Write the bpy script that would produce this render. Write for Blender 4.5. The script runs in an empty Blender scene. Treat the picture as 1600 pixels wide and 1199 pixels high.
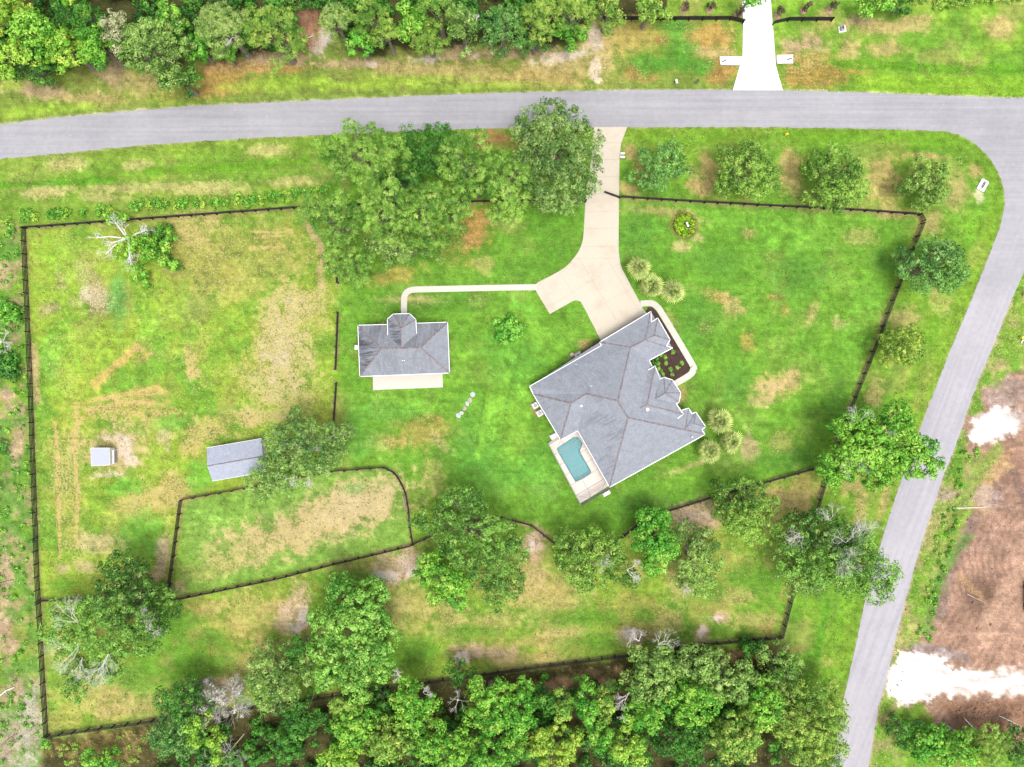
import bpy, bmesh, math, random
import numpy as np
from mathutils import Vector, Matrix
from mathutils.geometry import tessellate_polygon

# ------------------------------------------------------------------ camera, sky, sun, exposure
H = 122.0                      # camera height over the ground, metres
S = 8.4                        # survey units per metre on the ground
scene = bpy.context.scene
COL = scene.collection
cam_d = bpy.data.cameras.new('camera')
cam_d.sensor_width = 36.0
cam_d.lens = 36.0 * H / (1600.0 / S)
cam_d.clip_end = 6000
cam = bpy.data.objects.new('camera', cam_d)
cam.location = (0, 0, H)
COL.objects.link(cam)
scene.camera = cam

SUN_EL = math.radians(74)
SHADOW = Vector((-0.50, 0.87)).normalized()          # horizontal direction in which shadows fall
world = bpy.data.worlds.new('World')
scene.world = world
world.use_nodes = True
wn = world.node_tree.nodes
wl = world.node_tree.links
wn.clear()
sky = wn.new('ShaderNodeTexSky')
sky.sky_type = 'NISHITA'
sky.sun_disc = False
sky.sun_elevation = SUN_EL
sky.sun_rotation = math.atan2(-SHADOW.x, -SHADOW.y)
sky.dust_density = 4.0
sky.air_density = 1.0
hs = wn.new('ShaderNodeHueSaturation')
hs.inputs['Saturation'].default_value = 0.30
bg = wn.new('ShaderNodeBackground')
bg.inputs['Strength'].default_value = 0.11
wo = wn.new('ShaderNodeOutputWorld')
wl.new(sky.outputs[0], hs.inputs['Color'])
wl.new(hs.outputs[0], bg.inputs['Color'])
wl.new(bg.outputs[0], wo.inputs['Surface'])

sun_d = bpy.data.lights.new('sun', 'SUN')
sun_d.energy = 1.0
sun_d.angle = math.radians(26)
sun_d.color = (1.0, 0.95, 0.87)
sun = bpy.data.objects.new('sun', sun_d)
d = Vector((SHADOW.x * math.cos(SUN_EL), SHADOW.y * math.cos(SUN_EL), -math.sin(SUN_EL)))
sun.rotation_euler = d.to_track_quat('-Z', 'Y').to_euler()
COL.objects.link(sun)

vs = scene.view_settings
vs.view_transform = 'Standard'
vs.look = 'None'
vs.exposure = 2.20
vs.gamma = 1.0
vs.use_curve_mapping = False

# ------------------------------------------------------------------ helpers
M = 4.0                        # how much brighter a flat sunlit surface shows than its base colour


def lin(c):
    c = c / 255.0
    return c / 12.92 if c <= 0.04045 else ((c + 0.055) / 1.055) ** 2.4


def C(r, g, b):
    return (lin(r) / M, lin(g) / M, lin(b) / M)


def C4(r, g, b):
    return C(r, g, b) + (1.0,)


def at(px, py, z=0.0):
    """survey coordinates (as read on the plan seen from above) -> metres"""
    k = (H - z) / H / S
    return Vector(((px - 800.0) * k, (599.5 - py) * k, z))


def link(o, parent=None):
    COL.objects.link(o)
    if parent is not None:
        o.parent = parent
    return o


def tag(o, label=None, cat=None, group=None, kind=None):
    if label:
        o['label'] = label
    if cat:
        o['category'] = cat
    if group:
        o['group'] = group
    if kind:
        o['kind'] = kind
    return o


def thing(name, label, cat, loc=(0, 0, 0), rz=0.0, group=None):
    o = bpy.data.objects.new(name, None)
    o.empty_display_size = 0.3
    o.location = loc
    o.rotation_euler = (0, 0, rz)
    link(o)
    return tag(o, label, cat, group)


def mesh_obj(name, me, mat=None, parent=None, loc=None, rz=None):
    o = bpy.data.objects.new(name, me)
    if mat is not None and len(me.materials) == 0:
        me.materials.append(mat)
    link(o, parent)
    if loc is not None:
        o.location = loc
    if rz is not None:
        o.rotation_euler = (0, 0, rz)
    return o


def bm_obj(name, bm, mat=None, parent=None, loc=None, rz=None):
    me = bpy.data.meshes.new(name)
    bmesh.ops.recalc_face_normals(bm, faces=bm.faces)
    bm.to_mesh(me)
    bm.free()
    return mesh_obj(name, me, mat, parent, loc, rz)


def add_box(bm, c, size, rz=0.0, bevel=0.0):
    m = Matrix.Translation(Vector(c)) @ Matrix.Rotation(rz, 4, 'Z') @ Matrix.Diagonal(Vector((size[0], size[1], size[2], 1)))
    r = bmesh.ops.create_cube(bm, size=1.0, matrix=m)
    if bevel:
        es = list({e for v in r['verts'] for e in v.link_edges})
        bmesh.ops.bevel(bm, geom=es, offset=bevel, segments=2, affect='EDGES', profile=0.5)


def add_tube(bm, a, b, r0, r1, n=6, cap=True):
    a, b = Vector(a), Vector(b)
    d = b - a
    if d.length < 1e-5:
        return
    q = d.to_track_quat('Z', 'Y')
    ra, rb = [], []
    for i in range(n):
        t = 2 * math.pi * i / n
        v = Vector((math.cos(t), math.sin(t), 0))
        ra.append(bm.verts.new(a + q @ (v * r0)))
        rb.append(bm.verts.new(b + q @ (v * r1)))
    for i in range(n):
        j = (i + 1) % n
        bm.faces.new((ra[i], ra[j], rb[j], rb[i]))
    if cap:
        bm.faces.new(rb)
        bm.faces.new(ra[::-1])


def add_bar(bm, a, b, w, h):
    """a square bar between two points, h measured vertically"""
    a, b = Vector(a), Vector(b)
    d = (b - a)
    s = Vector((-d.y, d.x, 0))
    s = s.normalized() * (w / 2) if s.length > 1e-6 else Vector((w / 2, 0, 0))
    if abs(d.x) + abs(d.y) < 1e-6:
        u = Vector((0, h / 2, 0))
    else:
        u = Vector((0, 0, h / 2))
    vs_ = []
    for p in (a, b):
        for k in ((-1, -1), (1, -1), (1, 1), (-1, 1)):
            vs_.append(bm.verts.new(p + s * k[0] + u * k[1]))
    for f in ((0, 1, 2, 3), (7, 6, 5, 4), (0, 4, 5, 1), (1, 5, 6, 2), (2, 6, 7, 3), (3, 7, 4, 0)):
        bm.faces.new([vs_[i] for i in f])


def poly_sheet(bm, pts, z0, z1=None):
    """polygon (xy points) at z1 with skirt down to z0; concave allowed"""
    top = z0 if z1 is None else z1
    v = [bm.verts.new((p[0], p[1], top)) for p in pts]
    tri = tessellate_polygon([[Vector((p[0], p[1], 0)) for p in pts]])
    for t in tri:
        try:
            f = bm.faces.new([v[i] for i in t])
            if f.normal.z < 0:
                f.normal_flip()
        except ValueError:
            pass
    bm.normal_update()
    if z1 is not None:
        w = [bm.verts.new((p[0], p[1], z0)) for p in pts]
        n = len(pts)
        for i in range(n):
            j = (i + 1) % n
            bm.faces.new((v[i], w[i], w[j], v[j]))


def smooth_path(pts, n=6, closed=False):
    """Catmull-Rom through points"""
    out = []
    m = len(pts)
    rng_ = range(m if closed else m - 1)
    for i in rng_:
        p1, p2 = pts[i], pts[(i + 1) % m]
        p0 = pts[(i - 1) % m] if closed or i > 0 else p1
        p3 = pts[(i + 2) % m] if closed or i + 2 < m else p2
        for k in range(n):
            t = k / n
            out.append(tuple(0.5 * ((2 * p1[a]) + (-p0[a] + p2[a]) * t + (2 * p0[a] - 5 * p1[a] + 4 * p2[a] - p3[a]) * t * t
                                    + (-p0[a] + 3 * p1[a] - 3 * p2[a] + p3[a]) * t ** 3) for a in range(2)))
    if not closed:
        out.append(tuple(pts[-1]))
    return out


def resample(pts, step):
    """even points along an open polyline"""
    P = [Vector((p[0], p[1])) for p in pts]
    out = [P[0].copy()]
    for a, b in zip(P, P[1:]):
        L = (b - a).length
        n = max(1, round(L / step))
        for k in range(1, n + 1):
            out.append(a.lerp(b, k / n))
    return out


def xy(pts, z=0.0):
    return [tuple(at(p[0], p[1], z)[:2]) for p in pts]


# ---- materials
def new_mat(name):
    m = bpy.data.materials.new(name)
    m.use_nodes = True
    nt = m.node_tree
    nt.nodes.clear()
    out = nt.nodes.new('ShaderNodeOutputMaterial')
    b = nt.nodes.new('ShaderNodeBsdfPrincipled')
    b.inputs['Roughness'].default_value = 0.85
    b.inputs['Specular IOR Level'].default_value = 0.25
    nt.links.new(b.outputs[0], out.inputs['Surface'])
    return m, nt, b, out


def nnode(nt, typ, **kw):
    n = nt.nodes.new(typ)
    for k, v in kw.items():
        if k in n.inputs:
            n.inputs[k].default_value = v
        else:
            setattr(n, k, v)
    return n


def math_n(nt, op, a, b=None, c=None, clamp=False):
    n = nt.nodes.new('ShaderNodeMath')
    n.operation = op
    n.use_clamp = clamp
    for i, v in enumerate((a, b, c)):
        if v is None:
            continue
        if isinstance(v, (int, float)):
            n.inputs[i].default_value = v
        else:
            nt.links.new(v, n.inputs[i])
    return n.outputs[0]


def mix_c(nt, fac, a, b, blend='MIX'):
    n = nt.nodes.new('ShaderNodeMix')
    n.data_type = 'RGBA'
    n.blend_type = blend
    n.clamp_factor = True
    for s, v in ((0, fac), (6, a), (7, b)):
        if isinstance(v, (int, float)):
            n.inputs[s].default_value = v
        elif isinstance(v, tuple):
            n.inputs[s].default_value = v if len(v) == 4 else v + (1,)
        else:
            nt.links.new(v, n.inputs[s])
    return n.outputs[2]


def noise(nt, vec, scale, detail=3, rough=0.6):
    n = nnode(nt, 'ShaderNodeTexNoise', Scale=scale, Detail=detail, Roughness=rough)
    nt.links.new(vec, n.inputs['Vector'])
    return n.outputs[0]


def coords(nt, out='Object'):
    return nt.nodes.new('ShaderNodeTexCoord').outputs[out]


def scaled(nt, vec, s):
    n = nnode(nt, 'ShaderNodeMapping')
    n.inputs['Scale'].default_value = s
    nt.links.new(vec, n.inputs['Vector'])
    return n.outputs[0]


def remap(nt, v, a, b, lo=0.0, hi=1.0):
    n = nnode(nt, 'ShaderNodeMapRange')
    n.inputs[1].default_value = a
    n.inputs[2].default_value = b
    n.inputs[3].default_value = lo
    n.inputs[4].default_value = hi
    nt.links.new(v, n.inputs[0])
    return n.outputs[0]


def bump(nt, bsdf, h, strength=0.4, dist=0.05):
    n = nnode(nt, 'ShaderNodeBump', Strength=strength, Distance=dist)
    nt.links.new(h, n.inputs['Height'])
    nt.links.new(n.outputs[0], bsdf.inputs['Normal'])


def grainy(name, col, var=0.18, scale=3.0, rough=0.85, spec=0.25, metal=0.0, fine=25.0, bmp=0.2):
    """a base colour with uneven grain at two sizes"""
    m, nt, b, _ = new_mat(name)
    v = coords(nt)
    n1 = noise(nt, v, scale, 4)
    n2 = noise(nt, v, fine, 2)
    s = math_n(nt, 'ADD', math_n(nt, 'MULTIPLY', n1, 0.65), math_n(nt, 'MULTIPLY', n2, 0.35))
    f = remap(nt, s, 0.3, 0.7, 1 - var, 1 + var)
    c = mix_c(nt, 1.0, tuple(col), (1, 1, 1, 1), 'MULTIPLY')
    vm = nt.nodes.new('ShaderNodeVectorMath')
    vm.operation = 'SCALE'
    nt.links.new(c, vm.inputs[0])
    nt.links.new(f, vm.inputs['Scale'])
    nt.links.new(vm.outputs[0], b.inputs['Base Color'])
    b.inputs['Roughness'].default_value = rough
    b.inputs['Specular IOR Level'].default_value = spec
    b.inputs['Metallic'].default_value = metal
    if bmp:
        bump(nt, b, n2, bmp, 0.02)
    return m


MAT = {}
MAT['fence'] = grainy('fence_paint', C(62, 52, 52), 0.3, 2.0, 0.7)
MAT['white'] = grainy('white_trim', (0.42, 0.42, 0.42), 0.06, 1.5, 0.5)
MAT['stucco'] = grainy('stucco', (0.40, 0.38, 0.33), 0.06, 2.0, 0.9)
MAT['glass'] = grainy('window_glass', (0.03, 0.04, 0.05), 0.1, 1.0, 0.08, 0.6, bmp=0)
MAT['bark'] = grainy('bark', (0.12, 0.095, 0.075), 0.4, 3.0, 0.95, bmp=0.6)
MAT['palebark'] = grainy('pale_bark', (0.32, 0.29, 0.26), 0.3, 3.0, 0.95, bmp=0.4)
MAT['deadwood'] = grainy('dead_wood', (0.34, 0.325, 0.30), 0.25, 3.0, 0.9, bmp=0.3)
MAT['mulch'] = grainy('mulch', C(88, 64, 56), 0.55, 1.6, 0.95, fine=9.0, bmp=0.8)
MAT['dark'] = grainy('dark_metal', (0.012, 0.012, 0.014), 0.2, 3.0, 0.4, 0.5)
MAT['grey'] = grainy('grey_metal', (0.22, 0.225, 0.23), 0.12, 2.0, 0.45, 0.5)
MAT['yellow'] = grainy('yellow_paint', (0.6, 0.40, 0.01), 0.1, 2.0, 0.5)
MAT['stone'] = grainy('pale_stone', (0.20, 0.215, 0.21), 0.25, 2.5, 0.9, bmp=0.5)
MAT['tanstone'] = grainy('tan_stone', (0.19, 0.16, 0.12), 0.25, 2.5, 0.9, bmp=0.5)
MAT['plaster'] = grainy('pool_plaster', C(170, 226, 228), 0.06, 0.8, 0.7)
MAT['soffit'] = grainy('soffit', (0.55, 0.55, 0.54), 0.04, 2.0, 0.8, bmp=0)


def concrete(name, col, stain, var=0.1, stain_amt=0.35):
    m, nt, b, _ = new_mat(name)
    v = coords(nt)
    big = noise(nt, v, 0.22, 5, 0.6)
    fine = noise(nt, v, 7.0, 3)
    st = remap(nt, big, 0.52, 0.72, 0.0, stain_amt)
    c = mix_c(nt, st, tuple(col), tuple(stain))
    f = remap(nt, fine, 0.3, 0.7, 1 - var, 1 + var)
    vm = nt.nodes.new('ShaderNodeVectorMath')
    vm.operation = 'SCALE'
    nt.links.new(c, vm.inputs[0])
    nt.links.new(f, vm.inputs['Scale'])
    nt.links.new(vm.outputs[0], b.inputs['Base Color'])
    bump(nt, b, fine, 0.15, 0.01)
    return m


MAT['drive'] = concrete('driveway_concrete', C(250, 238, 216), C(230, 210, 188), 0.07, 0.7)
MAT['walk'] = concrete('walk_concrete', C(255, 250, 236), C(240, 228, 208), 0.05, 0.4)
MAT['newwhite'] = concrete('bright_concrete', (0.36, 0.355, 0.35), (0.31, 0.305, 0.30), 0.05, 0.4)
MAT['deck'] = concrete('pool_deck_pavers', (0.34, 0.30, 0.27), (0.28, 0.24, 0.215), 0.06, 0.5)


def asphalt():
    m, nt, b, _ = new_mat('asphalt')
    v = coords(nt)
    a = nnode(nt, 'ShaderNodeVertexColor', layer_name='lane')
    fine = noise(nt, v, 9.0, 3, 0.7)
    big = noise(nt, v, 0.12, 4, 0.6)
    mid = noise(nt, v, 1.1, 4, 0.65)
    # the older side road is paler; lanes are worn in long streaks along each road
    sx = nt.nodes.new('ShaderNodeSeparateXYZ')
    nt.links.new(v, sx.inputs[0])
    side = remap(nt, sx.outputs[1], 38.0, 12.0)
    rot = nnode(nt, 'ShaderNodeMapping')
    rot.inputs['Rotation'].default_value = (0, 0, math.radians(-69))
    nt.links.new(v, rot.inputs['Vector'])
    s1 = noise(nt, scaled(nt, v, (0.03, 1.3, 1)), 1.0, 3, 0.6)
    s2 = noise(nt, scaled(nt, rot.outputs[0], (0.03, 1.3, 1)), 1.0, 3, 0.6)
    stk = nnode(nt, 'ShaderNodeMix')
    nt.links.new(side, stk.inputs[0])
    nt.links.new(s1, stk.inputs[2])
    nt.links.new(s2, stk.inputs[3])
    tone = math_n(nt, 'ADD', math_n(nt, 'MULTIPLY', big, 0.45), math_n(nt, 'MULTIPLY', stk.outputs[0], 0.55))
    base0 = mix_c(nt, remap(nt, tone, 0.35, 0.65), C4(184, 183, 190), C4(209, 207, 213))
    base1 = mix_c(nt, remap(nt, tone, 0.35, 0.65), C4(198, 195, 204), C4(224, 220, 227))
    base = mix_c(nt, side, base0, base1)
    lane = mix_c(nt, 1.0, base, a.outputs[0], 'MULTIPLY')
    k = math_n(nt, 'ADD', math_n(nt, 'MULTIPLY', fine, 0.45), math_n(nt, 'MULTIPLY', mid, 0.55))
    f = remap(nt, k, 0.3, 0.7, 0.88, 1.12)
    vm = nt.nodes.new('ShaderNodeVectorMath')
    vm.operation = 'SCALE'
    nt.links.new(lane, vm.inputs[0])
    nt.links.new(f, vm.inputs['Scale'])
    # light scuffs and spots
    sp = noise(nt, v, 1.7, 2, 0.4)
    c = mix_c(nt, remap(nt, sp, 0.70, 0.74, 0, 0.5), vm.outputs[0], C4(235, 232, 236))
    nt.links.new(c, b.inputs['Base Color'])
    bump(nt, b, fine, 0.3, 0.01)
    return m


MAT['asphalt'] = asphalt()


def shingle(name, col, stain_lo, stain_max, dark):
    m, nt, b, _ = new_mat(name)
    uv = coords(nt, 'UV')
    br = nnode(nt, 'ShaderNodeTexBrick')
    br.offset = 0.5
    br.inputs['Scale'].default_value = 1.0
    br.inputs['Brick Width'].default_value = 0.33
    br.inputs['Row Height'].default_value = 0.145
    br.inputs['Mortar Size'].default_value = 0.008
    br.inputs['Color1'].default_value = tuple(x * 0.92 for x in col) + (1,)
    br.inputs['Color2'].default_value = tuple(x * 1.08 for x in col) + (1,)
    br.inputs['Mortar'].default_value = tuple(x * 0.78 for x in col) + (1,)
    nt.links.new(uv, br.inputs['Vector'])
    n1 = noise(nt, scaled(nt, uv, (0.9, 0.9, 1)), 1.0, 4, 0.65)
    n2 = noise(nt, scaled(nt, uv, (5.0, 2.2, 1)), 1.0, 3, 0.6)
    f = math_n(nt, 'MULTIPLY', remap(nt, n1, 0.3, 0.7, 0.88, 1.12), remap(nt, n2, 0.3, 0.7, 0.90, 1.10))
    vm = nt.nodes.new('ShaderNodeVectorMath')
    vm.operation = 'SCALE'
    nt.links.new(br.outputs[0], vm.inputs[0])
    nt.links.new(f, vm.inputs['Scale'])
    # algae streaks running down the slope
    st = noise(nt, scaled(nt, uv, (3.0, 0.28, 1)), 1.0, 4, 0.7)
    sb = noise(nt, scaled(nt, uv, (0.35, 0.2, 1)), 1.0, 2, 0.5)
    ss = math_n(nt, 'ADD', math_n(nt, 'MULTIPLY', st, 0.62), math_n(nt, 'MULTIPLY', sb, 0.38))
    at_ = nnode(nt, 'ShaderNodeVertexColor', layer_name='wear')
    k = math_n(nt, 'MULTIPLY', remap(nt, ss, stain_lo, stain_lo + 0.13, 0, stain_max), at_.outputs[0], clamp=True)
    c = mix_c(nt, k, vm.outputs[0], tuple(dark) + (1,))
    nt.links.new(c, b.inputs['Base Color'])
    bump(nt, b, br.outputs[1], 0.3, 0.012)
    return m


MAT['shingle'] = shingle('grey_shingles', C(180, 186, 198), 0.52, 0.55, C(108, 110, 122))
MAT['shingle_old'] = shingle('stained_shingles', C(178, 183, 194), 0.465, 0.8, C(88, 86, 94))
MAT['shedroof'] = shingle('shed_shingles', C(206, 214, 232), 0.6, 0.3, C(150, 155, 170))


def cap_mat():
    m, nt, b, _ = new_mat('ridge_cap')
    v = coords(nt)
    w = noise(nt, v, 2.2, 2, 0.5)
    c = mix_c(nt, remap(nt, w, 0.42, 0.58), C4(152, 140, 146), C4(182, 168, 170))
    nt.links.new(c, b.inputs['Base Color'])
    return m


MAT['cap'] = cap_mat()


def leaf_mat(name, transl=0.22):
    m, nt, b, out = new_mat(name)
    a = nnode(nt, 'ShaderNodeVertexColor', layer_name='col')
    nt.links.new(a.outputs[0], b.inputs['Base Color'])
    b.inputs['Roughness'].default_value = 0.6
    b.inputs['Specular IOR Level'].default_value = 0.2
    t = nt.nodes.new('ShaderNodeBsdfTranslucent')
    tc = mix_c(nt, 1.0, a.outputs[0], (1.15, 1.2, 0.6, 1), 'MULTIPLY')
    nt.links.new(tc, t.inputs['Color'])
    mx = nt.nodes.new('ShaderNodeMixShader')
    mx.inputs[0].default_value = transl
    nt.links.new(b.outputs[0], mx.inputs[1])
    nt.links.new(t.outputs[0], mx.inputs[2])
    nt.links.new(mx.outputs[0], out.inputs['Surface'])
    return m


MAT['leaf'] = leaf_mat('foliage')

# ------------------------------------------------------------------ numpy noise
_tab = np.random.RandomState(11).rand(512, 512)


def vnoise(x, y, seed=0):
    xi = np.floor(x).astype(np.int64)
    yi = np.floor(y).astype(np.int64)
    fx, fy = x - xi, y - yi
    fx = fx * fx * (3 - 2 * fx)
    fy = fy * fy * (3 - 2 * fy)
    ox, oy = (seed * 73) % 512, (seed * 151) % 512
    a = _tab[(xi + ox) % 512, (yi + oy) % 512]
    b_ = _tab[(xi + 1 + ox) % 512, (yi + oy) % 512]
    c_ = _tab[(xi + ox) % 512, (yi + 1 + oy) % 512]
    d_ = _tab[(xi + 1 + ox) % 512, (yi + 1 + oy) % 512]
    return (a * (1 - fx) + b_ * fx) * (1 - fy) + (c_ * (1 - fx) + d_ * fx) * fy


def fbm(x, y, size, octv=4, seed=0, gain=0.55):
    s = 0.0
    amp = 1.0
    tot = 0.0
    for o in range(octv):
        s = s + amp * vnoise(x / size, y / size, seed + o * 7)
        tot += amp
        amp *= gain
        size *= 0.5
    return s / tot


def sstep(v, a, b):
    t = np.clip((v - a) / (b - a), 0, 1)
    return t * t * (3 - 2 * t)


def in_poly(x, y, poly):
    r = np.zeros(x.shape, bool)
    n = len(poly)
    for i in range(n):
        x1, y1 = poly[i]
        x2, y2 = poly[(i + 1) % n]
        if y1 == y2:
            continue
        c = ((y1 > y) != (y2 > y)) & (x < (x2 - x1) * (y - y1) / (y2 - y1) + x1)
        r ^= c
    return r


def seg_dist(x, y, pts):
    dmin = np.full(x.shape, 1e9)
    for (x1, y1), (x2, y2) in zip(pts, pts[1:]):
        dx, dy = x2 - x1, y2 - y1
        t = np.clip(((x - x1) * dx + (y - y1) * dy) / (dx * dx + dy * dy + 1e-9), 0, 1)
        dmin = np.minimum(dmin, np.hypot(x - x1 - t * dx, y - y1 - t * dy))
    return dmin


def soft_poly(x, y, poly, feather):
    ins = in_poly(x, y, poly)
    dd = seg_dist(x, y, list(poly) + [poly[0]])
    sd = np.where(ins, dd, -dd)
    return sd, sstep(sd, -feather, feather)


# ------------------------------------------------------------------ ground: one sheet to the horizon
def road_lines():
    top = [(-700, 330), (-300, 245), (-120, 211), (0, 195), (100, 183), (200, 174), (300, 166), (400, 161.5), (500, 157), (600, 152.5), (700, 148.5), (800, 145.5),
           (900, 143), (1000, 141), (1100, 140.5), (1200, 141), (1300, 143.5), (1400, 147), (1500, 150.5), (1600, 154), (1800, 163), (2400, 200)]
    bot = [(-700, 386), (-300, 300), (-120, 265), (0, 248), (100, 239.5), (200, 229), (300, 221.5), (400, 216), (482, 212), (600, 206.5), (700, 203), (762, 201),
           (935, 199.5), (1100, 199), (1200, 199), (1300, 200), (1400, 202.5), (1475, 205.5), (1497, 210), (1520, 222), (1540, 240), (1555, 260), (1565, 282),
           (1569, 300), (1570, 322), (1562, 357), (1545, 400), (1517, 472), (1487, 542), (1464.5, 600), (1450, 637), (1435, 677), (1405, 760), (1376, 850),
           (1350, 946), (1335, 1019), (1317, 1099), (1303, 1180), (1285, 1290), (1225, 1650), (1140, 2100)]
    right = [(2400, 268), (1800, 228), (1690, 245), (1640, 310), (1600, 425), (1580, 470), (1550, 545), (1526, 600), (1495, 692), (1475, 742), (1445, 832), (1425, 900),
             (1397, 1006), (1385, 1064), (1372, 1106), (1357, 1198), (1341, 1300), (1281, 1655), (1196, 2105)]
    return top, bot, right


R_TOP, R_BOT, R_RIGHT = road_lines()
POOL_DECK = [(856, 693), (877, 680), (904, 668), (955, 757), (906, 787)]
BED = [(1008, 488), (1013, 480), (1020, 480.5), (1027, 489), (1077, 569), (1078.5, 576), (1074, 583), (1052, 596), (1020, 575), (1012, 562), (1045, 541)]
DRIVE = ([(980, 199), (970.5, 224), (968, 245), (967, 310), (966.5, 390)] + smooth_path([(966.5, 390), (970, 415), (978, 432), (1000, 473)], 4)[1:]
         + [(1004, 482), (1019, 500), (1013, 513), (945, 549), (938, 531)] + smooth_path([(938, 531), (911, 478), (905, 471), (897, 470), (889, 474)], 3)[1:]
         + [(859, 491), (838, 456), (835, 446), (841, 441)] + smooth_path([(841, 441), (880, 420), (900, 399), (909, 381), (912, 362), (914, 322)], 4)[1:]
         + [(925, 240), (928, 199)])
PATH_C = smooth_path([(838, 449), (760, 450.3), (690, 451.8), (652, 452.6), (640, 454.5), (633.5, 460), (631.5, 469), (631.5, 497)], 5)

FENCE_LINES = [
    [(40, 358), (50.7, 600), (61, 900), (75, 1147)],
    [(42.5, 357.5), (240, 343), (460, 327), (600, 321), (757, 317), (855, 315)],
    [(968, 310), (1100, 318), (1265, 326.5), (1350, 331), (1434, 337), (1439.5, 347)],
    [(1438.3, 350), (1399, 450), (1361, 550), (1341, 600), (1317, 660), (1290, 740), (1272, 800), (1264, 822), (1237, 923), (1219, 993)],
    [(1216, 994), (1100, 1004), (1000, 1019), (800, 1045), (735, 1054), (585, 1075), (455, 1095), (241, 1123.5), (78, 1147)],
    [(63, 938), (110, 936), (230, 925.5), (266, 912)],
    [(274, 934), (268, 912), (286, 781), (385, 763)] + [(520, 737), (600, 731)] + smooth_path([(600, 731), (616, 739), (627, 755), (634, 772), (638.5, 800), (640, 822), (645, 850)], 2)[1:],
    [(643, 851), (540, 875.5), (430, 903.5), (277, 934.5)],
    [(647, 850), (700, 826), (755, 811), (782, 808), (830, 821), (868, 851), (910, 862), (956, 851), (995, 821), (1037, 800), (1110, 777.5), (1200, 752), (1287, 728)],
    [(528.5, 489), (525, 577.5)],
    [(526, 599), (524, 630), (520, 690), (500, 735)],
    [(529, 443), (528, 400), (526, 330)]]
xs = np.concatenate([-np.geomspace(9000, 80, 16) + 740.0 - 800, np.arange(-60, 1661, 3.0), np.geomspace(80, 9000, 16) + 1600 + 60 - 80 + 3])
xs = np.unique(np.round(xs, 2))
ys = np.concatenate([-np.geomspace(9000, 80, 16) - 60 + 77, np.arange(-60, 1261, 3.0), 1260 - 77 + np.geomspace(80, 9000, 16)])
ys = np.unique(np.round(ys, 2))
GX, GY = np.meshgrid(xs, ys)
nx_, ny_ = len(xs), len(ys)
X = GX.ravel()
Y = GY.ravel()
N5 = fbm(X, Y, 9, 2, 31)
N4 = vnoise(X / 3.4, Y / 3.4, 63)
N1 = fbm(X, Y, 22, 4, 1)
N2 = fbm(X, Y, 60, 4, 2)
N3 = fbm(X, Y, 170, 3, 3)
col = np.zeros((len(X), 3))
dry = np.zeros(len(X))
sand = np.zeros(len(X))
dirt = np.zeros(len(X))

LIME = (172, 214, 76)
GREEN = (132, 186, 66)
DEEP = (94, 158, 48)
EMER = (110, 188, 84)
OLIVE = (150, 168, 84)
TAN = (204, 188, 124)
STRAW = (228, 206, 152)
ORANGE = (212, 172, 100)
RUST = (190, 148, 88)
PINK = (214, 184, 150)
SANDC = (250, 232, 214)
WHITE = (296, 292, 290)
BROWN = (146, 118, 80)
DIRT = (212, 174, 152)
DIRTD = (192, 158, 138)
GREYD = (168, 158, 148)


def blend(mask, c, idx=slice(None)):
    c = np.array(c, float)
    col[idx] += (c - col[idx]) * mask[:, None]


def ell(cx, cy, rx, ry, rot=0, c=TAN, k=0.8, dr=0.0, sa=0.0, di=0.0, nz=0.9, fe=0.45):
    R = max(rx, ry) * 2.0 + 4
    idx = np.nonzero((np.abs(X - cx) < R) & (np.abs(Y - cy) < R))[0]
    if len(idx) == 0:
        return
    t = math.radians(rot)
    u = (X[idx] - cx) * math.cos(t) + (Y[idx] - cy) * math.sin(t)
    v = -(X[idx] - cx) * math.sin(t) + (Y[idx] - cy) * math.cos(t)
    q = np.sqrt((u / rx) ** 2 + (v / ry) ** 2)
    nn = (0.42 * N1[idx] + 0.34 * N5[idx] + 0.24 * N4[idx] - 0.5) * 2.9 * nz
    m = sstep(1 - q + nn, -fe, fe)
    blend(m * k, c, idx)
    dry[idx] = np.clip(dry[idx] + m * dr, 0, 1) if dr >= 0 else dry[idx] * (1 + m * dr)
    sand[idx] = np.clip(sand[idx] + m * sa, 0, 1) if sa >= 0 else sand[idx] * (1 + m * sa)
    dirt[idx] = dirt[idx] * (1 - m) if c is WHITE else np.clip(dirt[idx] + m * di, 0, 1)


def streak(pts, w, c, k=0.8, dr=0.0, sa=0.0, nz=0.8):
    idx = np.nonzero((X > min(p[0] for p in pts) - 3 * w) & (X < max(p[0] for p in pts) + 3 * w)
                     & (Y > min(p[1] for p in pts) - 3 * w) & (Y < max(p[1] for p in pts) + 3 * w))[0]
    dd = seg_dist(X[idx], Y[idx], pts)
    m = sstep(1 - dd / w + (0.4 * N1[idx] + 0.6 * N5[idx] - 0.5) * 2.6 * nz, -0.3, 0.6)
    blend(m * k, c, idx)
    dry[idx] = np.clip(dry[idx] + m * dr, 0, 1)
    sand[idx] = np.clip(sand[idx] + m * sa, 0, 1)
    if c is WHITE:
        dirt[idx] *= 1 - m


# base lawn
col[:] = GREEN
blend(sstep(N2, 0.36, 0.62) * 0.5, LIME)
blend(sstep(N3, 0.55, 0.75) * 0.3, DEEP)
blend(sstep(fbm(X, Y, 45, 3, 9), 0.54, 0.70) * 0.45, TAN)
dry[:] = sstep(fbm(X, Y, 50, 3, 17), 0.5, 0.75) * 0.22
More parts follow.
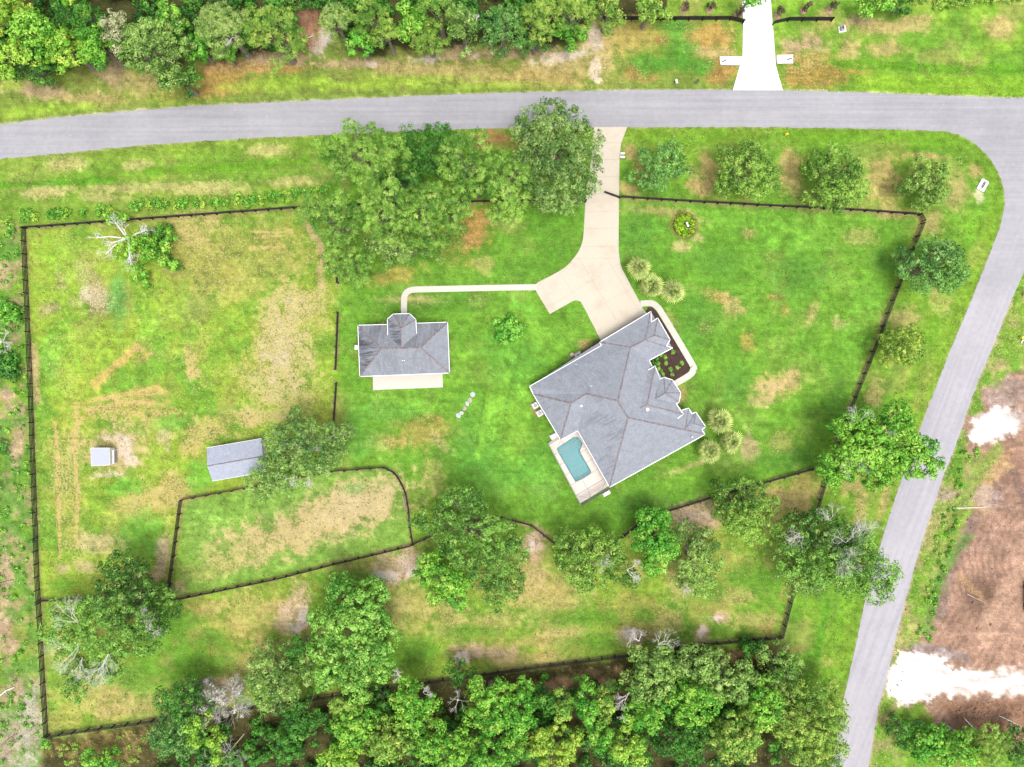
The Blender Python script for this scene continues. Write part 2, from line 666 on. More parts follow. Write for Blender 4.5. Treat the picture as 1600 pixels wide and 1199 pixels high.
# right hand front lawn a little deeper, mown in stripes
_, m = soft_poly(X, Y, [(970, 312), (1432, 338), (1340, 600), (1285, 735), (1200, 760), (960, 840), (880, 830), (760, 800), (640, 760), (540, 700), (530, 470), (720, 330)], 12)
blend(m * 0.55 * (0.6 + 0.8 * N2), (126, 190, 68))
stripe = 0.5 + 0.5 * np.sin((X * 0.35 + Y * 0.94) / 11.0 + 3 * N3)
blend(m * stripe * 0.20, DEEP)
dry -= m * 0.1
dry = np.clip(dry, 0, 1)
# west pasture
_, m = soft_poly(X, Y, [(42, 360), (455, 330), (525, 330), (522, 700), (385, 765), (286, 780), (266, 905), (64, 935)], 8)
blend(m * 0.6 * sstep(N2, 0.3, 0.6), (180, 208, 76))
blend(m * sstep(fbm(X, Y, 30, 4, 41), 0.50, 0.66) * 0.32, (200, 198, 92))
dry = np.clip(dry + m * 0.22, 0, 1)
# south strip
_, m = soft_poly(X, Y, [(64, 945), (270, 940), (650, 850), (760, 815), (870, 850), (960, 850), (1040, 800), (1280, 733), (1230, 925), (1216, 990), (800, 1043), (75, 1143)], 8)
blend(m * 0.5 * sstep(N2, 0.3, 0.6), (166, 192, 78))
blend(m * sstep(fbm(X, Y, 34, 4, 43), 0.48, 0.66) * 0.55, (208, 192, 112))
dry = np.clip(dry + m * 0.12, 0, 1)
# verges mown along the roads: stripes parallel to the road
dt = seg_dist(X, Y, R_BOT)
m = sstep(-dt, -150, -100)
blend(m * (0.5 + 0.5 * np.sin(dt / 5.2 + 2.5 * N2)) * 0.28, DEEP)
blend(sstep(-dt, -34, -8) * 0.5, (138, 182, 58))
vn = soft_poly(X, Y, [(-80, 80), (900, 20), (1150, 30), (1150, 150), (-80, 260)], 20)[1]
blend(vn * 0.55, (168, 172, 92))
vs_ = soft_poly(X, Y, [(-80, 220), (500, 205), (500, 330), (-80, 360)], 15)[1]
blend(vs_ * 0.45, (152, 184, 76))
# woods floor: north and south
nb = np.interp(X, [-60, 0, 60, 130, 170, 235, 310, 350, 450, 480, 505, 545, 600, 680, 760, 860, 900, 925, 1040, 1050], [128, 122, 112, 100, 95, 105, 96, 92, 84, 60, 30, 70, 84, 76, 76, 75, 62, 30, 26, -80])
m = sstep(nb - Y + (N1 - 0.5) * 40, -6, 6)
blend(m, (86, 90, 52)); dirt[:] = np.clip(dirt + m * 0.4, 0, 1); dry *= (1 - m)
sb = np.interp(X, [-60, 60, 75, 240, 455, 585, 800, 1000, 1160, 1250, 1330, 1345, 1400], [1300, 1200, 1155, 1128, 1100, 1078, 1050, 1024, 1012, 1080, 1120, 1400, 1400])
m = sstep(Y - sb + (N1 - 0.5) * 24, -5, 6)
blend(m, (92, 90, 54)); dirt[:] = np.clip(dirt + m * 0.4, 0, 1); dry *= (1 - m)
ell(900, 1072, 90, 20, -5, (196, 158, 124), 0.9)
ell(1180, 1020, 60, 8, -5, (180, 146, 112), 0.8)
ell(160, 1165, 70, 24, 0, (176, 160, 96), 0.8, 0.3)
# left strip outside the west fence
_, m = soft_poly(X, Y, [(-80, 320), (34, 350), (40, 600), (54, 900), (68, 1210), (68, 1300), (-80, 1300)], 5)
blend(m * 0.7 * sstep(N1, 0.42, 0.6), (198, 172, 142))
dirt[:] = np.clip(dirt + m * 0.35, 0, 1); sand[:] = np.clip(sand + m * 0.12, 0, 1)
blend(m * sstep(fbm(X, Y, 26, 3, 51), 0.42, 0.6) * 0.8, (112, 172, 70))
for p in [(28, 690, 12, 34), (8, 900, 10, 40), (10, 1000, 16, 30), (25, 1075, 12, 22), (30, 640, 14, 10), (5, 420, 8, 14), (12, 615, 12, 8)]:
    ell(*p, 0, (214, 180, 152), 0.8, 0, 0.2)
ell(45, 1140, 16, 60, 5, (206, 196, 184), 0.8, 0, 0.3)
ell(10, 1160, 20, 40, 0, (196, 180, 170), 0.6, 0, 0.2)
# bare building plot on the right
LOT = [(1760, 560), (1620, 575), (1560, 590), (1535, 615), (1512, 660), (1516, 700), (1560, 705), (1552, 735), (1530, 760), (1516, 800), (1492, 850), (1478, 890), (1466, 930),
       (1455, 985), (1424, 1010), (1420, 1030), (1408, 1060), (1420, 1100), (1450, 1112), (1500, 1150), (1760, 1160)]
rv = seg_dist(X, Y, R_RIGHT)
m = sstep(-rv, -70, -20) * (X > np.interp(Y, [p[1] for p in R_RIGHT[4:]], [p[0] for p in R_RIGHT[4:]]))
blend(m * 0.8 * sstep(N1, 0.35, 0.6), (190, 182, 124)); dry[:] = np.clip(dry + m * 0.3, 0, 1)
sd, m = soft_poly(X, Y, LOT, 9)
m = sstep(sd + (N1 - 0.5) * 60, -6, 8)
# wheel and blade marks: arcs turned about the top of the plot, then straight passes towards the sand
rr = np.hypot(X - 1618, (Y - 868) * 0.82)
rut = np.where(rr > 34, 0.5 + 0.5 * np.sin(rr * 0.62 + 6 * N1 + 8 * N2), 0.5 + 0.5 * np.sin(Y * 0.66 + 2 * N1)) ** 1.6 * (0.35 + 1.1 * vnoise(X / 26, Y / 26, 71))
rut2 = (0.5 + 0.5 * np.sin((X * 0.84 + Y * 0.54) * 0.60 + 6 * N1 + 6 * N2)) ** 1.6 * (0.3 + 1.1 * vnoise(X / 24, Y / 24, 72))
rut, rut2 = np.clip(rut, 0, 1), np.clip(rut2, 0, 1)
blend(m, DIRT); dirt[:] = np.clip(dirt + m * 0.45, 0, 1); dry *= (1 - m)
blend(m * sstep(N2, 0.4, 0.65) * 0.7, DIRTD)
blend(m * np.where(Y > 930, rut2, rut) * 0.5, (158, 124, 106))
RUT = m * (np.where(Y > 930, rut2, rut) - 0.5)
ell(1535, 930, 38, 26, -40, (140, 112, 98), 0.8, 0, 0, 0.3)
ell(1575, 745, 20, 46, 15, (168, 134, 116), 0.6)
streak([(1585, 740), (1600, 780), (1615, 840)], 7, (142, 120, 112), 0.7)
streak([(1532, 790), (1505, 850), (1480, 905), (1470, 960)], 10, (154, 136, 130), 0.6)
streak([(1600, 895), (1560, 935), (1545, 990)], 16, (224, 186, 160), 0.7)
streak([(1530, 790), (1545, 745), (1570, 715)], 16, (222, 188, 136), 0.7, 0.3)
streak([(1500, 905), (1535, 935)], 7, (226, 184, 136), 0.6)
ell(1575, 610, 30, 18, 10, (180, 162, 154), 0.7)
ell(1560, 628, 30, 12, 0, (200, 182, 178), 0.6)
ell(1470, 775, 22, 10, -10, (196, 176, 168), 0.7, 0, 0.2)
ell(1543, 775, 24, 16, 0, (208, 190, 186), 0.6, 0, 0.2)
ell(1556, 664, 34, 25, -15, WHITE, 1.0, 0, 0, 0, 0.4, 0.25)
ell(1530, 680, 18, 14, 0, WHITE, 1.0, 0, 0, 0, 0.5, 0.25)
ell(1585, 650, 20, 14, -10, (232, 214, 208), 0.7)
ell(1440, 1056, 52, 40, 0, WHITE, 1.0, -1, 0, 0, 0.6, 0.18)
ell(1415, 1068, 30, 34, 0, WHITE, 1.0, -1, 0, 0, 0.35, 0.18)
streak([(1430, 1060), (1500, 1068), (1600, 1066), (1800, 1068)], 22, WHITE, 1.0, 0, 0, 0.6)
for q_ in [(1500, 1076, 16, 4, 5), (1560, 1058, 22, 3, -4), (1590, 1074, 20, 4, 0), (1470, 1050, 14, 3, 10), (1530, 1064, 30, 2.5, 2), (1450, 1085, 8, 4, 0)]:
    ell(*q_, (226, 208, 202), 0.75)
streak([(1425, 1012), (1470, 1016), (1510, 1030)], 8, (168, 152, 150), 0.8)
_, m = soft_poly(X, Y, [(1470, 1098), (1760, 1090), (1760, 1300), (1560, 1160), (1500, 1140)], 8)
blend(m * 0.75, (172, 132, 106)); dirt[:] = np.clip(dirt + m * 0.5, 0, 1)
streak([(1560, 700), (1530, 740), (1500, 800), (1478, 880)], 9, (150, 178, 84), 0.8)
streak([(1512, 840), (1490, 870), (1462, 915), (1448, 985)], 8, (118, 168, 78), 0.7)

# --- north verge
for p in [(60, 142, 50, 12, 8, PINK), (150, 155, 40, 12, 0, TAN), (172, 112, 34, 20, 40, PINK), (225, 130, 40, 14, 0, TAN), (330, 128, 55, 24, -8, ORANGE), (380, 104, 60, 10, 0, (214, 170, 116)),
          (430, 92, 50, 14, 0, PINK), (425, 107, 60, 7, 0, ORANGE), (560, 100, 80, 8, 0, PINK), (640, 108, 80, 10, 0, TAN), (730, 86, 70, 10, 0, PINK),
          (735, 115, 60, 18, 0, (196, 182, 116)), (850, 120, 70, 20, 0, (204, 178, 116)), (830, 82, 50, 10, 0, PINK), (935, 70, 22, 36, 0, STRAW), (900, 100, 60, 14, 0, TAN),
          (985, 58, 44, 26, 0, (212, 192, 110)), (1035, 63, 14, 7, 0, RUST), (1015, 121, 14, 7, 0, RUST), (992, 112, 16, 14, 0, RUST), (1110, 62, 34, 22, 0, ORANGE), (1125, 112, 22, 26, 0, RUST),
          (1112, 82, 30, 8, 0, TAN), (1240, 74, 22, 16, 0, PINK), (1270, 66, 24, 18, 0, PINK), (1280, 117, 55, 20, 0, (182, 150, 84)), (1255, 92, 40, 12, 0, (190, 168, 96)),
          (1430, 30, 22, 9, 0, TAN), (1345, 34, 24, 10, 0, PINK), (1390, 78, 30, 12, 0, TAN), (1560, 42, 24, 14, 0, TAN), (1385, 42, 60, 10, 0, TAN), (1325, 78, 16, 16, 0, TAN), (1290, 30, 20, 8, 60, TAN)]:
    ell(p[0], p[1], p[2], p[3], p[4], p[5], 0.85, 0.25)
for p in [(498, 72, 12, 20, 20), (510, 60, 10, 14, 0), (580, 101, 10, 5, 0), (668, 92, 22, 7, 0), (742, 88, 8, 3, 0), (930, 62, 10, 22, 0), (880, 88, 40, 8, -8), (930, 110, 8, 22, 0)]:
    ell(*p, SANDC, 0.85, 0.1, 0.5)
ell(478, 30, 18, 34, 0, (178, 134, 108), 0.9)
ell(470, 62, 30, 14, 0, (188, 146, 112), 0.8)
for p in [(30, 175, 60, 8, -8), (120, 168, 40, 6, -5), (450, 130, 90, 10, -3), (600, 130, 120, 9, -3), (750, 136, 100, 6, -2), (20, 133, 16, 8, 0)]:
    ell(*p, LIME, 0.7)
for p in [(1058, 84, 26, 26), (1085, 105, 30, 12), (1010, 100, 26, 18), (1055, 40, 30, 10)]:
    ell(*p, 0, (96, 168, 60), 0.8)
_, m = soft_poly(X, Y, [(1335, 118), (1600, 120), (1800, 130), (1800, 166), (1600, 152), (1400, 146), (1336, 143)], 4)
blend(m * 0.7, (152, 204, 58))
streak([(1310, 100), (1400, 104), (1600, 110)], 6, (104, 170, 40), 0.6)
streak([(-50, 198), (300, 163), (700, 145), (1140, 138)], 5, (138, 176, 76), 0.6)
# pale gravelly fringe of the roads
streak(R_TOP[1:-1], 2.2, (226, 214, 184), 0.7, 0, 0.3)
streak(R_BOT[1:-2], 1.6, (206, 200, 160), 0.5, 0, 0.15)
streak(R_RIGHT[5:-1], 3.2, (222, 200, 178), 0.7, 0, 0.3)
# --- south verge, west part
for p in [(100, 255, 30, 10, 0), (215, 258, 22, 7, 0), (230, 293, 170, 7, -2), (60, 300, 40, 10, 0), (420, 235, 30, 8, 0), (440, 285, 40, 8, -5), (160, 310, 30, 8, 0), (330, 300, 60, 6, 0)]:
    ell(*p, (206, 200, 132), 0.75, 0.3)
streak([(-40, 290), (60, 288), (180, 280)], 6, (98, 168, 44), 0.7)
streak([(230, 268), (330, 264), (480, 250)], 7, (112, 176, 44), 0.6)
streak([(-10, 345), (120, 330), (300, 318), (470, 305)], 14, (140, 178, 70), 0.5)
# --- lawn by the road, east part
for p in [(1102, 270, 16, 34, 0), (1235, 270, 16, 34, 0), (1383, 280, 22, 34, 0), (1095, 292, 20, 14, 0), (1440, 243, 40, 5, 3), (985, 235, 7, 16, 0), (1000, 265, 10, 20, 0), (985, 295, 16, 8, 0), (1525, 268, 10, 12, 0)]:
    ell(*p, (204, 182, 120), 0.85, 0.25)
ell(770, 218, 30, 16, 0, (196, 148, 100), 0.9)
streak([(985, 218), (1200, 214), (1400, 216), (1480, 222)], 11, (124, 184, 52), 0.6)
ell(1530, 305, 6, 12, 0, SANDC, 0.7, 0, 0.4)
# --- front lawn
for p in [(1030, 330, 50, 8, 3, TAN, .7), (1090, 345, 20, 8, 0, TAN, .5), (1066, 386, 12, 7, 0, STRAW, .7), (1093, 372, 10, 6, 0, STRAW, .6), (1168, 365, 12, 10, 0, TAN, .6), (1125, 465, 26, 9, 15, ORANGE, .75), (1145, 478, 20, 14, 40, TAN, .7),
          (1168, 535, 12, 16, 0, ORANGE, .6), (1212, 605, 38, 18, -15, (222, 200, 130), .9), (1190, 625, 20, 9, 0, STRAW, .7), (1240, 590, 14, 14, 0, TAN, .7), (1268, 490, 10, 20, 20, TAN, .6), (1225, 485, 6, 10, 0, ORANGE, .5), (1172, 700, 12, 22, 0, PINK, .75),
          (1340, 370, 28, 14, 0, TAN, .5), (1400, 335, 24, 8, 0, TAN, .6), (1210, 465, 12, 5, 0, RUST, .5), (1080, 728, 34, 5, -20, STRAW, .6), (1100, 512, 12, 10, 0, TAN, .5), (1050, 500, 20, 8, 50, TAN, .4),
          (1310, 505, 14, 9, 0, STRAW, .5), (1220, 690, 20, 16, 0, TAN, .5), (1205, 605, 22, 8, -10, STRAW, .8)]:
    ell(p[0], p[1], p[2], p[3], p[4], p[5], p[6], 0.35)
for p in [(1090, 500, 30, 40), (1120, 410, 40, 20), (1380, 410, 22, 16), (1150, 600, 24, 30), (1000, 370, 24, 40), (1310, 620, 14, 50), (1250, 430, 40, 30), (1240, 720, 60, 14), (1000, 790, 60, 16)]:
    ell(*p, 0, (102, 162, 66), 0.55)
for p in [(1140, 340, 60, 14), (1330, 560, 20, 50), (1350, 470, 24, 40), (1260, 370, 50, 20)]:
    ell(*p, 0, (138, 206, 74), 0.6)
m = np.abs(np.hypot(X - 1069, Y - 352) - 20)
blend(sstep(-m, -4, -1) * 0.8 * (0.5 + N5), (150, 128, 84))
# --- verge outside the east fence
for p in [(1455, 345, 18, 20, 0), (1410, 495, 26, 16, 0), (1495, 300, 18, 22, 0), (1365, 620, 14, 26, 20), (1345, 790, 9, 44, 12), (1383, 780, 7, 30, 15), (1330, 760, 16, 14, 0), (1470, 470, 14, 20, 0), (1295, 1035, 10, 8, 0), (1350, 690, 10, 10, 0)]:
    ell(*p, (200, 182, 124), 0.7, 0.3)
streak([(1520, 350), (1470, 470), (1440, 560), (1400, 660), (1375, 740)], 10, (128, 192, 54), 0.5)
streak([(1295, 940), (1284, 990), (1274, 1030)], 5, (96, 166, 46), 0.6)
streak([(1320, 940), (1305, 1000), (1290, 1060)], 10, (150, 204, 64), 0.5)
# --- lawn between the buildings
for p in [(650, 470, 46, 9, 0, STRAW, .75), (612, 432, 40, 12, -10, ORANGE, .6), (745, 362, 24, 34, 10, (214, 164, 100), .85), (757, 412, 14, 16, 0, TAN, .6), (790, 350, 30, 12, 0, TAN, .4), (745, 470, 16, 12, 0, TAN, .6), (665, 672, 46, 22, 0, (186, 172, 92), .8), (600, 690, 30, 16, 0, TAN, .4),
          (690, 695, 22, 10, 40, STRAW, .4), (678, 745, 20, 30, 0, TAN, .5), (590, 570, 10, 60, 0, TAN, .2), (620, 690, 20, 12, 0, ORANGE, .5), (680, 655, 16, 10, 0, RUST, .4), (915, 540, 14, 8, 0, (206, 176, 128), .8), (700, 385, 40, 30, 0, RUST, .35)]:
    ell(p[0], p[1], p[2], p[3], p[4], p[5], p[6], 0.25)
for p in [(740, 690, 34, 60), (560, 690, 26, 30), (800, 560, 40, 60), (770, 740, 40, 30), (610, 640, 60, 20), (850, 730, 40, 40)]:
    ell(*p, 0, (110, 188, 76), 0.45)
for p in [(812, 660, 18, 60), (785, 620, 10, 50), (720, 580, 14, 20), (640, 630, 50, 10), (690, 530, 10, 40), (800, 500, 40, 12), (760, 650, 8, 60), (830, 520, 30, 14)]:
    ell(*p, 12, (154, 216, 78), 0.55)
for p in [(870, 400, 26, 36), (810, 420, 30, 16), (650, 480, 70, 10), (720, 470, 40, 20)]:
    ell(*p, 0, (104, 162, 58), 0.6)
streak([(757, 625), (748, 672), (745, 700)], 2.0, (84, 140, 50), 0.5)
streak([(705, 680), (730, 645)], 2.0, (84, 140, 50), 0.4)
# --- west pasture details
for p in [(140, 440, 17, 46), (80, 482, 18, 9), (95, 440, 9, 18), (155, 470, 22, 26), (120, 470, 16, 12)]:
    ell(*p, -20, (176, 168, 122), 0.75, 0.25, 0.28)
ell(185, 472, 17, 40, 0, (112, 188, 92), 0.75)
ell(80, 560, 16, 34, 0, (120, 196, 80), 0.5)
for p in [(100, 400, 40, 50), (120, 540, 50, 30), (70, 390, 20, 24), (250, 500, 40, 30), (110, 465, 20, 20), (420, 470, 30, 40), (90, 610, 26, 12)]:
    ell(*p, 0, (166, 218, 74), 0.55)
ell(370, 400, 110, 56, 0, (182, 178, 96), 0.65, 0.15)
ell(300, 360, 40, 24, 0, (200, 186, 120), 0.6, 0.2)
for p in [(455, 500, 46, 52, 0), (450, 560, 36, 46, 0), (420, 590, 44, 40, 0), (460, 620, 40, 30, 0), (480, 470, 40, 20, -20), (405, 650, 36, 14, 0), (430, 530, 30, 60, 0)]:
    ell(*p, (208, 196, 124), 0.40, 0.5, 0.17)
streak([(478, 352), (497, 375), (505, 395), (500, 420), (500, 445)], 7, (224, 200, 150), 0.85, 0.3)
for y_, x0, x1 in [(363, 395, 455), (387, 390, 445), (370, 400, 440)]:
    streak([(x0, y_ + 1), (x1, y_ - 1)], 2.2, (230, 200, 128), 0.8, 0.5)
streak([(150, 600), (180, 572), (213, 545)], 8, (222, 198, 106), 0.9, 0.4)
streak([(213, 545), (235, 552), (215, 565)], 5, (210, 190, 100), 0.6, 0.3)
for pts in [[(170, 621), (200, 614), (250, 606)], [(120, 633), (160, 622), (220, 617), (260, 612)], [(140, 640), (190, 628), (240, 628)]]:
    streak(pts, 4, (224, 196, 110), 0.8, 0.5)
ell(180, 640, 60, 14, -6, (206, 180, 104), 0.6, 0.3)
for pts in [[(86, 660), (90, 720), (92, 800), (94, 870)], [(120, 645), (116, 700), (121, 760), (119, 855)], [(128, 655), (112, 680)]]:
    streak(pts, 3.2, (232, 202, 118), 0.85, 0.6)
ell(105, 760, 24, 100, 0, (196, 182, 100), 0.45, 0.3)
ell(178, 702, 42, 36, 0, (214, 192, 140), 0.8, 0.4, 0.25)
for p in [(205, 718, 12, 9), (165, 742, 20, 6), (180, 684, 16, 6), (195, 700, 12, 12)]:
    ell(*p, 0, SANDC, 0.8, 0.2, 0.4)
for p in [(257, 682, 10, 14), (262, 700, 5, 10)]:
    ell(*p, 0, (222, 212, 166), 0.7, 0.3, 0.3)
for p in [(320, 672, 40, 20), (385, 655, 24, 12), (300, 570, 9, 18), (293, 548, 5, 8), (300, 582, 12, 6), (300, 700, 20, 14), (255, 655, 40, 16), (270, 770, 30, 30), (215, 790, 30, 30)]:
    ell(*p, 0, (220, 194, 118), 0.6, 0.5, 0.05)
for p in [(222, 838, 34, 34), (190, 762, 34, 12), (310, 745, 20, 24), (270, 660, 30, 12)]:
    ell(*p, 0, (124, 200, 72), 0.7, -0.7)
streak([(52, 540), (56, 590), (58, 625)], 7, (214, 188, 140), 0.8, 0.1, 0.2)
ell(256, 870, 11, 40, 8, (222, 196, 166), 0.85, 0.2, 0.35)
ell(235, 900, 22, 12, 0, (204, 180, 140), 0.7, 0.2)
for p in [(135, 886, 18, 9), (95, 890, 8, 8), (150, 850, 34, 14)]:
    ell(*p, 0, (218, 202, 150), 0.7, 0.4, 0.25)
# --- oval paddock with straw-like dead grass
sd, m = soft_poly(X, Y, [(288, 783), (380, 766), (520, 739), (600, 731), (627, 756), (638, 805), (644, 848), (540, 872), (430, 900), (276, 930)], 6)
blend(m * 0.8, (152, 200, 92)); dry[:] = np.clip(dry - m * 0.25, 0, 1)
ell(505, 812, 125, 36, -17, (224, 204, 146), 0.95, 0.75, 0.15)
ell(560, 785, 60, 34, -20, (220, 204, 150), 0.8, 0.5, 0.25)
ell(400, 850, 80, 28, -17, (206, 196, 128), 0.7, 0.45, 0.1)
ell(330, 890, 50, 16, -17, (192, 196, 110), 0.6, 0.3)
ell(555, 765, 16, 8, 0, (120, 178, 84), 0.6, -0.5)
streak([(634, 768), (637, 800)], 4, (206, 172, 148), 0.8)
# --- south strip details
for p in [(620, 890, 40, 22, 0), (600, 905, 34, 10, 0), (640, 880, 20, 24, 0), (465, 950, 18, 40, 0), (728, 1022, 24, 16, 0), (780, 1022, 30, 10, 0), (990, 994, 28, 16, -10), (1096, 990, 14, 12, 0), (1125, 966, 16, 9, 0), (832, 865, 16, 36, -10), (840, 840, 14, 20, 0),
          (340, 1075, 40, 18, -5), (320, 1090, 40, 14, 0), (1085, 800, 40, 16, -15), (1090, 815, 30, 16, 0), (270, 920, 16, 10, 0), (440, 970, 12, 24, 0)]:
    ell(*p, (222, 190, 158), 0.85, 0.2, 0.35)
for p in [(475, 962, 9, 14), (462, 982, 10, 9), (722, 1028, 12, 9), (988, 990, 13, 10), (1097, 988, 7, 8), (1122, 967, 6, 4), (645, 895, 9, 6), (600, 898, 20, 5), (831, 850, 5, 10)]:
    ell(*p, 0, (278, 256, 240), 0.95, 0, 0.4, 0, 0.6)
for p in [(640, 945, 34, 40, 0), (860, 935, 60, 30, 0), (1060, 905, 20, 30, 0), (1230, 800, 34, 40, 0), (1210, 780, 30, 16, 0), (760, 975, 60, 14, -4), (880, 980, 34, 14, 0), (1180, 970, 40, 12, 0), (410, 1030, 60, 24, -20), (210, 1105, 60, 12, -8), (100, 1000, 14, 60, 0),
          (160, 1080, 40, 30, 0), (390, 960, 40, 34, 0), (850, 1000, 70, 10, -6), (320, 950, 40, 10, -10), (1040, 970, 30, 18, 0), (820, 1030, 50, 8, -6), (1140, 930, 40, 14, 0), (700, 960, 26, 30, 0), (1250, 770, 20, 30, 0), (830, 900, 26, 30, 0)]:
    ell(*p, (214, 192, 126), 0.55, 0.3)
for p in [(285, 968, 26, 18), (640, 1025, 36, 22), (320, 1040, 40, 20), (740, 985, 40, 10), (910, 965, 60, 14), (930, 1005, 40, 14), (1110, 925, 30, 20), (550, 905, 50, 12), (1180, 900, 40, 20), (1010, 960, 20, 12), (330, 1000, 30, 14), (210, 1060, 30, 16), (100, 915, 20, 14)]:
    ell(*p, 0, (110, 168, 56), 0.75, -0.5)
# --- gardens by the house
_, m = soft_poly(X, Y, [(1056, 598), (1090, 590), (1100, 660), (1070, 650)], 4)
ell(1066, 618, 8, 14, 0, (206, 176, 120), 0.8)
ell(930, 541, 16, 9, -30, (110, 80, 66), 0.7)
ell(900, 556, 10, 5, -30, (200, 170, 140), 0.8)
ell(838, 642, 7, 12, -30, (214, 180, 120), 0.6)

# bare trodden soil along the fence lines
for pts in FENCE_LINES:
    streak(pts, 3.4, (168, 146, 112), 0.55, 0.1, 0.1, 0.7)
# fine mottling of every surface
for a_, n_ in ((0.08, N4), (0.10, N5), (0.08, N1), (0.10, fbm(X, Y, 11, 2, 77))):
    col *= (1 + a_ * 2 * (n_ - 0.5))[:, None]
col = np.clip(col, 4, 300)
cl = col / 255.0
cl = np.where(cl <= 0.04045, cl / 12.92, ((cl + 0.055) / 1.055) ** 2.4) / M

Z = np.zeros(len(X))
# gentle relief: a swale along the verge, heaped soil on the building plot
Z += dirt * (fbm(X, Y, 14, 3, 91) - 0.5) * 0.22
WX = (X - 800) / S
WY = (599.5 - Y) / S
iy, ix = np.meshgrid(np.arange(ny_ - 1), np.arange(nx_ - 1), indexing='ij')
a_ = (iy * nx_ + ix).ravel()
quads = np.stack([a_, a_ + nx_, a_ + nx_ + 1, a_ + 1], 1)
cx = X[quads].mean(1)
cy = Y[quads].mean(1)
hole = in_poly(cx, cy, [(864, 695), (880, 684), (903, 676), (946, 754), (908, 778)])
quads = quads[~hole]
flatten = soft_poly(X, Y, POOL_DECK, 3)[1]
Z += RUT * 0.05
near_road = sstep(-np.minimum(np.minimum(seg_dist(X, Y, R_TOP), seg_dist(X, Y, R_BOT)), rv), -14, -5)
Z *= (1 - near_road)
Z[in_poly(X, Y, R_TOP + R_RIGHT + R_BOT[::-1])] = 0


def np_mesh(name, co, faces, attrs=None, mat=None, normals=None, smooth=False):
    """mesh from numpy arrays; faces (n,k) all of k corners"""
    me = bpy.data.meshes.new(name)
    nf, k = faces.shape
    me.vertices.add(len(co))
    me.vertices.foreach_set('co', np.ascontiguousarray(co, np.float32).ravel())
    me.loops.add(nf * k)
    me.loops.foreach_set('vertex_index', np.ascontiguousarray(faces, np.int32).ravel())
    me.polygons.add(nf)
    me.polygons.foreach_set('loop_start', np.arange(0, nf * k, k, dtype=np.int32))
    me.polygons.foreach_set('loop_total', np.full(nf, k, np.int32))
    if smooth:
        me.polygons.foreach_set('use_smooth', np.ones(nf, bool))
    me.update(calc_edges=True)
    for nm, arr in (attrs or {}).items():
        at_ = me.color_attributes.new(nm, 'FLOAT_COLOR', 'POINT')
        c = np.ones((len(co), 4), np.float32)
        c[:, :3] = arr
        at_.data.foreach_set('color', c.ravel())
    if mat is not None:
        me.materials.append(mat)
    if normals is not None:
        me.normals_split_custom_set_from_vertices(normals)
    return me


def ground_mat():
    m, nt, b, _ = new_mat('lawn_and_soil')
    v = coords(nt)
    c0 = nnode(nt, 'ShaderNodeVertexColor', layer_name='col').outputs[0]
    w = nnode(nt, 'ShaderNodeVertexColor', layer_name='mix')
    sep = nt.nodes.new('ShaderNodeSeparateColor')
    nt.links.new(w.outputs[0], sep.inputs[0])
    n_f = noise(nt, v, 4.2, 3, 0.75)      # tufts
    n_m = noise(nt, v, 1.1, 3, 0.65)
    n_s = noise(nt, v, 2.6, 2, 0.6)
    n_t = noise(nt, v, 3.4, 2, 0.55)
    # mower passes, combed along the long road
    mow = noise(nt, scaled(nt, v, (0.10, 1.25, 1)), 1.0, 3, 0.6)
    mw = remap(nt, mow, 0.3, 0.7, 0.88, 1.12)
    f = math_n(nt, 'MULTIPLY', math_n(nt, 'MULTIPLY', remap(nt, n_f, 0.3, 0.7, 0.68, 1.32), remap(nt, n_m, 0.3, 0.7, 0.82, 1.18)), mw)
    vm = nt.nodes.new('ShaderNodeVectorMath')
    vm.operation = 'SCALE'
    nt.links.new(c0, vm.inputs[0])
    nt.links.new(f, vm.inputs['Scale'])
    hue = mix_c(nt, remap(nt, n_t, 0.42, 0.62, 0, 0.30), vm.outputs[0], mix_c(nt, 1.0, vm.outputs[0], (1.25, 1.05, 0.75, 1), 'MULTIPLY'))
    # dead straw specks
    k = math_n(nt, 'ADD', remap(nt, n_s, 0.32, 0.68), math_n(nt, 'MULTIPLY', sep.outputs[0], 0.62))
    c1 = mix_c(nt, remap(nt, k, 0.92, 1.12, 0, 0.8), hue, C4(236, 214, 150))
    # sand specks
    k2 = math_n(nt, 'ADD', remap(nt, n_f, 0.32, 0.68), math_n(nt, 'MULTIPLY', sep.outputs[1], 0.75))
    c2 = mix_c(nt, remap(nt, k2, 0.95, 1.15, 0, 0.75), c1, C4(252, 236, 226))
    # dark crumbs of soil and debris
    n_d = noise(nt, v, 1.9, 4, 0.75)
    k3 = math_n(nt, 'MULTIPLY', remap(nt, n_d, 0.50, 0.66), sep.outputs[2])
    c3 = mix_c(nt, math_n(nt, 'MULTIPLY', k3, 0.6), c2, C4(112, 84, 68))
    nt.links.new(c3, b.inputs['Base Color'])
    b.inputs['Roughness'].default_value = 1.0
    b.inputs['Specular IOR Level'].default_value = 0.05
    h = math_n(nt, 'ADD', n_f, math_n(nt, 'MULTIPLY', n_m, 0.8))
    bump(nt, b, h, 0.55, 0.10)
    return m


MAT['ground'] = ground_mat()
mixc = np.stack([dry, sand, dirt], 1)
g = mesh_obj('ground', np_mesh('ground', np.stack([WX, WY, Z], 1), quads[:, ::1], {'col': cl, 'mix': mixc}, MAT['ground'], smooth=True))
g['kind'] = 'structure'
# ------------------------------------------------------------------ roads, drives, walks
def rough_edge(pts, step=7.0, amp=0.7, seed=1):
    r = random.Random(seed)
    out = []
    for p in resample(pts, step):
        out.append((p.x + r.uniform(-amp, amp) * 0.4, p.y + r.uniform(-amp, amp)))
    return out


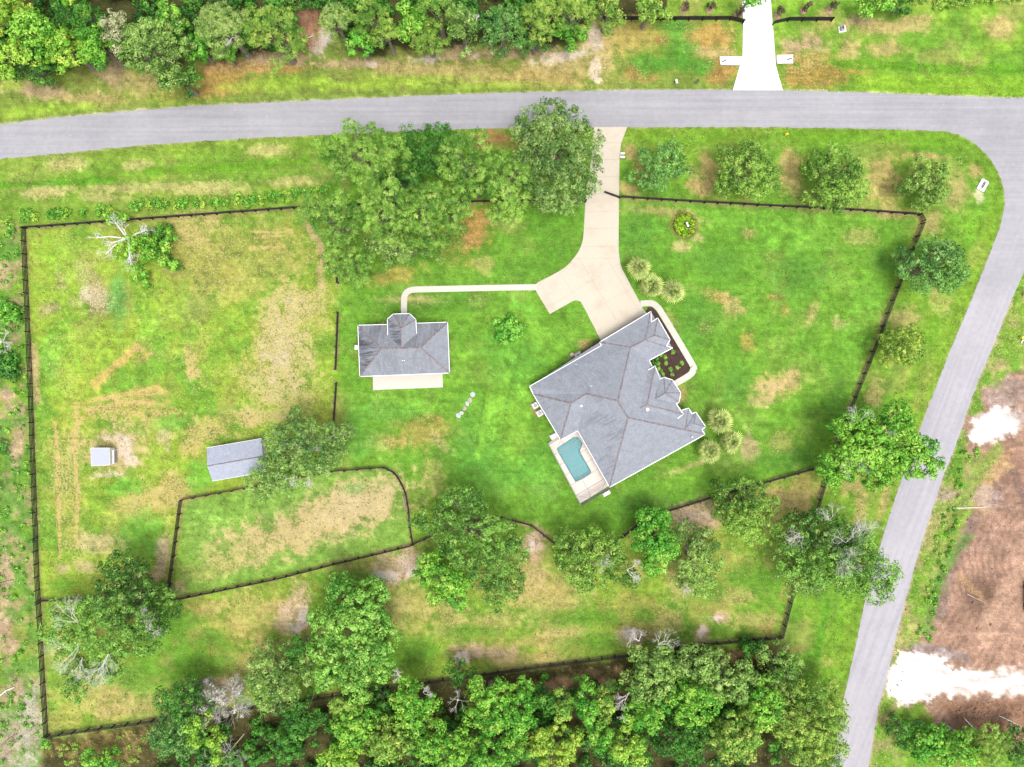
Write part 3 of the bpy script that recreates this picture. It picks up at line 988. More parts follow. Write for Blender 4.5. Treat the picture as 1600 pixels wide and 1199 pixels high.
def road():
    """strips along each carriageway, with the worn wheel lanes as a vertex colour (asphalt polish, not light)"""
    bm = bmesh.new()
    lay = bm.verts.layers.float_color.new('lane')
    top = rough_edge(R_TOP, 5, 1.0, 3)
    bot = rough_edge(R_BOT, 5, 0.9, 4)
    right = rough_edge(R_RIGHT, 5, 1.2, 5)
    outline = top + right + bot[::-1]
    pts = [tuple(at(p[0], p[1])[:2]) for p in outline]
    poly_sheet(bm, pts, 0.012)
    for v in bm.verts:
        v[lay] = (1, 1, 1, 1)
    return bm_obj('road', bm, MAT['asphalt'])


road_o = road()
road_o['kind'] = 'structure'


def lanes(a_line, b_line, t, w, shade, name):
    """a slightly darker or paler polished wheel track, 4 mm above the asphalt"""
    return None


def clip_half(poly, n, c):
    """keep the side n.p <= c"""
    out = []
    for i in range(len(poly)):
        p, q = poly[i], poly[(i + 1) % len(poly)]
        dp = n[0] * p[0] + n[1] * p[1] - c
        dq = n[0] * q[0] + n[1] * q[1] - c
        if dp <= 0:
            out.append(p)
        if (dp < 0 < dq) or (dq < 0 < dp):
            t = dp / (dp - dq)
            out.append((p[0] + (q[0] - p[0]) * t, p[1] + (q[1] - p[1]) * t))
    return out


def parea(p):
    return 0.5 * sum(p[i][0] * p[(i + 1) % len(p)][1] - p[(i + 1) % len(p)][0] * p[i][1] for i in range(len(p)))


def slab_field(name, outline, mat, cells, z, label=None, base_z=0.02, gap=0.022, slab='slab'):
    """a bed with separate concrete slabs on it; cells = list of convex windows [(n, c), ...] in metres"""
    bm = bmesh.new()
    poly_sheet(bm, outline, -0.05, base_z)
    root = bm_obj(name, bm, mat)
    root['kind'] = 'structure'
    for win in cells:
        p = list(outline)
        for n, c in win:
            if len(p) >= 3:
                p = clip_half(p, n, c - gap / 2)
        # drop doubled points
        q = []
        for v in p:
            if not q or (abs(v[0] - q[-1][0]) + abs(v[1] - q[-1][1])) > 0.03:
                q.append(v)
        if len(q) >= 3 and abs(parea(q)) > 0.6:
            b = bmesh.new()
            poly_sheet(b, q, base_z + 0.002, z)
            bm_obj(slab, b, mat, root)
    return root


def grid_cells(org, ang, xs_, ys_):
    ux, uy = math.cos(ang), math.sin(ang)
    vx, vy = -uy, ux
    out = []
    for i in range(len(xs_) - 1):
        for j in range(len(ys_) - 1):
            o = org[0] * ux + org[1] * uy
            w = org[0] * vx + org[1] * vy
            out.append([((ux, uy), o + xs_[i + 1]), ((-ux, -uy), -(o + xs_[i])), ((vx, vy), w + ys_[j + 1]), ((-vx, -vy), -(w + ys_[j]))])
    return out


O = at(938, 531)
DANG = math.atan2(*(at(1017, 487) - at(937, 535)).yx)     # bearing of the garage front
# slabs of the throat run across the drive; the forecourt follows the garage
throat_y = [0, 3.2, 6.4, 9.6, 12.8, 16.0, 19.2, 22.6, 26.0]
cells = []
top_y = at(0, 196)[1]
cut = at(0, 404)[1]
for a, b in zip(throat_y, throat_y[1:]):
    cells.append([((0, 1), top_y - a), ((0, -1), -(max(top_y - b, cut)))])
cells = [c for c in cells if c[0][1] > cut + 0.4]
for win in grid_cells((O.x, O.y), DANG, [-18, -12.6, -8.4, -4.2, 0.0, 4.4, 8.8, 14], [-4, 0.6, 5.4, 10.2, 15.0, 22, 30]):
    cells.append(win + [((0, 1), cut)])
drive = slab_field('driveway', xy(DRIVE), MAT['drive'], cells, 0.075)

# walk to the guest house, flared end
def ribbon(pts, w0):
    P = [Vector(at(p[0], p[1])[:2]) for p in pts]
    L, R = [], []
    for i, p in enumerate(P):
        t = (P[min(i + 1, len(P) - 1)] - P[max(i - 1, 0)]).normalized()
        n = Vector((-t.y, t.x)) * (w0 / 2)
        L.append(p + n)
        R.append(p - n)
    return L, R


def slab_ribbon(name, pts, w, mat, every, z=0.08):
    L, R = ribbon(pts, w)
    bm = bmesh.new()
    poly_sheet(bm, [tuple(p) for p in L] + [tuple(p) for p in R[::-1]], -0.05, 0.02)
    root = bm_obj(name, bm, mat)
    root['kind'] = 'structure'
    i = 0
    acc = 0
    start = 0
    for i in range(1, len(L)):
        acc += (L[i] + R[i] - L[i - 1] - R[i - 1]).length / 2
        if acc >= every or i == len(L) - 1:
            a, b = L[start:i + 1], R[start:i + 1]
            la, lb = [p.copy() for p in a], [p.copy() for p in b]
            for q in (la, lb):
                t0 = (q[1] - q[0]).normalized()
                t1 = (q[-1] - q[-2]).normalized()
                q[0] += t0 * 0.012
                q[-1] -= t1 * 0.012
            bb = bmesh.new()
            poly_sheet(bb, [tuple(p) for p in la] + [tuple(p) for p in lb[::-1]], 0.022, z)
            bm_obj('slab', bb, mat, root)
            start, acc = i, 0
    return root


fine_path = [(p.x, p.y) for p in resample(PATH_C, 4.0)]
slab_ribbon('walkway', fine_path, 1.12, MAT['walk'], 1.5)
FW = smooth_path([(1001, 475), (1010, 474), (1019, 474.5), (1027, 480), (1036, 493), (1080, 567), (1083, 577), (1078, 586), (1054, 600.5)], 6)
slab_ribbon('walkway', [(p.x, p.y) for p in resample(FW, 3.5)], 1.15, MAT['walk'], 1.6)

# neighbour's white drive across the road
ND = [(1159, -60), (1159.5, 0), (1161, 40), (1160, 90), (1155, 106), (1145, 141.5), (1223, 141.5), (1212, 103), (1209, 60), (1204, 0), (1203, -60)]
nd_pts = xy(ND)
ty = at(0, 142)[1]
cells = [[((0, -1), -(ty + a)), ((0, 1), ty + b)] for a, b in zip([0, 4.2, 8.6, 13, 17.4, 21.8], [4.2, 8.6, 13, 17.4, 21.8, 26.2])]
slab_field('driveway', nd_pts, MAT['newwhite'], cells, 0.075)


def headwall(label, corners, slot_c, rz, group=None):
    """flared concrete culvert end beside a drive: sill slab, two wing kerbs and a dark grate"""
    P = [at(*c) for c in corners]
    ctr = sum(P, Vector()) / len(P)
    t = thing('culvert_end', label, 'culvert end', ctr, 0, group)
    bm = bmesh.new()
    poly_sheet(bm, [((p - ctr).x, (p - ctr).y) for p in P], -0.05, 0.14)
    bm_obj('apron', bm, MAT['newwhite'], t)
    for i in (0, 2):
        bm = bmesh.new()
        add_bar(bm, P[i] - ctr + Vector((0, 0, 0.22)), P[(i + 1) % 4] - ctr + Vector((0, 0, 0.22)), 0.16, 0.16)
        bm_obj('kerb', bm, MAT['newwhite'], t)
    bm = bmesh.new()
    s = at(*slot_c) - ctr
    add_box(bm, (s.x, s.y, 0.143), (0.95, 0.22, 0.02), rz)
    bm_obj('drain_slot', bm, MAT['dark'], t)
    return t


headwall('white concrete culvert end on the left of the bright white driveway', [(1124, 90), (1159, 90.5), (1156.5, 102.5), (1125.5, 102)], (1131, 96), 0.5)
headwall('white concrete culvert end on the right of the bright white driveway', [(1213, 88), (1238.5, 87.5), (1238.5, 99.5), (1214, 100)], (1233, 93), 0.3)
headwall('small pale culvert end on the right edge of the cream driveway', [(969, 240), (976, 240), (976, 247), (969, 247)], (973, 243), 0.0)

# storm drain at the road corner
t = thing('storm_drain', 'white concrete storm drain box with a grey slot in the grass at the road corner', 'storm drain', at(1535, 290))
bm = bmesh.new()
add_box(bm, (0, 0, 0.1), (1.55, 2.2, 0.24), -0.5, 0.18)
bm_obj('collar', bm, MAT['newwhite'], t)
bm = bmesh.new()
add_box(bm, (0.05, 0.05, 0.226), (0.46, 1.3, 0.02), -0.5, 0.0)
bm_obj('inlet', bm, MAT['dark'], t)
bm = bmesh.new()
for k in (-1, 0, 1):
    bm = bmesh.new()
    add_box(bm, (0.05 + k * 0.4 * math.sin(0.5), 0.05 + k * 0.4 * math.cos(0.5), 0.245), (0.44, 0.05, 0.03), -0.5)
    bm_obj('grate_bar', bm, MAT['grey'], t)

# ------------------------------------------------------------------ roofs
def build_roof(parent, V, faces, mat, name='roof', wear=None, soffit=None):
    """V: name -> Vector in metres; faces: lists of names; UV in metres along and down each slope"""
    bm = bmesh.new()
    uvl = bm.loops.layers.uv.new('UVMap')
    wl_ = bm.loops.layers.float_color.new('wear')
    o0 = parent.location
    for fi, f in enumerate(faces):
        pts = [V[k] - o0 for k in f]
        nrm = Vector((0, 0, 0))
        for i in range(len(pts)):
            a, b = pts[i], pts[(i + 1) % len(pts)]
            nrm += Vector(((a.y - b.y) * (a.z + b.z), (a.z - b.z) * (a.x + b.x), (a.x - b.x) * (a.y + b.y)))
        nrm.normalize()
        if nrm.z < 0:
            nrm.negate()
            pts = pts[::-1]
        down = Vector((nrm.x, nrm.y, 0))
        down = down.normalized() if down.length > 1e-4 else Vector((0, -1, 0))
        dn = (down - nrm * down.dot(nrm)).normalized()
        hz = nrm.cross(dn)
        vv = [bm.verts.new(p) for p in pts]
        tri = tessellate_polygon([[Vector((p.x, p.y, 0)) for p in pts]])
        for t3 in tri:
            fc = bm.faces.new([vv[i] for i in t3])
            fc.normal_update()
            if fc.normal.z < 0:
                fc.normal_flip()
            for lp in fc.loops:
                p = lp.vert.co
                lp[uvl].uv = (p.dot(hz) + fi * 37.3, -p.dot(dn) + fi * 11.7)
                w = 1.0 if wear is None else wear[fi]
                lp[wl_] = (w, w, w, 1)
    if soffit:
        poly = [(V[k] - o0) for k in soffit]
        zs = min(p.z for p in poly) - 0.16
        vv = [bm.verts.new((p.x, p.y, zs)) for p in poly]
        for t3 in tessellate_polygon([[Vector((p.x, p.y, 0)) for p in poly]]):
            try:
                bm.faces.new([vv[i] for i in t3])
            except ValueError:
                pass
    me = bpy.data.meshes.new(name)
    bm.to_mesh(me)
    bm.free()
    return mesh_obj(name, me, mat, parent)


def caps(parent, V, edges, roof, w=0.30):
    for a, b in edges:
        p, q = V[a] - parent.location, V[b] - parent.location
        d = (q - p)
        s = Vector((-d.y, d.x, 0)).normalized() * (w / 2)
        bm = bmesh.new()
        e = []
        for r in (p, q):
            e.append([bm.verts.new(r + s + Vector((0, 0, -0.035))), bm.verts.new(r + Vector((0, 0, 0.055))), bm.verts.new(r - s + Vector((0, 0, -0.035)))])
        for i in range(2):
            bm.faces.new((e[0][i], e[1][i], e[1][i + 1], e[0][i + 1]))
        bm.faces.new(e[0])
        bm.faces.new(e[1][::-1])
        bm_obj('ridge_cap', bm, MAT['cap'], roof)


def gutters(parent, V, edges, w=0.135, h=0.15):
    for a, b in edges:
        p, q = V[a] - parent.location, V[b] - parent.location
        d = (q - p)
        d.z = 0
        if d.length < 0.05:
            continue
        d.normalize()
        bm = bmesh.new()
        add_bar(bm, p - d * 0.04 + Vector((0, 0, -0.055)), q + d * 0.04 + Vector((0, 0, -0.055)), w, h)
        bm_obj('gutter', bm, MAT['white'], parent)


def inset_walls(parent, outline, inset, z0, z1, mat, name='wall'):
    P = [Vector((p.x, p.y)) for p in outline]
    area = sum(P[i].x * P[(i + 1) % len(P)].y - P[(i + 1) % len(P)].x * P[i].y for i in range(len(P)))
    if area < 0:
        P = P[::-1]
    n = len(P)
    Q = []
    for i in range(n):
        a, b, c = P[i - 1], P[i], P[(i + 1) % n]
        d1 = (b - a).normalized()
        d2 = (c - b).normalized()
        n1 = Vector((-d1.y, d1.x))
        n2 = Vector((-d2.y, d2.x))
        k = 1 + n1.dot(n2)
        k = max(k, 0.4)
        Q.append(b + (n1 + n2) * (inset / k))
    bm = bmesh.new()
    o = parent.location
    lo = [bm.verts.new((p.x - o.x, p.y - o.y, z0)) for p in Q]
    hi = [bm.verts.new((p.x - o.x, p.y - o.y, z1)) for p in Q]
    for i in range(n):
        j = (i + 1) % n
        bm.faces.new((lo[i], lo[j], hi[j], hi[i]))
    return bm_obj(name, bm, mat, parent), [Vector((q.x - o.x, q.y - o.y, 0)) for q in Q]


def opening(parent, a, b, t, w, z0, z1, name, wall_depth=0.08, panes=1, mat='glass'):
    """a window or door on the wall line a->b (outside on the right hand), centre at fraction t"""
    d = (b - a).normalized()
    out = Vector((d.y, -d.x, 0))
    c = a.lerp(b, t)
    rz = math.atan2(d.y, d.x)
    zc, hh = (z0 + z1) / 2, (z1 - z0)
    bm = bmesh.new()
    for sx in (-1, 1):
        p = c + d * (sx * (w / 2)) + out * 0.03
        add_box(bm, (p.x, p.y, zc), (0.09, 0.12, hh + 0.09), rz)
    for z in (z0, z1):
        p = c + out * 0.032
        add_box(bm, (p.x, p.y, z), (w - 0.09, 0.12, 0.09), rz)
    f = bm_obj(name, bm, MAT['white'], parent)
    bm = bmesh.new()
    p = c + out * 0.03
    add_box(bm, (p.x, p.y, zc), (w - 0.1, 0.03, hh - 0.1), rz)
    bm_obj('pane' if mat == 'glass' else 'leaf', bm, MAT[mat], f)
    return f


# ------------------------------------------------------------------ main house
def vt(**kw):
    return {k: at(*v) for k, v in kw.items()}


ZE = 3.0
HV = vt(A=(827.5, 604, ZE), A2=(833, 616, ZE), N1=(937, 535, ZE), B=(940, 540, ZE), E1=(1017, 487, ZE), E5=(1050.8, 544, ZE), E6=(1014.3, 563.4, 3.70), E7=(1019.3, 573.2, 3.66),
        R1=(985, 543, 4.65), R2=(1008.5, 531, 4.68), R3=(965.4, 626.7, 7.70), R4=(916.6, 615.4, 5.95), R5=(892.2, 630.4, 5.92), R6=(981.3, 653, 7.62),
        G=(876, 687.5, 3.25), V=(902.7, 673.3, 3.64), K=(952.5, 761.5, 3.15), SE=(1101.4, 679.2, ZE),
        SR=(1070.5, 671.7, 4.02), S1=(1065.8, 641, 3.50), S2=(1076, 638, 3.05), S3=(1081, 646.3, 3.03), S4=(1087.4, 644.5, ZE), S5=(1102.4, 667, ZE), S6=(1096.7, 671.7, ZE),
        SG=(1084.5, 662.3, 3.80), SGb=(1072.3, 668.9, 3.98),
        F1=(1023.6, 572.3, 4.25), F2=(1067.6, 647.3, 4.22), FR=(1011.3, 633, 6.38), FV=(1000, 638, 6.40), Fu=(1013.2, 578.4, 4.24), Fl=(1059.2, 653.9, 4.10),
        T1=(1031, 592.8, 4.42), T2=(1037.6, 590, 4.42), T3=(1050.7, 593.8, 4.42), T4=(1063.8, 614.4, 4.42), T5=(1061, 628.4, 4.42), T6=(1056.7, 631.3, 4.42), TA=(1039.4, 614.4, 5.75), TB=(1024.4, 623.6, 5.78),
        B1=(1027.7, 497.2, 3.62), B2=(1047, 531, 3.62), BR=(1022.6, 524.2, 4.62), b1=(1018, 503.4, 3.62), b2=(1042, 541, 3.62))
hc = at(960, 620)
house = thing('main_house', 'large house with a grey shingle hip roof of many ridges and white gutters', 'house', (hc.x, hc.y, 0))
HF = [['A2', 'A', 'B', 'R1', 'R3', 'R4', 'R5'], ['N1', 'E1', 'R2', 'R1'], ['N1', 'R1', 'B'], ['A2', 'R5', 'G'], ['R4', 'V', 'G', 'R5'], ['R4', 'R3', 'R6', 'K', 'V'],
      ['R6', 'SR', 'SE', 'K'], ['R1', 'R2', 'E5', 'E6'], ['E1', 'E5', 'R2'],
      ['R1', 'E6', 'E7', 'Fu', 'FV', 'R3'], ['R3', 'FV', 'Fl', 'S1', 'S2', 'SR', 'R6'],
      ['S2', 'S3', 'S4', 'S5', 'S6', 'SE', 'SR'], ['F1', 'FR', 'F2'], ['F1', 'Fu', 'FV', 'FR'], ['F2', 'FR', 'FV', 'Fl']]
HW = [.5, .4, .4, .8, .3, 1.0, .15, .2, .2, .15, .15, .2, .2, .7, .2]
main_roof = build_roof(house, HV, HF, MAT['shingle'], 'roof', HW, ['A', 'N1', 'E1', 'E5', 'E6', 'E7', 'F1', 'F2', 'S2', 'S5', 'SE', 'K', 'V', 'G', 'A2'])
caps(house, HV, [('R1', 'R2'), ('R1', 'R3'), ('R3', 'R4'), ('R4', 'R5'), ('R5', 'A2'), ('R5', 'G'), ('R3', 'R6'), ('R6', 'K'), ('R6', 'SR'), ('SR', 'SE'), ('SR', 'S2'), ('R1', 'N1'), ('R2', 'E1'), ('R2', 'E5'),
                 ('FR', 'FV'), ('FR', 'F1'), ('FR', 'F2')], main_roof)
tr = build_roof(house, HV, [['TA', 'T2', 'T3'], ['TA', 'T3', 'T4'], ['TA', 'T4', 'T5'], ['TA', 'TB', 'T1', 'T2'], ['TA', 'T5', 'T6', 'TB']], MAT['shingle'], 'entry_roof', [.2] * 5, ['T1', 'T2', 'T3', 'T4', 'T5', 'T6'])
caps(house, HV, [('TA', 'T2'), ('TA', 'T3'), ('TA', 'T4'), ('TA', 'T5'), ('TA', 'TB')], tr, 0.24)
sg = build_roof(house, HV, [['S4', 'SG', 'S5'], ['S4', 'SGb', 'SG'], ['SG', 'SGb', 'S5']], MAT['shingle'], 'dormer_roof', [.2] * 3)
caps(house, HV, [('SG', 'S4'), ('SG', 'S5')], sg, 0.2)
bg_ = build_roof(house, HV, [['B1', 'B2', 'BR'], ['B1', 'BR', 'R2', 'b1'], ['B2', 'b2', 'R2', 'BR']], MAT['shingle'], 'dormer_roof', [.2] * 3)
caps(house, HV, [('BR', 'B1'), ('BR', 'B2'), ('BR', 'R2')], bg_, 0.24)
gutters(house, HV, [('A', 'B'), ('B', 'N1'), ('N1', 'E1'), ('E1', 'b1'), ('b1', 'B1'), ('B1', 'B2'), ('b2', 'B2'), ('b2', 'E5'), ('E5', 'E6'), ('E6', 'E7'), ('Fu', 'F1'), ('F1', 'T1'), ('T1', 'T2'), ('T2', 'T3'), ('T3', 'T4'), ('T4', 'T5'), ('T5', 'T6'),
                    ('T6', 'F2'), ('F2', 'Fl'), ('S1', 'S2'), ('S2', 'S3'), ('S3', 'S4'), ('S4', 'S5'), ('S5', 'S6'), ('S6', 'SE'), ('SE', 'K'), ('A', 'A2'), ('A2', 'G')])
gutters(house, HV, [('G', 'V'), ('V', 'K')], 0.10, 0.14)
_, wq = inset_walls(house, [HV[k] for k in ('A', 'B', 'N1', 'E1', 'E5', 'E6', 'E7', 'F1', 'T2', 'T3', 'T4', 'T5', 'F2', 'S2', 'S5', 'SE', 'K', 'V', 'G')], 0.5, -0.1, 2.86, MAT['stucco'])
# raised entry and garage-end walls under the higher eaves
for loop in (('T1', 'T2', 'T3', 'T4', 'T5', 'T6'), ('Fu', 'F1', 'F2', 'Fl'), ('b1', 'B1', 'B2', 'b2')):
    c = sum((HV[k] for k in loop), Vector()) / len(loop)
    pts = [c.lerp(HV[k], 0.9) - hc for k in loop]
    zt = min(HV[k].z for k in loop) - 0.1
    bm = bmesh.new()
    lo = [bm.verts.new((p.x, p.y, 2.7)) for p in pts]
    hi = [bm.verts.new((p.x, p.y, zt)) for p in pts]
    for i in range(len(pts)):
        j = (i + 1) % len(pts)
        bm.faces.new((lo[i], lo[j], hi[j], hi[i]))
    bm_obj('raised_wall', bm, MAT['stucco'], house)
# garage doors, windows
gl = [(p - house.location) for p in (HV['N1'], HV['E1'])]
off = Vector((-math.sin(DANG), math.cos(DANG), 0)) * -0.5
for t_, w_ in ((0.30, 4.6), (0.74, 2.7)):
    b = opening(house, gl[1] + off, gl[0] + off, 1 - t_, w_, 0.05, 2.35, 'garage_door', mat='white')
for a_, b_, ts in (('B', 'A', (0.2, 0.5, 0.8)), ('SE', 'E5', ()), ('K', 'SE', (0.15, 0.4, 0.65, 0.88)), ('A', 'G', (0.3, 0.7))):
    a3, b3 = HV[a_] - house.location, HV[b_] - house.location
    dd = (b3 - a3).normalized()
    for t_ in ts:
        n_ = Vector((-dd.y, dd.x, 0)) * 0.5
        mid = (a3 + b3) / 2
        ctr = Vector((0, 0, 0))
        if (mid + n_ - ctr).length > (mid - n_ - ctr).length:
            n_ = -n_
        A_, B_ = a3 + n_, b3 + n_
        # outside must be on the right hand of A->B
        d_ = (B_ - A_).normalized()
        if Vector((d_.y, -d_.x, 0)).dot(n_) > 0:
            A_, B_ = B_, A_
            t_ = 1 - t_
        A_.z = B_.z = 0
        opening(house, A_, B_, t_, 1.3, 0.9, 2.3, 'window')


def roof_vent(px, py, z, r, name='roof_vent', parent=house, h=0.35):
    p = at(px, py, z) - parent.location
    bm = bmesh.new()
    add_tube(bm, (p.x, p.y, z - 0.3), (p.x, p.y, z + h * 0.6), r * 0.7, r * 0.7, 10)
    add_tube(bm, (p.x, p.y, z + h * 0.6), (p.x, p.y, z + h), r, r * 0.75, 10)
    bm_obj(name, bm, MAT['white'], parent)


for a in ((1011.3, 640, 6.1, 0.34), (908, 634.3, 5.3, 0.24), (923.6, 604, 5.3, 0.16), (1081, 683, 3.6, 0.14), (900, 570, 3.6, 0.08)):
    roof_vent(*a)


def box_unit(name, label, cat, px, py, size, rz, mat='white', fan=True, group=None):
    t = thing(name, label, cat, at(px, py), rz, group)
    bm = bmesh.new()
    add_box(bm, (0, 0, -0.02), (size[0] + 0.3, size[1] + 0.3, 0.16))
    bm_obj('concrete_pad', bm, MAT['walk'], t)
    bm = bmesh.new()
    add_box(bm, (0, 0, 0.06 + size[2] / 2), size, 0, 0.04)
    bm_obj('casing', bm, MAT[mat], t)
    if fan:
        bm = bmesh.new()
        add_tube(bm, (0, 0, size[2] + 0.05), (0, 0, size[2] + 0.075), min(size[:2]) * 0.40, min(size[:2]) * 0.40, 16)
        bm_obj('fan_opening', bm, MAT['dark'], t)
        bm = bmesh.new()
        for k in range(4):
            a = math.pi * k / 4
            add_bar(bm, (-math.cos(a) * size[0] * .42, -math.sin(a) * size[1] * .42, size[2] + 0.10), (math.cos(a) * size[0] * .42, math.sin(a) * size[1] * .42, size[2] + 0.10), 0.03, 0.02)
        bm_obj('fan_guard', bm, MAT['grey'], t)
    return t


HA = math.radians(30)
box_unit('air_conditioner', 'white air conditioning unit at the left wall of the house, upper of the pair', 'air conditioner', 836.2, 633.5, (0.95, 0.95, 0.9), HA)
box_unit('air_conditioner', 'white air conditioning unit at the left wall of the house, lower of the pair', 'air conditioner', 843.2, 645.5, (0.95, 0.95, 0.9), HA)
box_unit('generator', 'grey and white standby unit against the upper left wall of the house', 'generator', 902.5, 555.5, (1.15, 0.75, 0.8), HA, 'grey', True)
t = thing('gas_tank', 'small cream tank beside the grey standby unit by the house wall', 'tank', at(893, 554.5), HA)
bm = bmesh.new()
add_tube(bm, (0, 0, 0), (0, 0, 0.8), 0.38, 0.38, 14)
add_tube(bm, (0, 0, 0.8), (0, 0, 0.98), 0.38, 0.16, 14)
bm_obj('shell', bm, MAT['tanstone'], t)
bm = bmesh.new()
add_tube(bm, (0, 0, 0.97), (0, 0, 1.12), 0.08, 0.08, 8)
bm_obj('valve', bm, MAT['grey'], t)
box_unit('equipment_box', 'white equipment box beside the upper left corner of the pool enclosure', 'utility box', 865.3, 681.6, (1.25, 0.85, 0.7), HA, 'white', False)
box_unit('equipment_box', 'white equipment box beside the lower right corner of the pool enclosure', 'utility box', 947.3, 770.6, (1.25, 0.6, 0.6), HA, 'white', False)

# planting bed
bm = bmesh.new()
poly_sheet(bm, xy(BED), -0.05, 0.05)
bed = bm_obj('planting_bed', bm, MAT['mulch'])
bed['kind'] = 'structure'

# ------------------------------------------------------------------ pool and screen enclosure
ps = bpy.data.objects.new('swimming_pool', None)
pc = at(900, 720)
ps.location = pc
link(ps)
tag(ps, 'turquoise swimming pool with a rounded step bay inside the screen enclosure', 'swimming pool')
POOL = smooth_path([(871.0, 701.2), (874, 697.5), (889, 687.5), (895, 683.6), (901, 682.6), (906, 686), (909.5, 693), (908.5, 699), (906.5, 704.5), (909, 711), (922.2, 733.5), (923.2, 738), (920.5, 742.2),
                    (905, 751.2), (900.5, 752.2), (896.5, 749.2), (872.5, 707.5)], 4, True)
pp = [Vector(at(*p)) - pc for p in POOL]
# deck with the pool cut out: quads between the pool outline and the deck outline sampled by angle
dk = [Vector(at(*p)) - pc for p in POOL_DECK]


def ray_to(poly, c, ang):
    dv = Vector((math.cos(ang), math.sin(ang), 0))
    best = None
    for i in range(len(poly)):
        a, b = poly[i], poly[(i + 1) % len(poly)]
        e = b - a
        den = dv.x * e.y - dv.y * e.x
        if abs(den) < 1e-9:
            continue
        w = a - c
        tt = (w.x * e.y - w.y * e.x) / den
        uu = (w.x * dv.y - w.y * dv.x) / den
        if tt > 0 and -1e-6 <= uu <= 1 + 1e-6:
            best = tt if best is None else max(best, tt)
    return c + dv * best if best is not None else None


cen = Vector(at(899.5, 722)) - pc
bm = bmesh.new()
angs = sorted([math.atan2((p - cen).y, (p - cen).x) for p in pp] + [math.atan2((p - cen).y, (p - cen).x) for p in dk])
inn = [ray_to(pp, cen, a) for a in angs]
out_ = [ray_to(dk, cen, a) for a in angs]
iv = [bm.verts.new((p.x, p.y, 0.12)) for p in inn]
ov = [bm.verts.new((p.x, p.y, 0.12)) for p in out_]
od = [bm.verts.new((p.x, p.y, -0.3)) for p in out_]
idn = [bm.verts.new((p.x, p.y, -0.25)) for p in inn]
nn_ = len(angs)
for i in range(nn_):
    j = (i + 1) % nn_
    for q in ((iv[i], ov[i], ov[j], iv[j]), (ov[i], od[i], od[j], ov[j]), (idn[i], iv[i], iv[j], idn[j])):
        try:
            bm.faces.new(q)
        except ValueError:
            pass
bm_obj('deck', bm, MAT['deck'], ps)
# coping ring
bm = bmesh.new()
ci = [bm.verts.new((p.x, p.y, 0.135)) for p in pp]
grow = [cen + (p - cen) * 1.045 for p in pp]
co_ = [bm.verts.new((p.x, p.y, 0.135)) for p in grow]
cl_ = [bm.verts.new((p.x, p.y, -0.02)) for p in pp]
for i in range(len(pp)):
    j = (i + 1) % len(pp)
    bm.faces.new((ci[i], co_[i], co_[j], ci[j]))
    bm.faces.new((cl_[i], ci[i], ci[j], cl_[j]))
bm_obj('coping', bm, MAT['deck'], ps)
bm = bmesh.new()
r0 = [bm.verts.new((p.x, p.y, -0.02)) for p in pp]
sh = [cen + (p - cen) * 0.86 for p in pp]
r1 = [bm.verts.new((p.x, p.y, -1.35)) for p in sh]
for i in range(len(pp)):
    j = (i + 1) % len(pp)
    bm.faces.new((r0[i], r0[j], r1[j], r1[i]))
for t3 in tessellate_polygon([[Vector((p.x, p.y, 0)) for p in sh]]):
    bm.faces.new([r1[i] for i in t3])
bm_obj('basin', bm, MAT['plaster'], ps)
stp = at(904, 690.5) - pc
for k, (r_, z_) in enumerate(((1.45, -0.75), (1.05, -0.45), (0.65, -0.2))):
    bm = bmesh.new()
    add_tube(bm, (stp.x, stp.y, -1.36), (stp.x, stp.y, z_), r_, r_, 20)
    bm_obj('step', bm, MAT['plaster'], ps)
wm, nt, b, out = new_mat('pool_water')
b.inputs['Base Color'].default_value = (0.13, 0.26, 0.28, 1)
b.inputs['Roughness'].default_value = 0.35
b.inputs['Specular IOR Level'].default_value = 0.06
tp = nt.nodes.new('ShaderNodeBsdfTransparent')
tp.inputs[0].default_value = (0.78, 0.96, 0.97, 1)
mx = nt.nodes.new('ShaderNodeMixShader')
mx.inputs[0].default_value = 0.36
nt.links.new(tp.outputs[0], mx.inputs[1])
nt.links.new(b.outputs[0], mx.inputs[2])
nt.links.new(mx.outputs[0], out.inputs['Surface'])
bump(nt, b, noise(nt, coords(nt), 2.5, 3), 0.15, 0.05)
bm = bmesh.new()
poly_sheet(bm, [(p.x, p.y) for p in pp], -0.04)
bm_obj('water', bm, wm, ps)

# enclosure: posts, roof beams, braces, screens
scr, nt, b, out = new_mat('insect_screen')
b.inputs['Base Color'].default_value = (0.03, 0.03, 0.035, 1)
tp = nt.nodes.new('ShaderNodeBsdfTransparent')
mx = nt.nodes.new('ShaderNodeMixShader')
mx.inputs[0].default_value = 0.34
nt.links.new(tp.outputs[0], mx.inputs[1])
nt.links.new(b.outputs[0], mx.inputs[2])
nt.links.new(mx.outputs[0], out.inputs['Surface'])
cage = thing('screen_enclosure', 'flat framed pool screen enclosure with dark mesh walls against the house', 'screen enclosure', (pc.x, pc.y, 0))
c0, c1, c2, c3, c4 = [Vector(at(*p)) - pc for p in [(856.8, 693), (877.5, 681), (903.5, 670), (953.5, 757.5), (906, 786)]]
HC = 2.75


def up(p, z=HC):
    return Vector((p.x, p.y, z))


AL = grainy('enclosure_frame', (0.09, 0.088, 0.085), 0.1, 2, 0.5)
L1, L2 = c0, c4                    # long left side
Rr1, Rr2 = c0 + (c3 - c4), c3      # long right side (along the house)
NB = 6
fr_posts = []
for i in range(NB + 1):
    fr_posts.append(L1.lerp(L2, i / NB))
for i in range(1, 4):
    fr_posts.append(L2.lerp(Rr2, i / 3))
for p in fr_posts:
    bm = bmesh.new()
    add_box(bm, (p.x, p.y, HC / 2 + 0.06), (0.08, 0.08, HC - 0.1), HA)
    bm_obj('post', bm, AL, cage)


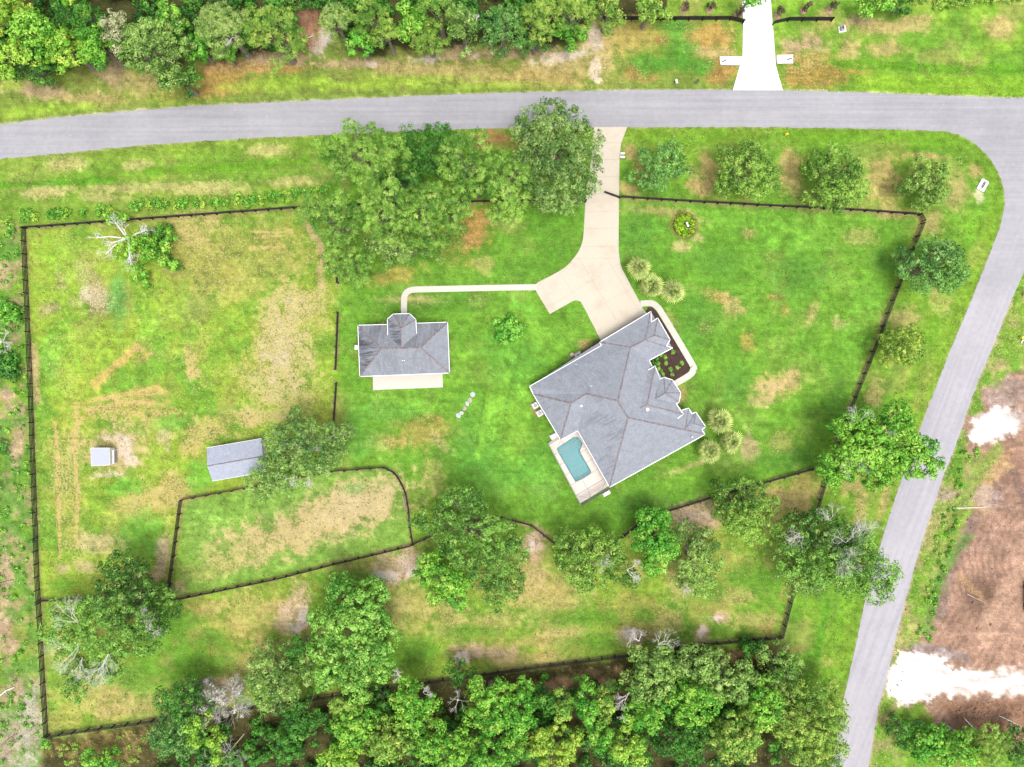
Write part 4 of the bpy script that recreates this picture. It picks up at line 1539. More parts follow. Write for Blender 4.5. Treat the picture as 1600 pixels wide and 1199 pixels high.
def beam(a, b, w=0.06, h=0.10):
    bm = bmesh.new()
    add_bar(bm, a, b, w, h)
    return bm_obj('beam', bm, AL, cage)


for i in range(1, NB + 1):
    beam(up(L1.lerp(L2, i / NB)), up(Rr1.lerp(Rr2, i / NB)), 0.075)
beam(up(L1), up(L2), 0.10)
beam(up(L2), up(Rr2), 0.10)
beam(up(L1), up(c1 + (c1 - c2) * 0.05), 0.09)
m0, m1 = L1.lerp(Rr1, 0.36), L2.lerp(Rr2, 0.36)
beam(up(m0.lerp(m1, 0.04), HC - 0.004), up(m1, HC - 0.004), 0.07)
for a, b in ((L1.lerp(L2, 1 / 6), m0.lerp(m1, 0.02)), (m0.lerp(m1, 1 / 6), L1.lerp(L2, 2 / 6)), (Rr1.lerp(Rr2, 2 / 6), m0.lerp(m1, 1 / 6)),
             (m1, L1.lerp(L2, 5 / 6)), (L2.lerp(Rr2, 0.7), m0.lerp(m1, 5 / 6)), (L2.lerp(Rr2, 0.6), Rr1.lerp(Rr2, 5 / 6))):
    beam(up(a, HC + 0.012), up(b, HC + 0.012), 0.05)
for a, b in ((L1, L2), (L2, Rr2), (L1, c1)):
    bm = bmesh.new()
    v = [bm.verts.new(q) for q in (up(a, 0.12), up(b, 0.12), up(b, HC - 0.06), up(a, HC - 0.06))]
    bm.faces.new(v)
    bm_obj('screen', bm, scr, cage)
# solid mansard panel along the lower end
bm = bmesh.new()
din = (L1 - L2).normalized()
v = [bm.verts.new(q) for q in (up(L2, HC + 0.06), up(Rr2, HC + 0.06), up(Rr2 + din * 0.28, HC + 0.16), up(L2 + din * 0.28, HC + 0.16))]
bm.faces.new(v)
bmesh.ops.solidify(bm, geom=bm.faces[:], thickness=0.04)
bm_obj('end_canopy', bm, grainy('canopy_metal', C(132, 130, 142), 0.1, 2, 0.6), cage)

# ------------------------------------------------------------------ guest house
GV = vt(TL=(559.2, 508.6, 2.9), TR=(699.3, 503.7, 2.9), BR=(702.4, 583, 2.9), BL=(562.2, 588.5, 2.9), W=(595.5, 545, 5.5), E=(657.3, 543.3, 5.5),
        o1=(605.3, 499, 4.05), o2=(614.5, 491, 4.05), o3=(639.8, 490.2, 4.05), o4=(649.7, 499.7, 4.05), o5=(651, 521.5, 4.05), o0=(605.8, 523.5, 4.05), TA=(626.4, 512.4, 5.6), TB=(627, 543.6, 5.62), jl=(605.6, 507.2, 2.9), jr=(650.3, 505.5, 2.9))
gc = at(630, 545)
guest = thing('guest_house', 'small guest house with a stained grey hip roof and an octagonal entry bay', 'house', (gc.x, gc.y, 0))
GF = [['TL', 'jl', 'jr', 'TR', 'E', 'W'], ['TL', 'W', 'BL'], ['BL', 'W', 'E', 'BR'], ['BR', 'E', 'TR']]
groof = build_roof(guest, GV, GF, MAT['shingle_old'], 'roof', [.55, 1.2, .35, .1], ['TL', 'TR', 'BR', 'BL'])
caps(guest, GV, [('W', 'E'), ('W', 'TL'), ('W', 'BL'), ('E', 'TR'), ('E', 'BR')], groof)
er = build_roof(guest, GV, [['TA', 'o2', 'o3'], ['TA', 'o1', 'o2'], ['TA', 'o3', 'o4'], ['TA', 'TB', 'o0', 'o1'], ['TA', 'o4', 'o5', 'TB']], MAT['shingle_old'], 'entry_roof', [.4, .6, .3, 1.0, .1], ['o0', 'o1', 'o2', 'o3', 'o4', 'o5'])
caps(guest, GV, [('TA', 'o1'), ('TA', 'o2'), ('TA', 'o3'), ('TA', 'o4'), ('TA', 'TB')], er, 0.24)
gutters(guest, GV, [('TL', 'jl'), ('jr', 'TR'), ('TR', 'BR'), ('BL', 'BR'), ('TL', 'BL'), ('o0', 'o1'), ('o1', 'o2'), ('o2', 'o3'), ('o3', 'o4'), ('o4', 'o5')], 0.13)
inset_walls(guest, [GV[k] for k in ('TL', 'TR', 'BR', 'BL')], 0.5, -0.1, 2.75, MAT['stucco'])
bm = bmesh.new()
cc = GV['TA'] - gc
for k in ('o1', 'o2', 'o3', 'o4', 'o5', 'o0'):
    bm = bmesh.new()
    p = GV[k] - gc
    p = Vector((cc.x, cc.y, 0)).lerp(Vector((p.x, p.y, 0)), 0.86)
    add_box(bm, (p.x, p.y, 1.95), (0.28, 0.28, 3.9))
    bm_obj('porch_column', bm, MAT['white'], guest)
bm = bmesh.new()
pl = [Vector((cc.x, cc.y, 0)).lerp(Vector(((GV[k] - gc).x, (GV[k] - gc).y, 0)), 0.9) for k in ('o0', 'o1', 'o2', 'o3', 'o4', 'o5')]
lo = [bm.verts.new((p.x, p.y, 2.6)) for p in pl]
hi = [bm.verts.new((p.x, p.y, 3.95)) for p in pl]
for i in range(5):
    bm.faces.new((lo[i], lo[i + 1], hi[i + 1], hi[i]))
bm_obj('entry_wall', bm, MAT['stucco'], guest)
for px_, py_ in ((629, 563.5), (632, 563.5)):
    roof_vent(px_, py_, 4.35, 0.10, 'roof_vent', guest, 0.3)
bm = bmesh.new()
pts = [at(*p) - gc for p in ((582.5, 582), (691.5, 578), (692.2, 605.5), (583, 609.8))]
poly_sheet(bm, [(p.x, p.y) for p in pts], -0.05, 0.14)
pat = bm_obj('patio_slab', bm, MAT['walk'], guest)
bm = bmesh.new()
p = at(555.5, 544) - gc
add_box(bm, (p.x + 0.55, p.y, 1.6), (0.55, 0.8, 0.5), 0, 0.05)
bm_obj('window_air_conditioner', bm, MAT['white'], guest)
bm = bmesh.new()
p = at(704, 578.5) - gc
add_bar(bm, (p.x - 0.2, p.y, 2.3), (p.x + 0.5, p.y, 2.3), 0.08, 0.08)
bm_obj('wall_lamp', bm, MAT['dark'], guest)
g3 = [GV[k] - gc for k in ('TL', 'TR', 'BR', 'BL')]
for a_, b_, ts in ((2, 3, (0.2, 0.5, 0.8)), (1, 2, (0.5,)), (0, 1, (0.12, 0.88))):
    A_, B_ = g3[a_].copy(), g3[b_].copy()
    dd = (B_ - A_).normalized()
    nn2 = Vector((dd.y, -dd.x, 0)) * 0.5           # inward for this winding
    if nn2.dot((A_ + B_) / 2) > 0:
        nn2 = -nn2
    A_, B_ = A_ + nn2, B_ + nn2
    d_ = (B_ - A_).normalized()
    for t_ in ts:
        if Vector((d_.y, -d_.x, 0)).dot(nn2) > 0:
            P_, Q_, u_ = B_.copy(), A_.copy(), 1 - t_
        else:
            P_, Q_, u_ = A_.copy(), B_.copy(), t_
        P_.z = Q_.z = 0
        opening(guest, P_, Q_, u_, 1.2, 0.9, 2.2, 'window')

# ------------------------------------------------------------------ barn shed
SV = vt(a=(323.2, 700, 2.3), b=(408.5, 685.3, 2.3), c=(417, 737.2, 2.3), d=(332, 752, 2.3), r1=(323.6, 728.6, 3.5), r2=(410.5, 713.0, 3.5))
sc_ = at(370, 718)
shed = thing('shed', 'long shed with a pale grey gabled roof partly under a tree', 'shed', (sc_.x, sc_.y, 0))
sroof = build_roof(shed, SV, [['a', 'b', 'r2', 'r1'], ['d', 'r1', 'r2', 'c']], MAT['shedroof'], 'roof', [.6, .5], ['a', 'b', 'c', 'd'])
caps(shed, SV, [('r1', 'r2')], sroof, 0.2)
gutters(shed, SV, [('a', 'b'), ('c', 'd')], 0.07, 0.12)
_, q = inset_walls(shed, [SV[k] for k in ('a', 'b', 'c', 'd')], 0.25, -0.1, 2.2, MAT['stucco'])
bm = bmesh.new()
for e, r in ((('a', 'd'), 'r1'), (('b', 'c'), 'r2')):
    bm = bmesh.new()
    v = [bm.verts.new((SV[k] - sc_) * 0.985 + Vector((0, 0, -0.12))) for k in (e[0], e[1], r)]
    bm.faces.new(v)
    bm_obj('gable', bm, MAT['stucco'], shed)

# ------------------------------------------------------------------ hen house
cv = vt(a=(142.2, 700.3, 1.9), b=(170.5, 700.3, 2.05), c=(171.8, 726.6, 2.05), d=(143.2, 727.8, 1.9))
cc_ = at(161, 713)
coop = thing('coop', 'small animal shelter with a pale flat roof and a white railed porch', 'shelter', (cc_.x, cc_.y, 0))
bm = bmesh.new()
v = [bm.verts.new(cv[k] - cc_) for k in 'abcd']
f = bm.faces.new(v)
f.normal_update()
bmesh.ops.solidify(bm, geom=[f], thickness=0.08)
bm_obj('roof', bm, grainy('roof_felt', C(222, 228, 242), 0.07, 2.0, 0.8), coop)
for e in ('ab', 'cd', 'ad', 'bc'):
    bm = bmesh.new()
    p, q = cv[e[0]] - cc_, cv[e[1]] - cc_
    add_bar(bm, p + Vector((0, 0, -0.02)), q + Vector((0, 0, -0.02)), 0.10, 0.14)
    bm_obj('trim', bm, MAT['white'], coop)
inset_walls(coop, [cv[k] for k in 'abcd'], 0.12, -0.05, 1.85, MAT['stucco'])
pd_ = [at(*p) - cc_ for p in ((171, 703, .35), (181.2, 703, .35), (181.2, 723.5, .35), (171, 723.5, .35))]
bm = bmesh.new()
poly_sheet(bm, [(p.x, p.y) for p in pd_], 0.0, 0.35)
bm_obj('porch_floor', bm, grainy('porch_boards', C(232, 208, 200), 0.15, 2.0), coop)
for i in (0, 1, 2):
    bm = bmesh.new()
    w = 0.28 if i == 1 else 0.14
    add_bar(bm, Vector((pd_[i].x, pd_[i].y, 1.15)), Vector((pd_[(i + 1) % 4].x, pd_[(i + 1) % 4].y, 1.15)), w, 0.08)
    bm_obj('rail', bm, MAT['white'], coop)
for p in pd_[1:3]:
    bm = bmesh.new()
    add_box(bm, (p.x, p.y, 0.6), (0.12, 0.12, 1.2))
    bm_obj('post', bm, MAT['white'], coop)

# ------------------------------------------------------------------ fences
def unit_box(name, sx, sy, sz, z0):
    bm = bmesh.new()
    add_box(bm, (0, 0, z0), (sx, sy, sz))
    me = bpy.data.meshes.new(name)
    bm.to_mesh(me)
    bm.free()
    me.materials.append(MAT['fence'])
    return me


FENCE_H = 1.40
POST_ME = unit_box('post', 0.17, 0.17, FENCE_H + 0.08, (FENCE_H + 0.08) / 2)
RAIL_ME = unit_box('rail', 1.0, 0.05, 0.17, 0.0)
RAIL_Z = (0.26, 0.60, 0.94, 1.28)


def fence(label, path, rails=RAIL_Z, group='dark board fences around the paddocks', step=20.5, wob=0.0, seed=0, rail_me=None):
    r = random.Random(seed)
    P = [at(p.x, p.y) for p in resample(path, step)]
    root = thing('paddock_fence', label, 'fence', P[0], 0, group)
    o0 = P[0]
    for i, p in enumerate(P):
        p = p + Vector((r.uniform(-wob, wob), r.uniform(-wob, wob), 0))
        P[i] = p
        a = P[max(i - 1, 0)]
        b = P[min(i + 1, len(P) - 1)]
        ang = math.atan2(b.y - a.y, b.x - a.x)
        mesh_obj('post', POST_ME, None, root, p - o0, ang)
    i = 0
    while i < len(P) - 1:
        j = i + 1
        if i + 2 < len(P):
            d1 = (P[i + 1] - P[i]).normalized()
            d2 = (P[i + 2] - P[i + 1]).normalized()
            if d1.dot(d2) > 0.9995:
                j = i + 2
        a, b = P[i] - o0, P[j] - o0
        d = b - a
        ang = math.atan2(d.y, d.x)
        side = Vector((-math.sin(ang), math.cos(ang), 0)) * 0.112
        for z in rails:
            o = mesh_obj('rail', rail_me or RAIL_ME, None, root, (a + b) / 2 + side + Vector((0, 0, z + r.uniform(-0.012, 0.012))), ang + r.uniform(-0.002, 0.002))
            o.scale = (d.length - 0.012, 1, 1)
            o.rotation_euler.y = r.uniform(-0.003, 0.003)
        i = j
    return root


fence('dark fence along the left edge of the property beside the rough strip', [(40, 358), (50.7, 600), (61, 900), (75, 1147)], wob=0.03, seed=1)
fence('dark fence between the left pasture and the grass by the long road', [(42.5, 357.5), (240, 343), (460, 327), (600, 321), (757, 317), (855, 315)], wob=0.03, seed=2)
fence('dark fence from driveway gate to the right hand corner, below the four roadside trees', [(968, 310), (1100, 318), (1265, 326.5), (1350, 331), (1434, 337), (1439.5, 347)], wob=0.02, seed=3)
fence('dark fence running along the diagonal road from the upper right corner', [(1438.3, 350), (1399, 450), (1361, 550), (1341, 600), (1317, 660), (1290, 740), (1272, 800), (1264, 822), (1237, 923), (1219, 993)], wob=0.03, seed=4)
fence('dark fence along the edge of the lower woods', [(1216, 994), (1100, 1004), (1000, 1019), (800, 1045), (735, 1054), (585, 1075), (455, 1095), (241, 1123.5), (78, 1147)], wob=0.03, seed=5)
fence('short dark fence between the left edge and the oval paddock, behind the dead-branched tree', [(63, 938), (110, 936), (230, 925.5), (266, 912)], seed=6)
fence('dark fence round the top and left of the oval paddock, curved at right',
      [(274, 934), (268, 912), (286, 781), (385, 763)] + [(520, 737), (600, 731)] + smooth_path([(600, 731), (616, 739), (627, 755), (634, 772), (638.5, 800), (640, 822), (645, 850)], 2)[1:], wob=0.02, seed=7)
fence('dark fence along the lower side of the oval paddock', [(643, 851), (540, 875.5), (430, 903.5), (277, 934.5)], wob=0.03, seed=8)
fence('dark zigzag fence below the main house lawn, threading between the trees', [(647, 850), (700, 826), (755, 811), (782, 808), (830, 821), (868, 851), (910, 862), (956, 851), (995, 821), (1037, 800), (1110, 777.5), (1200, 752), (1287, 728)], wob=0.02, seed=9)
fence('short dark fence standing left of the guest house', [(528.5, 489), (525, 577.5)], seed=10, step=17.6)
fence('short dark fence between the gap by the guest house and the shed tree', [(526, 599), (524, 630), (520, 690), (500, 735)], seed=11, step=17.0)
fence('short dark fence leaving the pine grove above the sandy gap', [(529, 443), (528, 400), (526, 330)], seed=12, step=19)
NBR = (0.3, 0.62, 0.94, 1.26)
NB_ME = unit_box('rail', 1.0, 0.05, 0.24, 0.0)
fence('black board fence left of the bright white driveway across the road', [(940, 33), (1033, 33), (1140, 32.5), (1160, 37.5)], NBR, 'black fences across the road', 22, seed=13, rail_me=NB_ME)
fence('black board fence right of the bright white driveway across the road', [(1207, 39.5), (1230, 34), (1298, 34)], NBR, 'black fences across the road', 22, seed=14, rail_me=NB_ME)

# gate leaf standing at the drive
ga, gb_ = at(943.5, 301.5), at(966.5, 310)
gate = thing('driveway_gate', 'dark bar gate leaf across the right half of the cream driveway', 'gate', (gb_.x, gb_.y, 0))
dv = ga - gb_
for z in (0.2, 0.45, 0.7, 0.95, 1.2):
    bm = bmesh.new()
    add_bar(bm, (0, 0, z), (dv.x, dv.y, z), 0.05, 0.09)
    bm_obj('bar', bm, MAT['fence'], gate)
for k in (0.02, 0.5, 0.98):
    bm = bmesh.new()
    add_box(bm, (dv.x * k, dv.y * k, 0.7), (0.09, 0.09, 1.2))
    bm_obj('upright', bm, MAT['fence'], gate)
t = thing('gate_post', 'dark gate post at the left edge of the cream driveway', 'post', at(914.5, 316))
bm = bmesh.new()
add_box(bm, (0, 0, 0.75), (0.22, 0.22, 1.5), 0, 0.02)
bm_obj('shaft', bm, MAT['fence'], t)
bm = bmesh.new()
add_box(bm, (0, 0, 1.53), (0.30, 0.30, 0.06), 0, 0.02)
bm_obj('cap', bm, MAT['fence'], t)
# ------------------------------------------------------------------ vegetation
def unit(v):
    return v / np.maximum(np.linalg.norm(v, axis=-1, keepdims=True), 1e-6)


def sph(rng, n, zmin):
    z = rng.uniform(zmin, 1, n)
    t = rng.uniform(0, 2 * np.pi, n)
    r = np.sqrt(np.maximum(0, 1 - z * z))
    return np.stack([r * np.cos(t), r * np.sin(t), z], 1)


def cards(rng, p, nrm, length, width, direction=None):
    """a rhombic leaf spray at every p facing nrm; returns co (4n,3), faces (n,4)"""
    n = len(p)
    if direction is None:
        direction = rng.normal(size=(n, 3))
    t1 = unit(direction - nrm * (direction * nrm).sum(1, keepdims=True))
    t2 = np.cross(nrm, t1)
    L = length[:, None]
    W = width[:, None]
    co = np.stack([p - t1 * L * 0.5, p + t2 * W * 0.5 + t1 * L * 0.08, p + t1 * L * 0.5, p - t2 * W * 0.5 + t1 * L * 0.08], 1)
    # winding so that the face normal is nrm
    co = co[:, [0, 3, 2, 1]]
    return co.reshape(-1, 3), np.arange(4 * n).reshape(n, 4)


STY = {
    # clump radius lo/hi, clumps per m2 of lobe shell, cards per clump, card length lo/hi, width ratio, scatter
    'oak': dict(cr=(0.40, 0.75), cd=0.72, k=34, cl=(0.20, 0.38), w=0.62, tilt=0.75, flat=0.8),
    'broad': dict(cr=(0.45, 0.85), cd=0.66, k=35, cl=(0.25, 0.47), w=0.70, tilt=0.6, flat=0.8),
    'pine': dict(cr=(0.36, 0.60), cd=0.90, k=36, cl=(0.34, 0.62), w=0.20, tilt=0.2, flat=0.55),
    'shrub': dict(cr=(0.25, 0.45), cd=2.0, k=22, cl=(0.18, 0.32), w=0.65, tilt=0.7, flat=0.8),
}


def foliage(lobes, style, cols, seed, dens=1.0, keep=1.0):
    """lobes: rows (x, y, z, r). cols: (dark, light, accent) base colours. Returns a mesh with leaf-spray faces."""
    rng = np.random.RandomState(seed)
    st = STY[style]
    lob = np.array([tuple(l[:4]) for l in lobes], float)
    tone = np.array([l[4] if len(l) > 4 and l[4] is not None else np.nan for l in lobes], float)
    mean = np.where(np.isnan(tone), rng.normal(0.5, 0.30, len(lob)), tone + rng.normal(0, 0.12, len(lob)))
    area = 4 * np.pi * lob[:, 3] ** 2 * 0.62
    nc = np.maximum(3, (area * st['cd'] * dens).astype(int))
    li = np.repeat(np.arange(len(lob)), nc)
    dirs = sph(rng, len(li), -0.35)
    sc = rng.uniform(0.72, 1.08, len(li))
    flat = np.array([1, 1, st['flat']])
    cp = lob[li, :3] + dirs * flat * lob[li, 3:4] * sc[:, None]
    # drop clumps buried in other lobes
    inside = np.zeros(len(cp), bool)
    for j in range(len(lob)):
        dd = np.linalg.norm((cp - lob[j, :3]) / flat, axis=1)
        inside |= (dd < lob[j, 3] * 0.66) & (li != j)
    sel = ~inside & (rng.rand(len(cp)) < keep)
    cp, dirs, li = cp[sel], dirs[sel], li[sel]
    if style != 'shrub':
        # boughs in the middle and lower storey of every lobe close the crown from below
        n_in = np.maximum(2, (np.pi * lob[:, 3] ** 2 * (0.30 if style == 'pine' else 0.55) * dens).astype(int))
        lj = np.repeat(np.arange(len(lob)), n_in)
        dj = sph(rng, len(lj), -0.2)
        pj = lob[lj, :3] + dj * np.array([1, 1, 0.35]) * lob[lj, 3:4] * rng.uniform(0.1, 0.8, len(lj))[:, None]
        pj[:, 2] -= lob[lj, 3] * 0.55
        cp, dirs, li = np.concatenate([cp, pj]), np.concatenate([dirs, dj]), np.concatenate([li, lj])
    n = len(cp)
    cr = rng.uniform(st['cr'][0], st['cr'][1], n)
    k = st['k']
    ci = np.repeat(np.arange(n), k)
    if style == 'pine':
        d2 = sph(rng, n * k, -0.25)
        L = rng.uniform(*st['cl'], n * k)
        p = cp[ci] + d2 * np.array([1, 1, 0.8]) * cr[ci][:, None] * rng.uniform(0.35, 1.0, n * k)[:, None]
        side = rng.normal(size=(n * k, 3))
        up_ = unit(side - d2 * (side * d2).sum(1, keepdims=True))
        up_ = np.where(up_[:, 2:3] < 0, -up_, up_)
        nrm = unit(up_ + 0.25 * d2)
        co, fa = cards(rng, p, nrm, L, L * st['w'] * rng.uniform(0.7, 1.3, n * k), d2)
        shade = unit(d2 + 0.5 * dirs[ci] + np.array([0, 0, 0.5]))
    else:
        d2 = sph(rng, n * k, -0.45)
        rad = rng.uniform(0.45, 1.0, n * k) ** 0.6
        p = cp[ci] + d2 * np.array([1, 1, 0.72]) * (cr[ci] * rad)[:, None]
        nrm = unit(d2 + 0.4 * dirs[ci] + rng.normal(size=(n * k, 3)) * st['tilt'] + np.array([0, 0, 0.45]))
        L = rng.uniform(*st['cl'], n * k)
        co, fa = cards(rng, p, nrm, L, L * st['w'] * rng.uniform(0.75, 1.25, n * k))
        shade = unit(0.9 * d2 + 0.35 * dirs[ci] + 0.6 * nrm)
    bad = (shade * nrm).sum(1) < 0.15
    shade[bad] = unit(nrm[bad] * 1.0 + shade[bad] * 0.3)
    # colour: lobes, clumps and leaves each vary (young growth, old leaves)
    a = np.clip(mean[li][ci] * 0.85 - 0.14 + rng.normal(0.5, 0.36, n)[ci] * 0.45 + rng.normal(0, 0.20, n * k), 0, 1)
    c = np.array(cols[0])[None] * (1 - a[:, None]) + np.array(cols[1])[None] * a[:, None]
    if len(cols) > 2:
        acc = (rng.rand(n) < 0.10)[ci] | (rng.rand(n * k) < 0.05)
        c[acc] = c[acc] * 0.4 + np.array(cols[2]) * 0.6
    c *= rng.uniform(0.82, 1.18, n * k)[:, None]
    return co, fa, np.repeat(c, 4, 0), np.repeat(shade, 4, 0)


def dome(rng, rx, ry, h, n=None, rot=0.0, fill=0.40, base=0.5):
    """crown lobes spread over an ellipse of half axes rx, ry for a tree of height h"""
    R = (rx + ry) / 2
    if n is None:
        n = int(6 + rx * ry * 0.42)
    out = []
    for i in range(n):
        q = math.sqrt((i + 0.5) / n) * 0.80
        t = i * 2.39996 + rng.uniform(-0.5, 0.5)
        q = min(0.88, q + rng.uniform(-0.10, 0.10))
        x, y = math.cos(t) * q * rx, math.sin(t) * q * ry
        xr = x * math.cos(rot) - y * math.sin(rot)
        yr = x * math.sin(rot) + y * math.cos(rot)
        r = R * fill * rng.uniform(0.62, 1.08) * (1.08 - 0.35 * q)
        z = h * (base + (0.90 - base) * (1 - q * q)) - r * 0.5 + rng.uniform(-1.3, 0.9)
        out.append((xr, yr, z, r))
    return out


def limb_tree(rng, lobes, h, r0, bend=0.3):
    """tapered trunk with limbs reaching into the lobes"""
    bm = bmesh.new()
    zmin = min(l[2] for l in lobes)
    ft = max(0.8, zmin * 0.72)
    prev = Vector((0, 0, -0.15))
    cx = np.mean([l[0] for l in lobes]) * 0.25
    cy = np.mean([l[1] for l in lobes]) * 0.25
    n = 4
    for i in range(1, n + 1):
        p = Vector((cx * i / n + rng.uniform(-.1, .1) * bend, cy * i / n + rng.uniform(-.1, .1) * bend, ft * i / n))
        add_tube(bm, prev, p, r0 * (1.35 if i == 1 else 1.05 - 0.12 * (i - 1)), r0 * (1.05 - 0.12 * i), 8, i == n)
        prev = p
    top = prev
    for l in lobes[:26]:
        e = Vector(l[:3])
        m = top.lerp(e, 0.5) + Vector((rng.uniform(-.4, .4), rng.uniform(-.4, .4), -0.12 * (e - top).length + rng.uniform(0, .4)))
        rr = max(0.05, r0 * 0.45 * min(1, l[3] / 2))
        add_tube(bm, top, m, rr, rr * 0.7, 5, False)
        add_tube(bm, m, e, rr * 0.7, rr * 0.25, 5, True)
    return bm


def twig_burst(bm, rng, p, d, L, r, depth):
    """a bare branch that forks"""
    q = p + d * L
    add_tube(bm, p, q, r, r * 0.62, 4, depth == 0)
    if depth == 0:
        return
    for k in range(rng.choice((2, 3, 3))):
        nd = (d + Vector((rng.uniform(-.75, .75), rng.uniform(-.75, .75), rng.uniform(-.35, .35)))).normalized()
        twig_burst(bm, rng, p.lerp(q, rng.uniform(0.6, 1.0)), nd, L * rng.uniform(0.55, 0.85), r * 0.6, depth - 1)


def put_foliage(root, lobes, style, cols, seed, name='crown', dens=1.0, keep=1.0):
    co, fa, c, nm = foliage(lobes, style, cols, seed, dens, keep)
    me = np_mesh(name, co, fa, {'col': c}, MAT['leaf'], nm, smooth=True)
    return mesh_obj(name, me, None, root)


ML = 1.95                       # leaves hang in each other's shade, so their own colour is paler than it shows


def F3(d, l, a):
    return tuple(tuple(v * M / ML for v in C(*q)) for q in (d, l, a))


KCOL = {
    'oak': F3((60, 112, 34), (156, 202, 80), (190, 214, 110)),
    'oakdark': F3((46, 100, 30), (142, 196, 80), (178, 212, 108)),
    'blue': F3((52, 110, 46), (136, 192, 92), (170, 208, 118)),
    'grey': F3((74, 120, 44), (166, 206, 100), (198, 218, 132)),
    'pine': F3((60, 122, 32), (160, 208, 84), (198, 226, 118)),
    'pinepale': F3((106, 150, 60), (182, 212, 112), (206, 218, 140)),
    'bright': F3((64, 146, 34), (154, 214, 74), (192, 228, 96)),
    'vivid': F3((58, 146, 36), (138, 206, 70), (178, 226, 96)),
    'lime': F3((98, 168, 40), (178, 220, 80), (212, 230, 100)),
    'yellow': F3((116, 168, 44), (192, 218, 82), (220, 224, 100)),
    'olive': F3((92, 148, 46), (170, 206, 86), (204, 214, 108)),
    'deep': F3((34, 88, 28), (94, 164, 54), (136, 192, 80)),
    'bleach': F3((150, 158, 110), (206, 208, 158), (224, 216, 176)),
}


SW_ = 'trees of the woods along the bottom'


def tree(name, label, cat, px, py, rx, ry, h, style, cols, seed, rot=0.0, group=None, lobes=None, dead=0, bark='bark', dens=1.0, fill=0.40, base=0.5, keep=1.0, r0=None, dead_at=None):
    """px, py: middle of the crown as seen from above (crown at about 0.7 h); rx, ry: half widths there in survey units.
    lobes: optional list (px, py, r, level 0..1) shaping an individual crown"""
    rng = random.Random(seed)
    if group == SW_:
        h *= 0.85
    zc = h * 0.72
    c = at(px, py, zc)
    k = (H - zc) / H / S
    root = thing(name, label, cat, (c.x, c.y, 0), 0, group)
    if lobes:
        L = []
        for (lx, ly, lr, lv, *tn) in lobes:
            tn = tn[0] if tn else None
            z = h * (base + (0.92 - base) * lv) - lr * k * 0.5
            q = at(lx, ly, h * (base + (0.92 - base) * lv))
            L.append((q.x - c.x, q.y - c.y, z + (rng.uniform(-3.2, 1.0) if style == 'pine' else 0), lr * k * (0.86 if style == 'pine' else 0.9), tn))
            if lr * k > 1.5:
                for _ in range(int(1 + lr * k * 0.45) if style == 'pine' else int(2 + lr * k * 0.8)):
                    t = rng.uniform(0, 6.283)
                    s = rng.uniform(0.45, 0.85) * lr * k
                    L.append((q.x - c.x + math.cos(t) * s, q.y - c.y + math.sin(t) * s, z + rng.uniform(-0.9, 0.35) * lr * k * 0.5, lr * k * rng.uniform(0.34, 0.56), tn))
    else:
        L = dome(rng, rx * k, ry * k, h, None, math.radians(rot), fill, base)
    put_foliage(root, L, style, cols, seed, 'crown', dens, keep)
    r0 = r0 or 0.10 + 0.022 * h + 0.012 * (rx + ry) * k
    bm_obj('trunk', limb_tree(rng, L, h, r0), MAT[bark], root)
    for i in range(dead):
        bm = bmesh.new()
        if dead_at:
            dx, dy, dl = dead_at[i % len(dead_at)]
            q = at(dx, dy, h * 0.80)
            p = Vector((q.x - c.x, q.y - c.y, h * 0.74))
            size = dl * k
        else:
            l = rng.choice(L)
            p = Vector((l[0], l[1], l[2] + l[3] * 0.5))
            size = rng.uniform(1.0, 1.8)
        d0 = Vector((p.x, p.y, rng.uniform(0.5, 1.4) * max(1.0, p.length * 0.2)))
        d0 = (d0 + Vector((rng.uniform(-1, 1), rng.uniform(-1, 1), 0)) * max(1.0, p.length * 0.3)).normalized()
        for _ in range(3):
            dd = (d0 + Vector((rng.uniform(-.7, .7), rng.uniform(-.7, .7), rng.uniform(-.1, .4)))).normalized()
            twig_burst(bm, rng, p, dd, size * rng.uniform(0.4, 0.6), 0.05, 5)
        bm_obj('dead_branch', bm, MAT['deadwood'], root)
    return root


# --- the row of young oaks by the top road and the trees along the diagonal road
tree('oak_tree', 'round dark green oak, first of the roadside row beside the cream driveway', 'tree', 1035, 258, 50, 46, 8.5, 'oak', KCOL['blue'], 101, group=None)
tree('oak_tree', 'round oak with brownish bare ground at its left, second in the roadside row', 'tree', 1168, 268, 56, 53, 9.0, 'oak', KCOL['oak'], 102)
tree('oak_tree', 'broad light green oak, third in the roadside row, touching the front fence', 'tree', 1312, 277, 54, 54, 9.0, 'oak', KCOL['oak'], 103)
tree('oak_tree', 'smaller bright oak at the right end of the roadside row above the fence corner', 'tree', 1453, 284, 50, 38, 7.5, 'oak', F3((84, 128, 50), (158, 198, 88), (190, 212, 110)), 104)
tree('oak_tree', 'bluish green oak overhanging the diagonal fence below the upper right corner', 'tree', 1462, 417, 60, 46, 9.5, 'oak', KCOL['blue'], 105)
tree('oak_tree', 'small yellow-green oak beside the middle of the diagonal fence', 'tree', 1409, 541, 48, 34, 7.5, 'oak', F3((92, 136, 44), (176, 206, 80), (200, 220, 96)), 106)
tree('broadleaf_tree', 'large vivid green tree leaning over the diagonal road', 'tree', 1378, 702, 92, 62, 13.0, 'broad', KCOL['bright'], 107,
     lobes=[(1335, 670, 26, .7), (1355, 655, 20, .6), (1410, 655, 26, .75), (1420, 690, 28, .8), (1450, 700, 22, .55), (1440, 725, 22, .45), (1395, 725, 34, .8), (1352, 705, 34, .95), (1310, 725, 26, .7), (1300, 745, 14, .3),
            (1330, 735, 18, .4), (1375, 745, 24, .4), (1375, 690, 26, .9), (1462, 731, 14, .4), (1308, 763, 10, .1)], dead=3, dead_at=[(1345, 660, 22), (1342, 722, 24), (1395, 680, 14)])
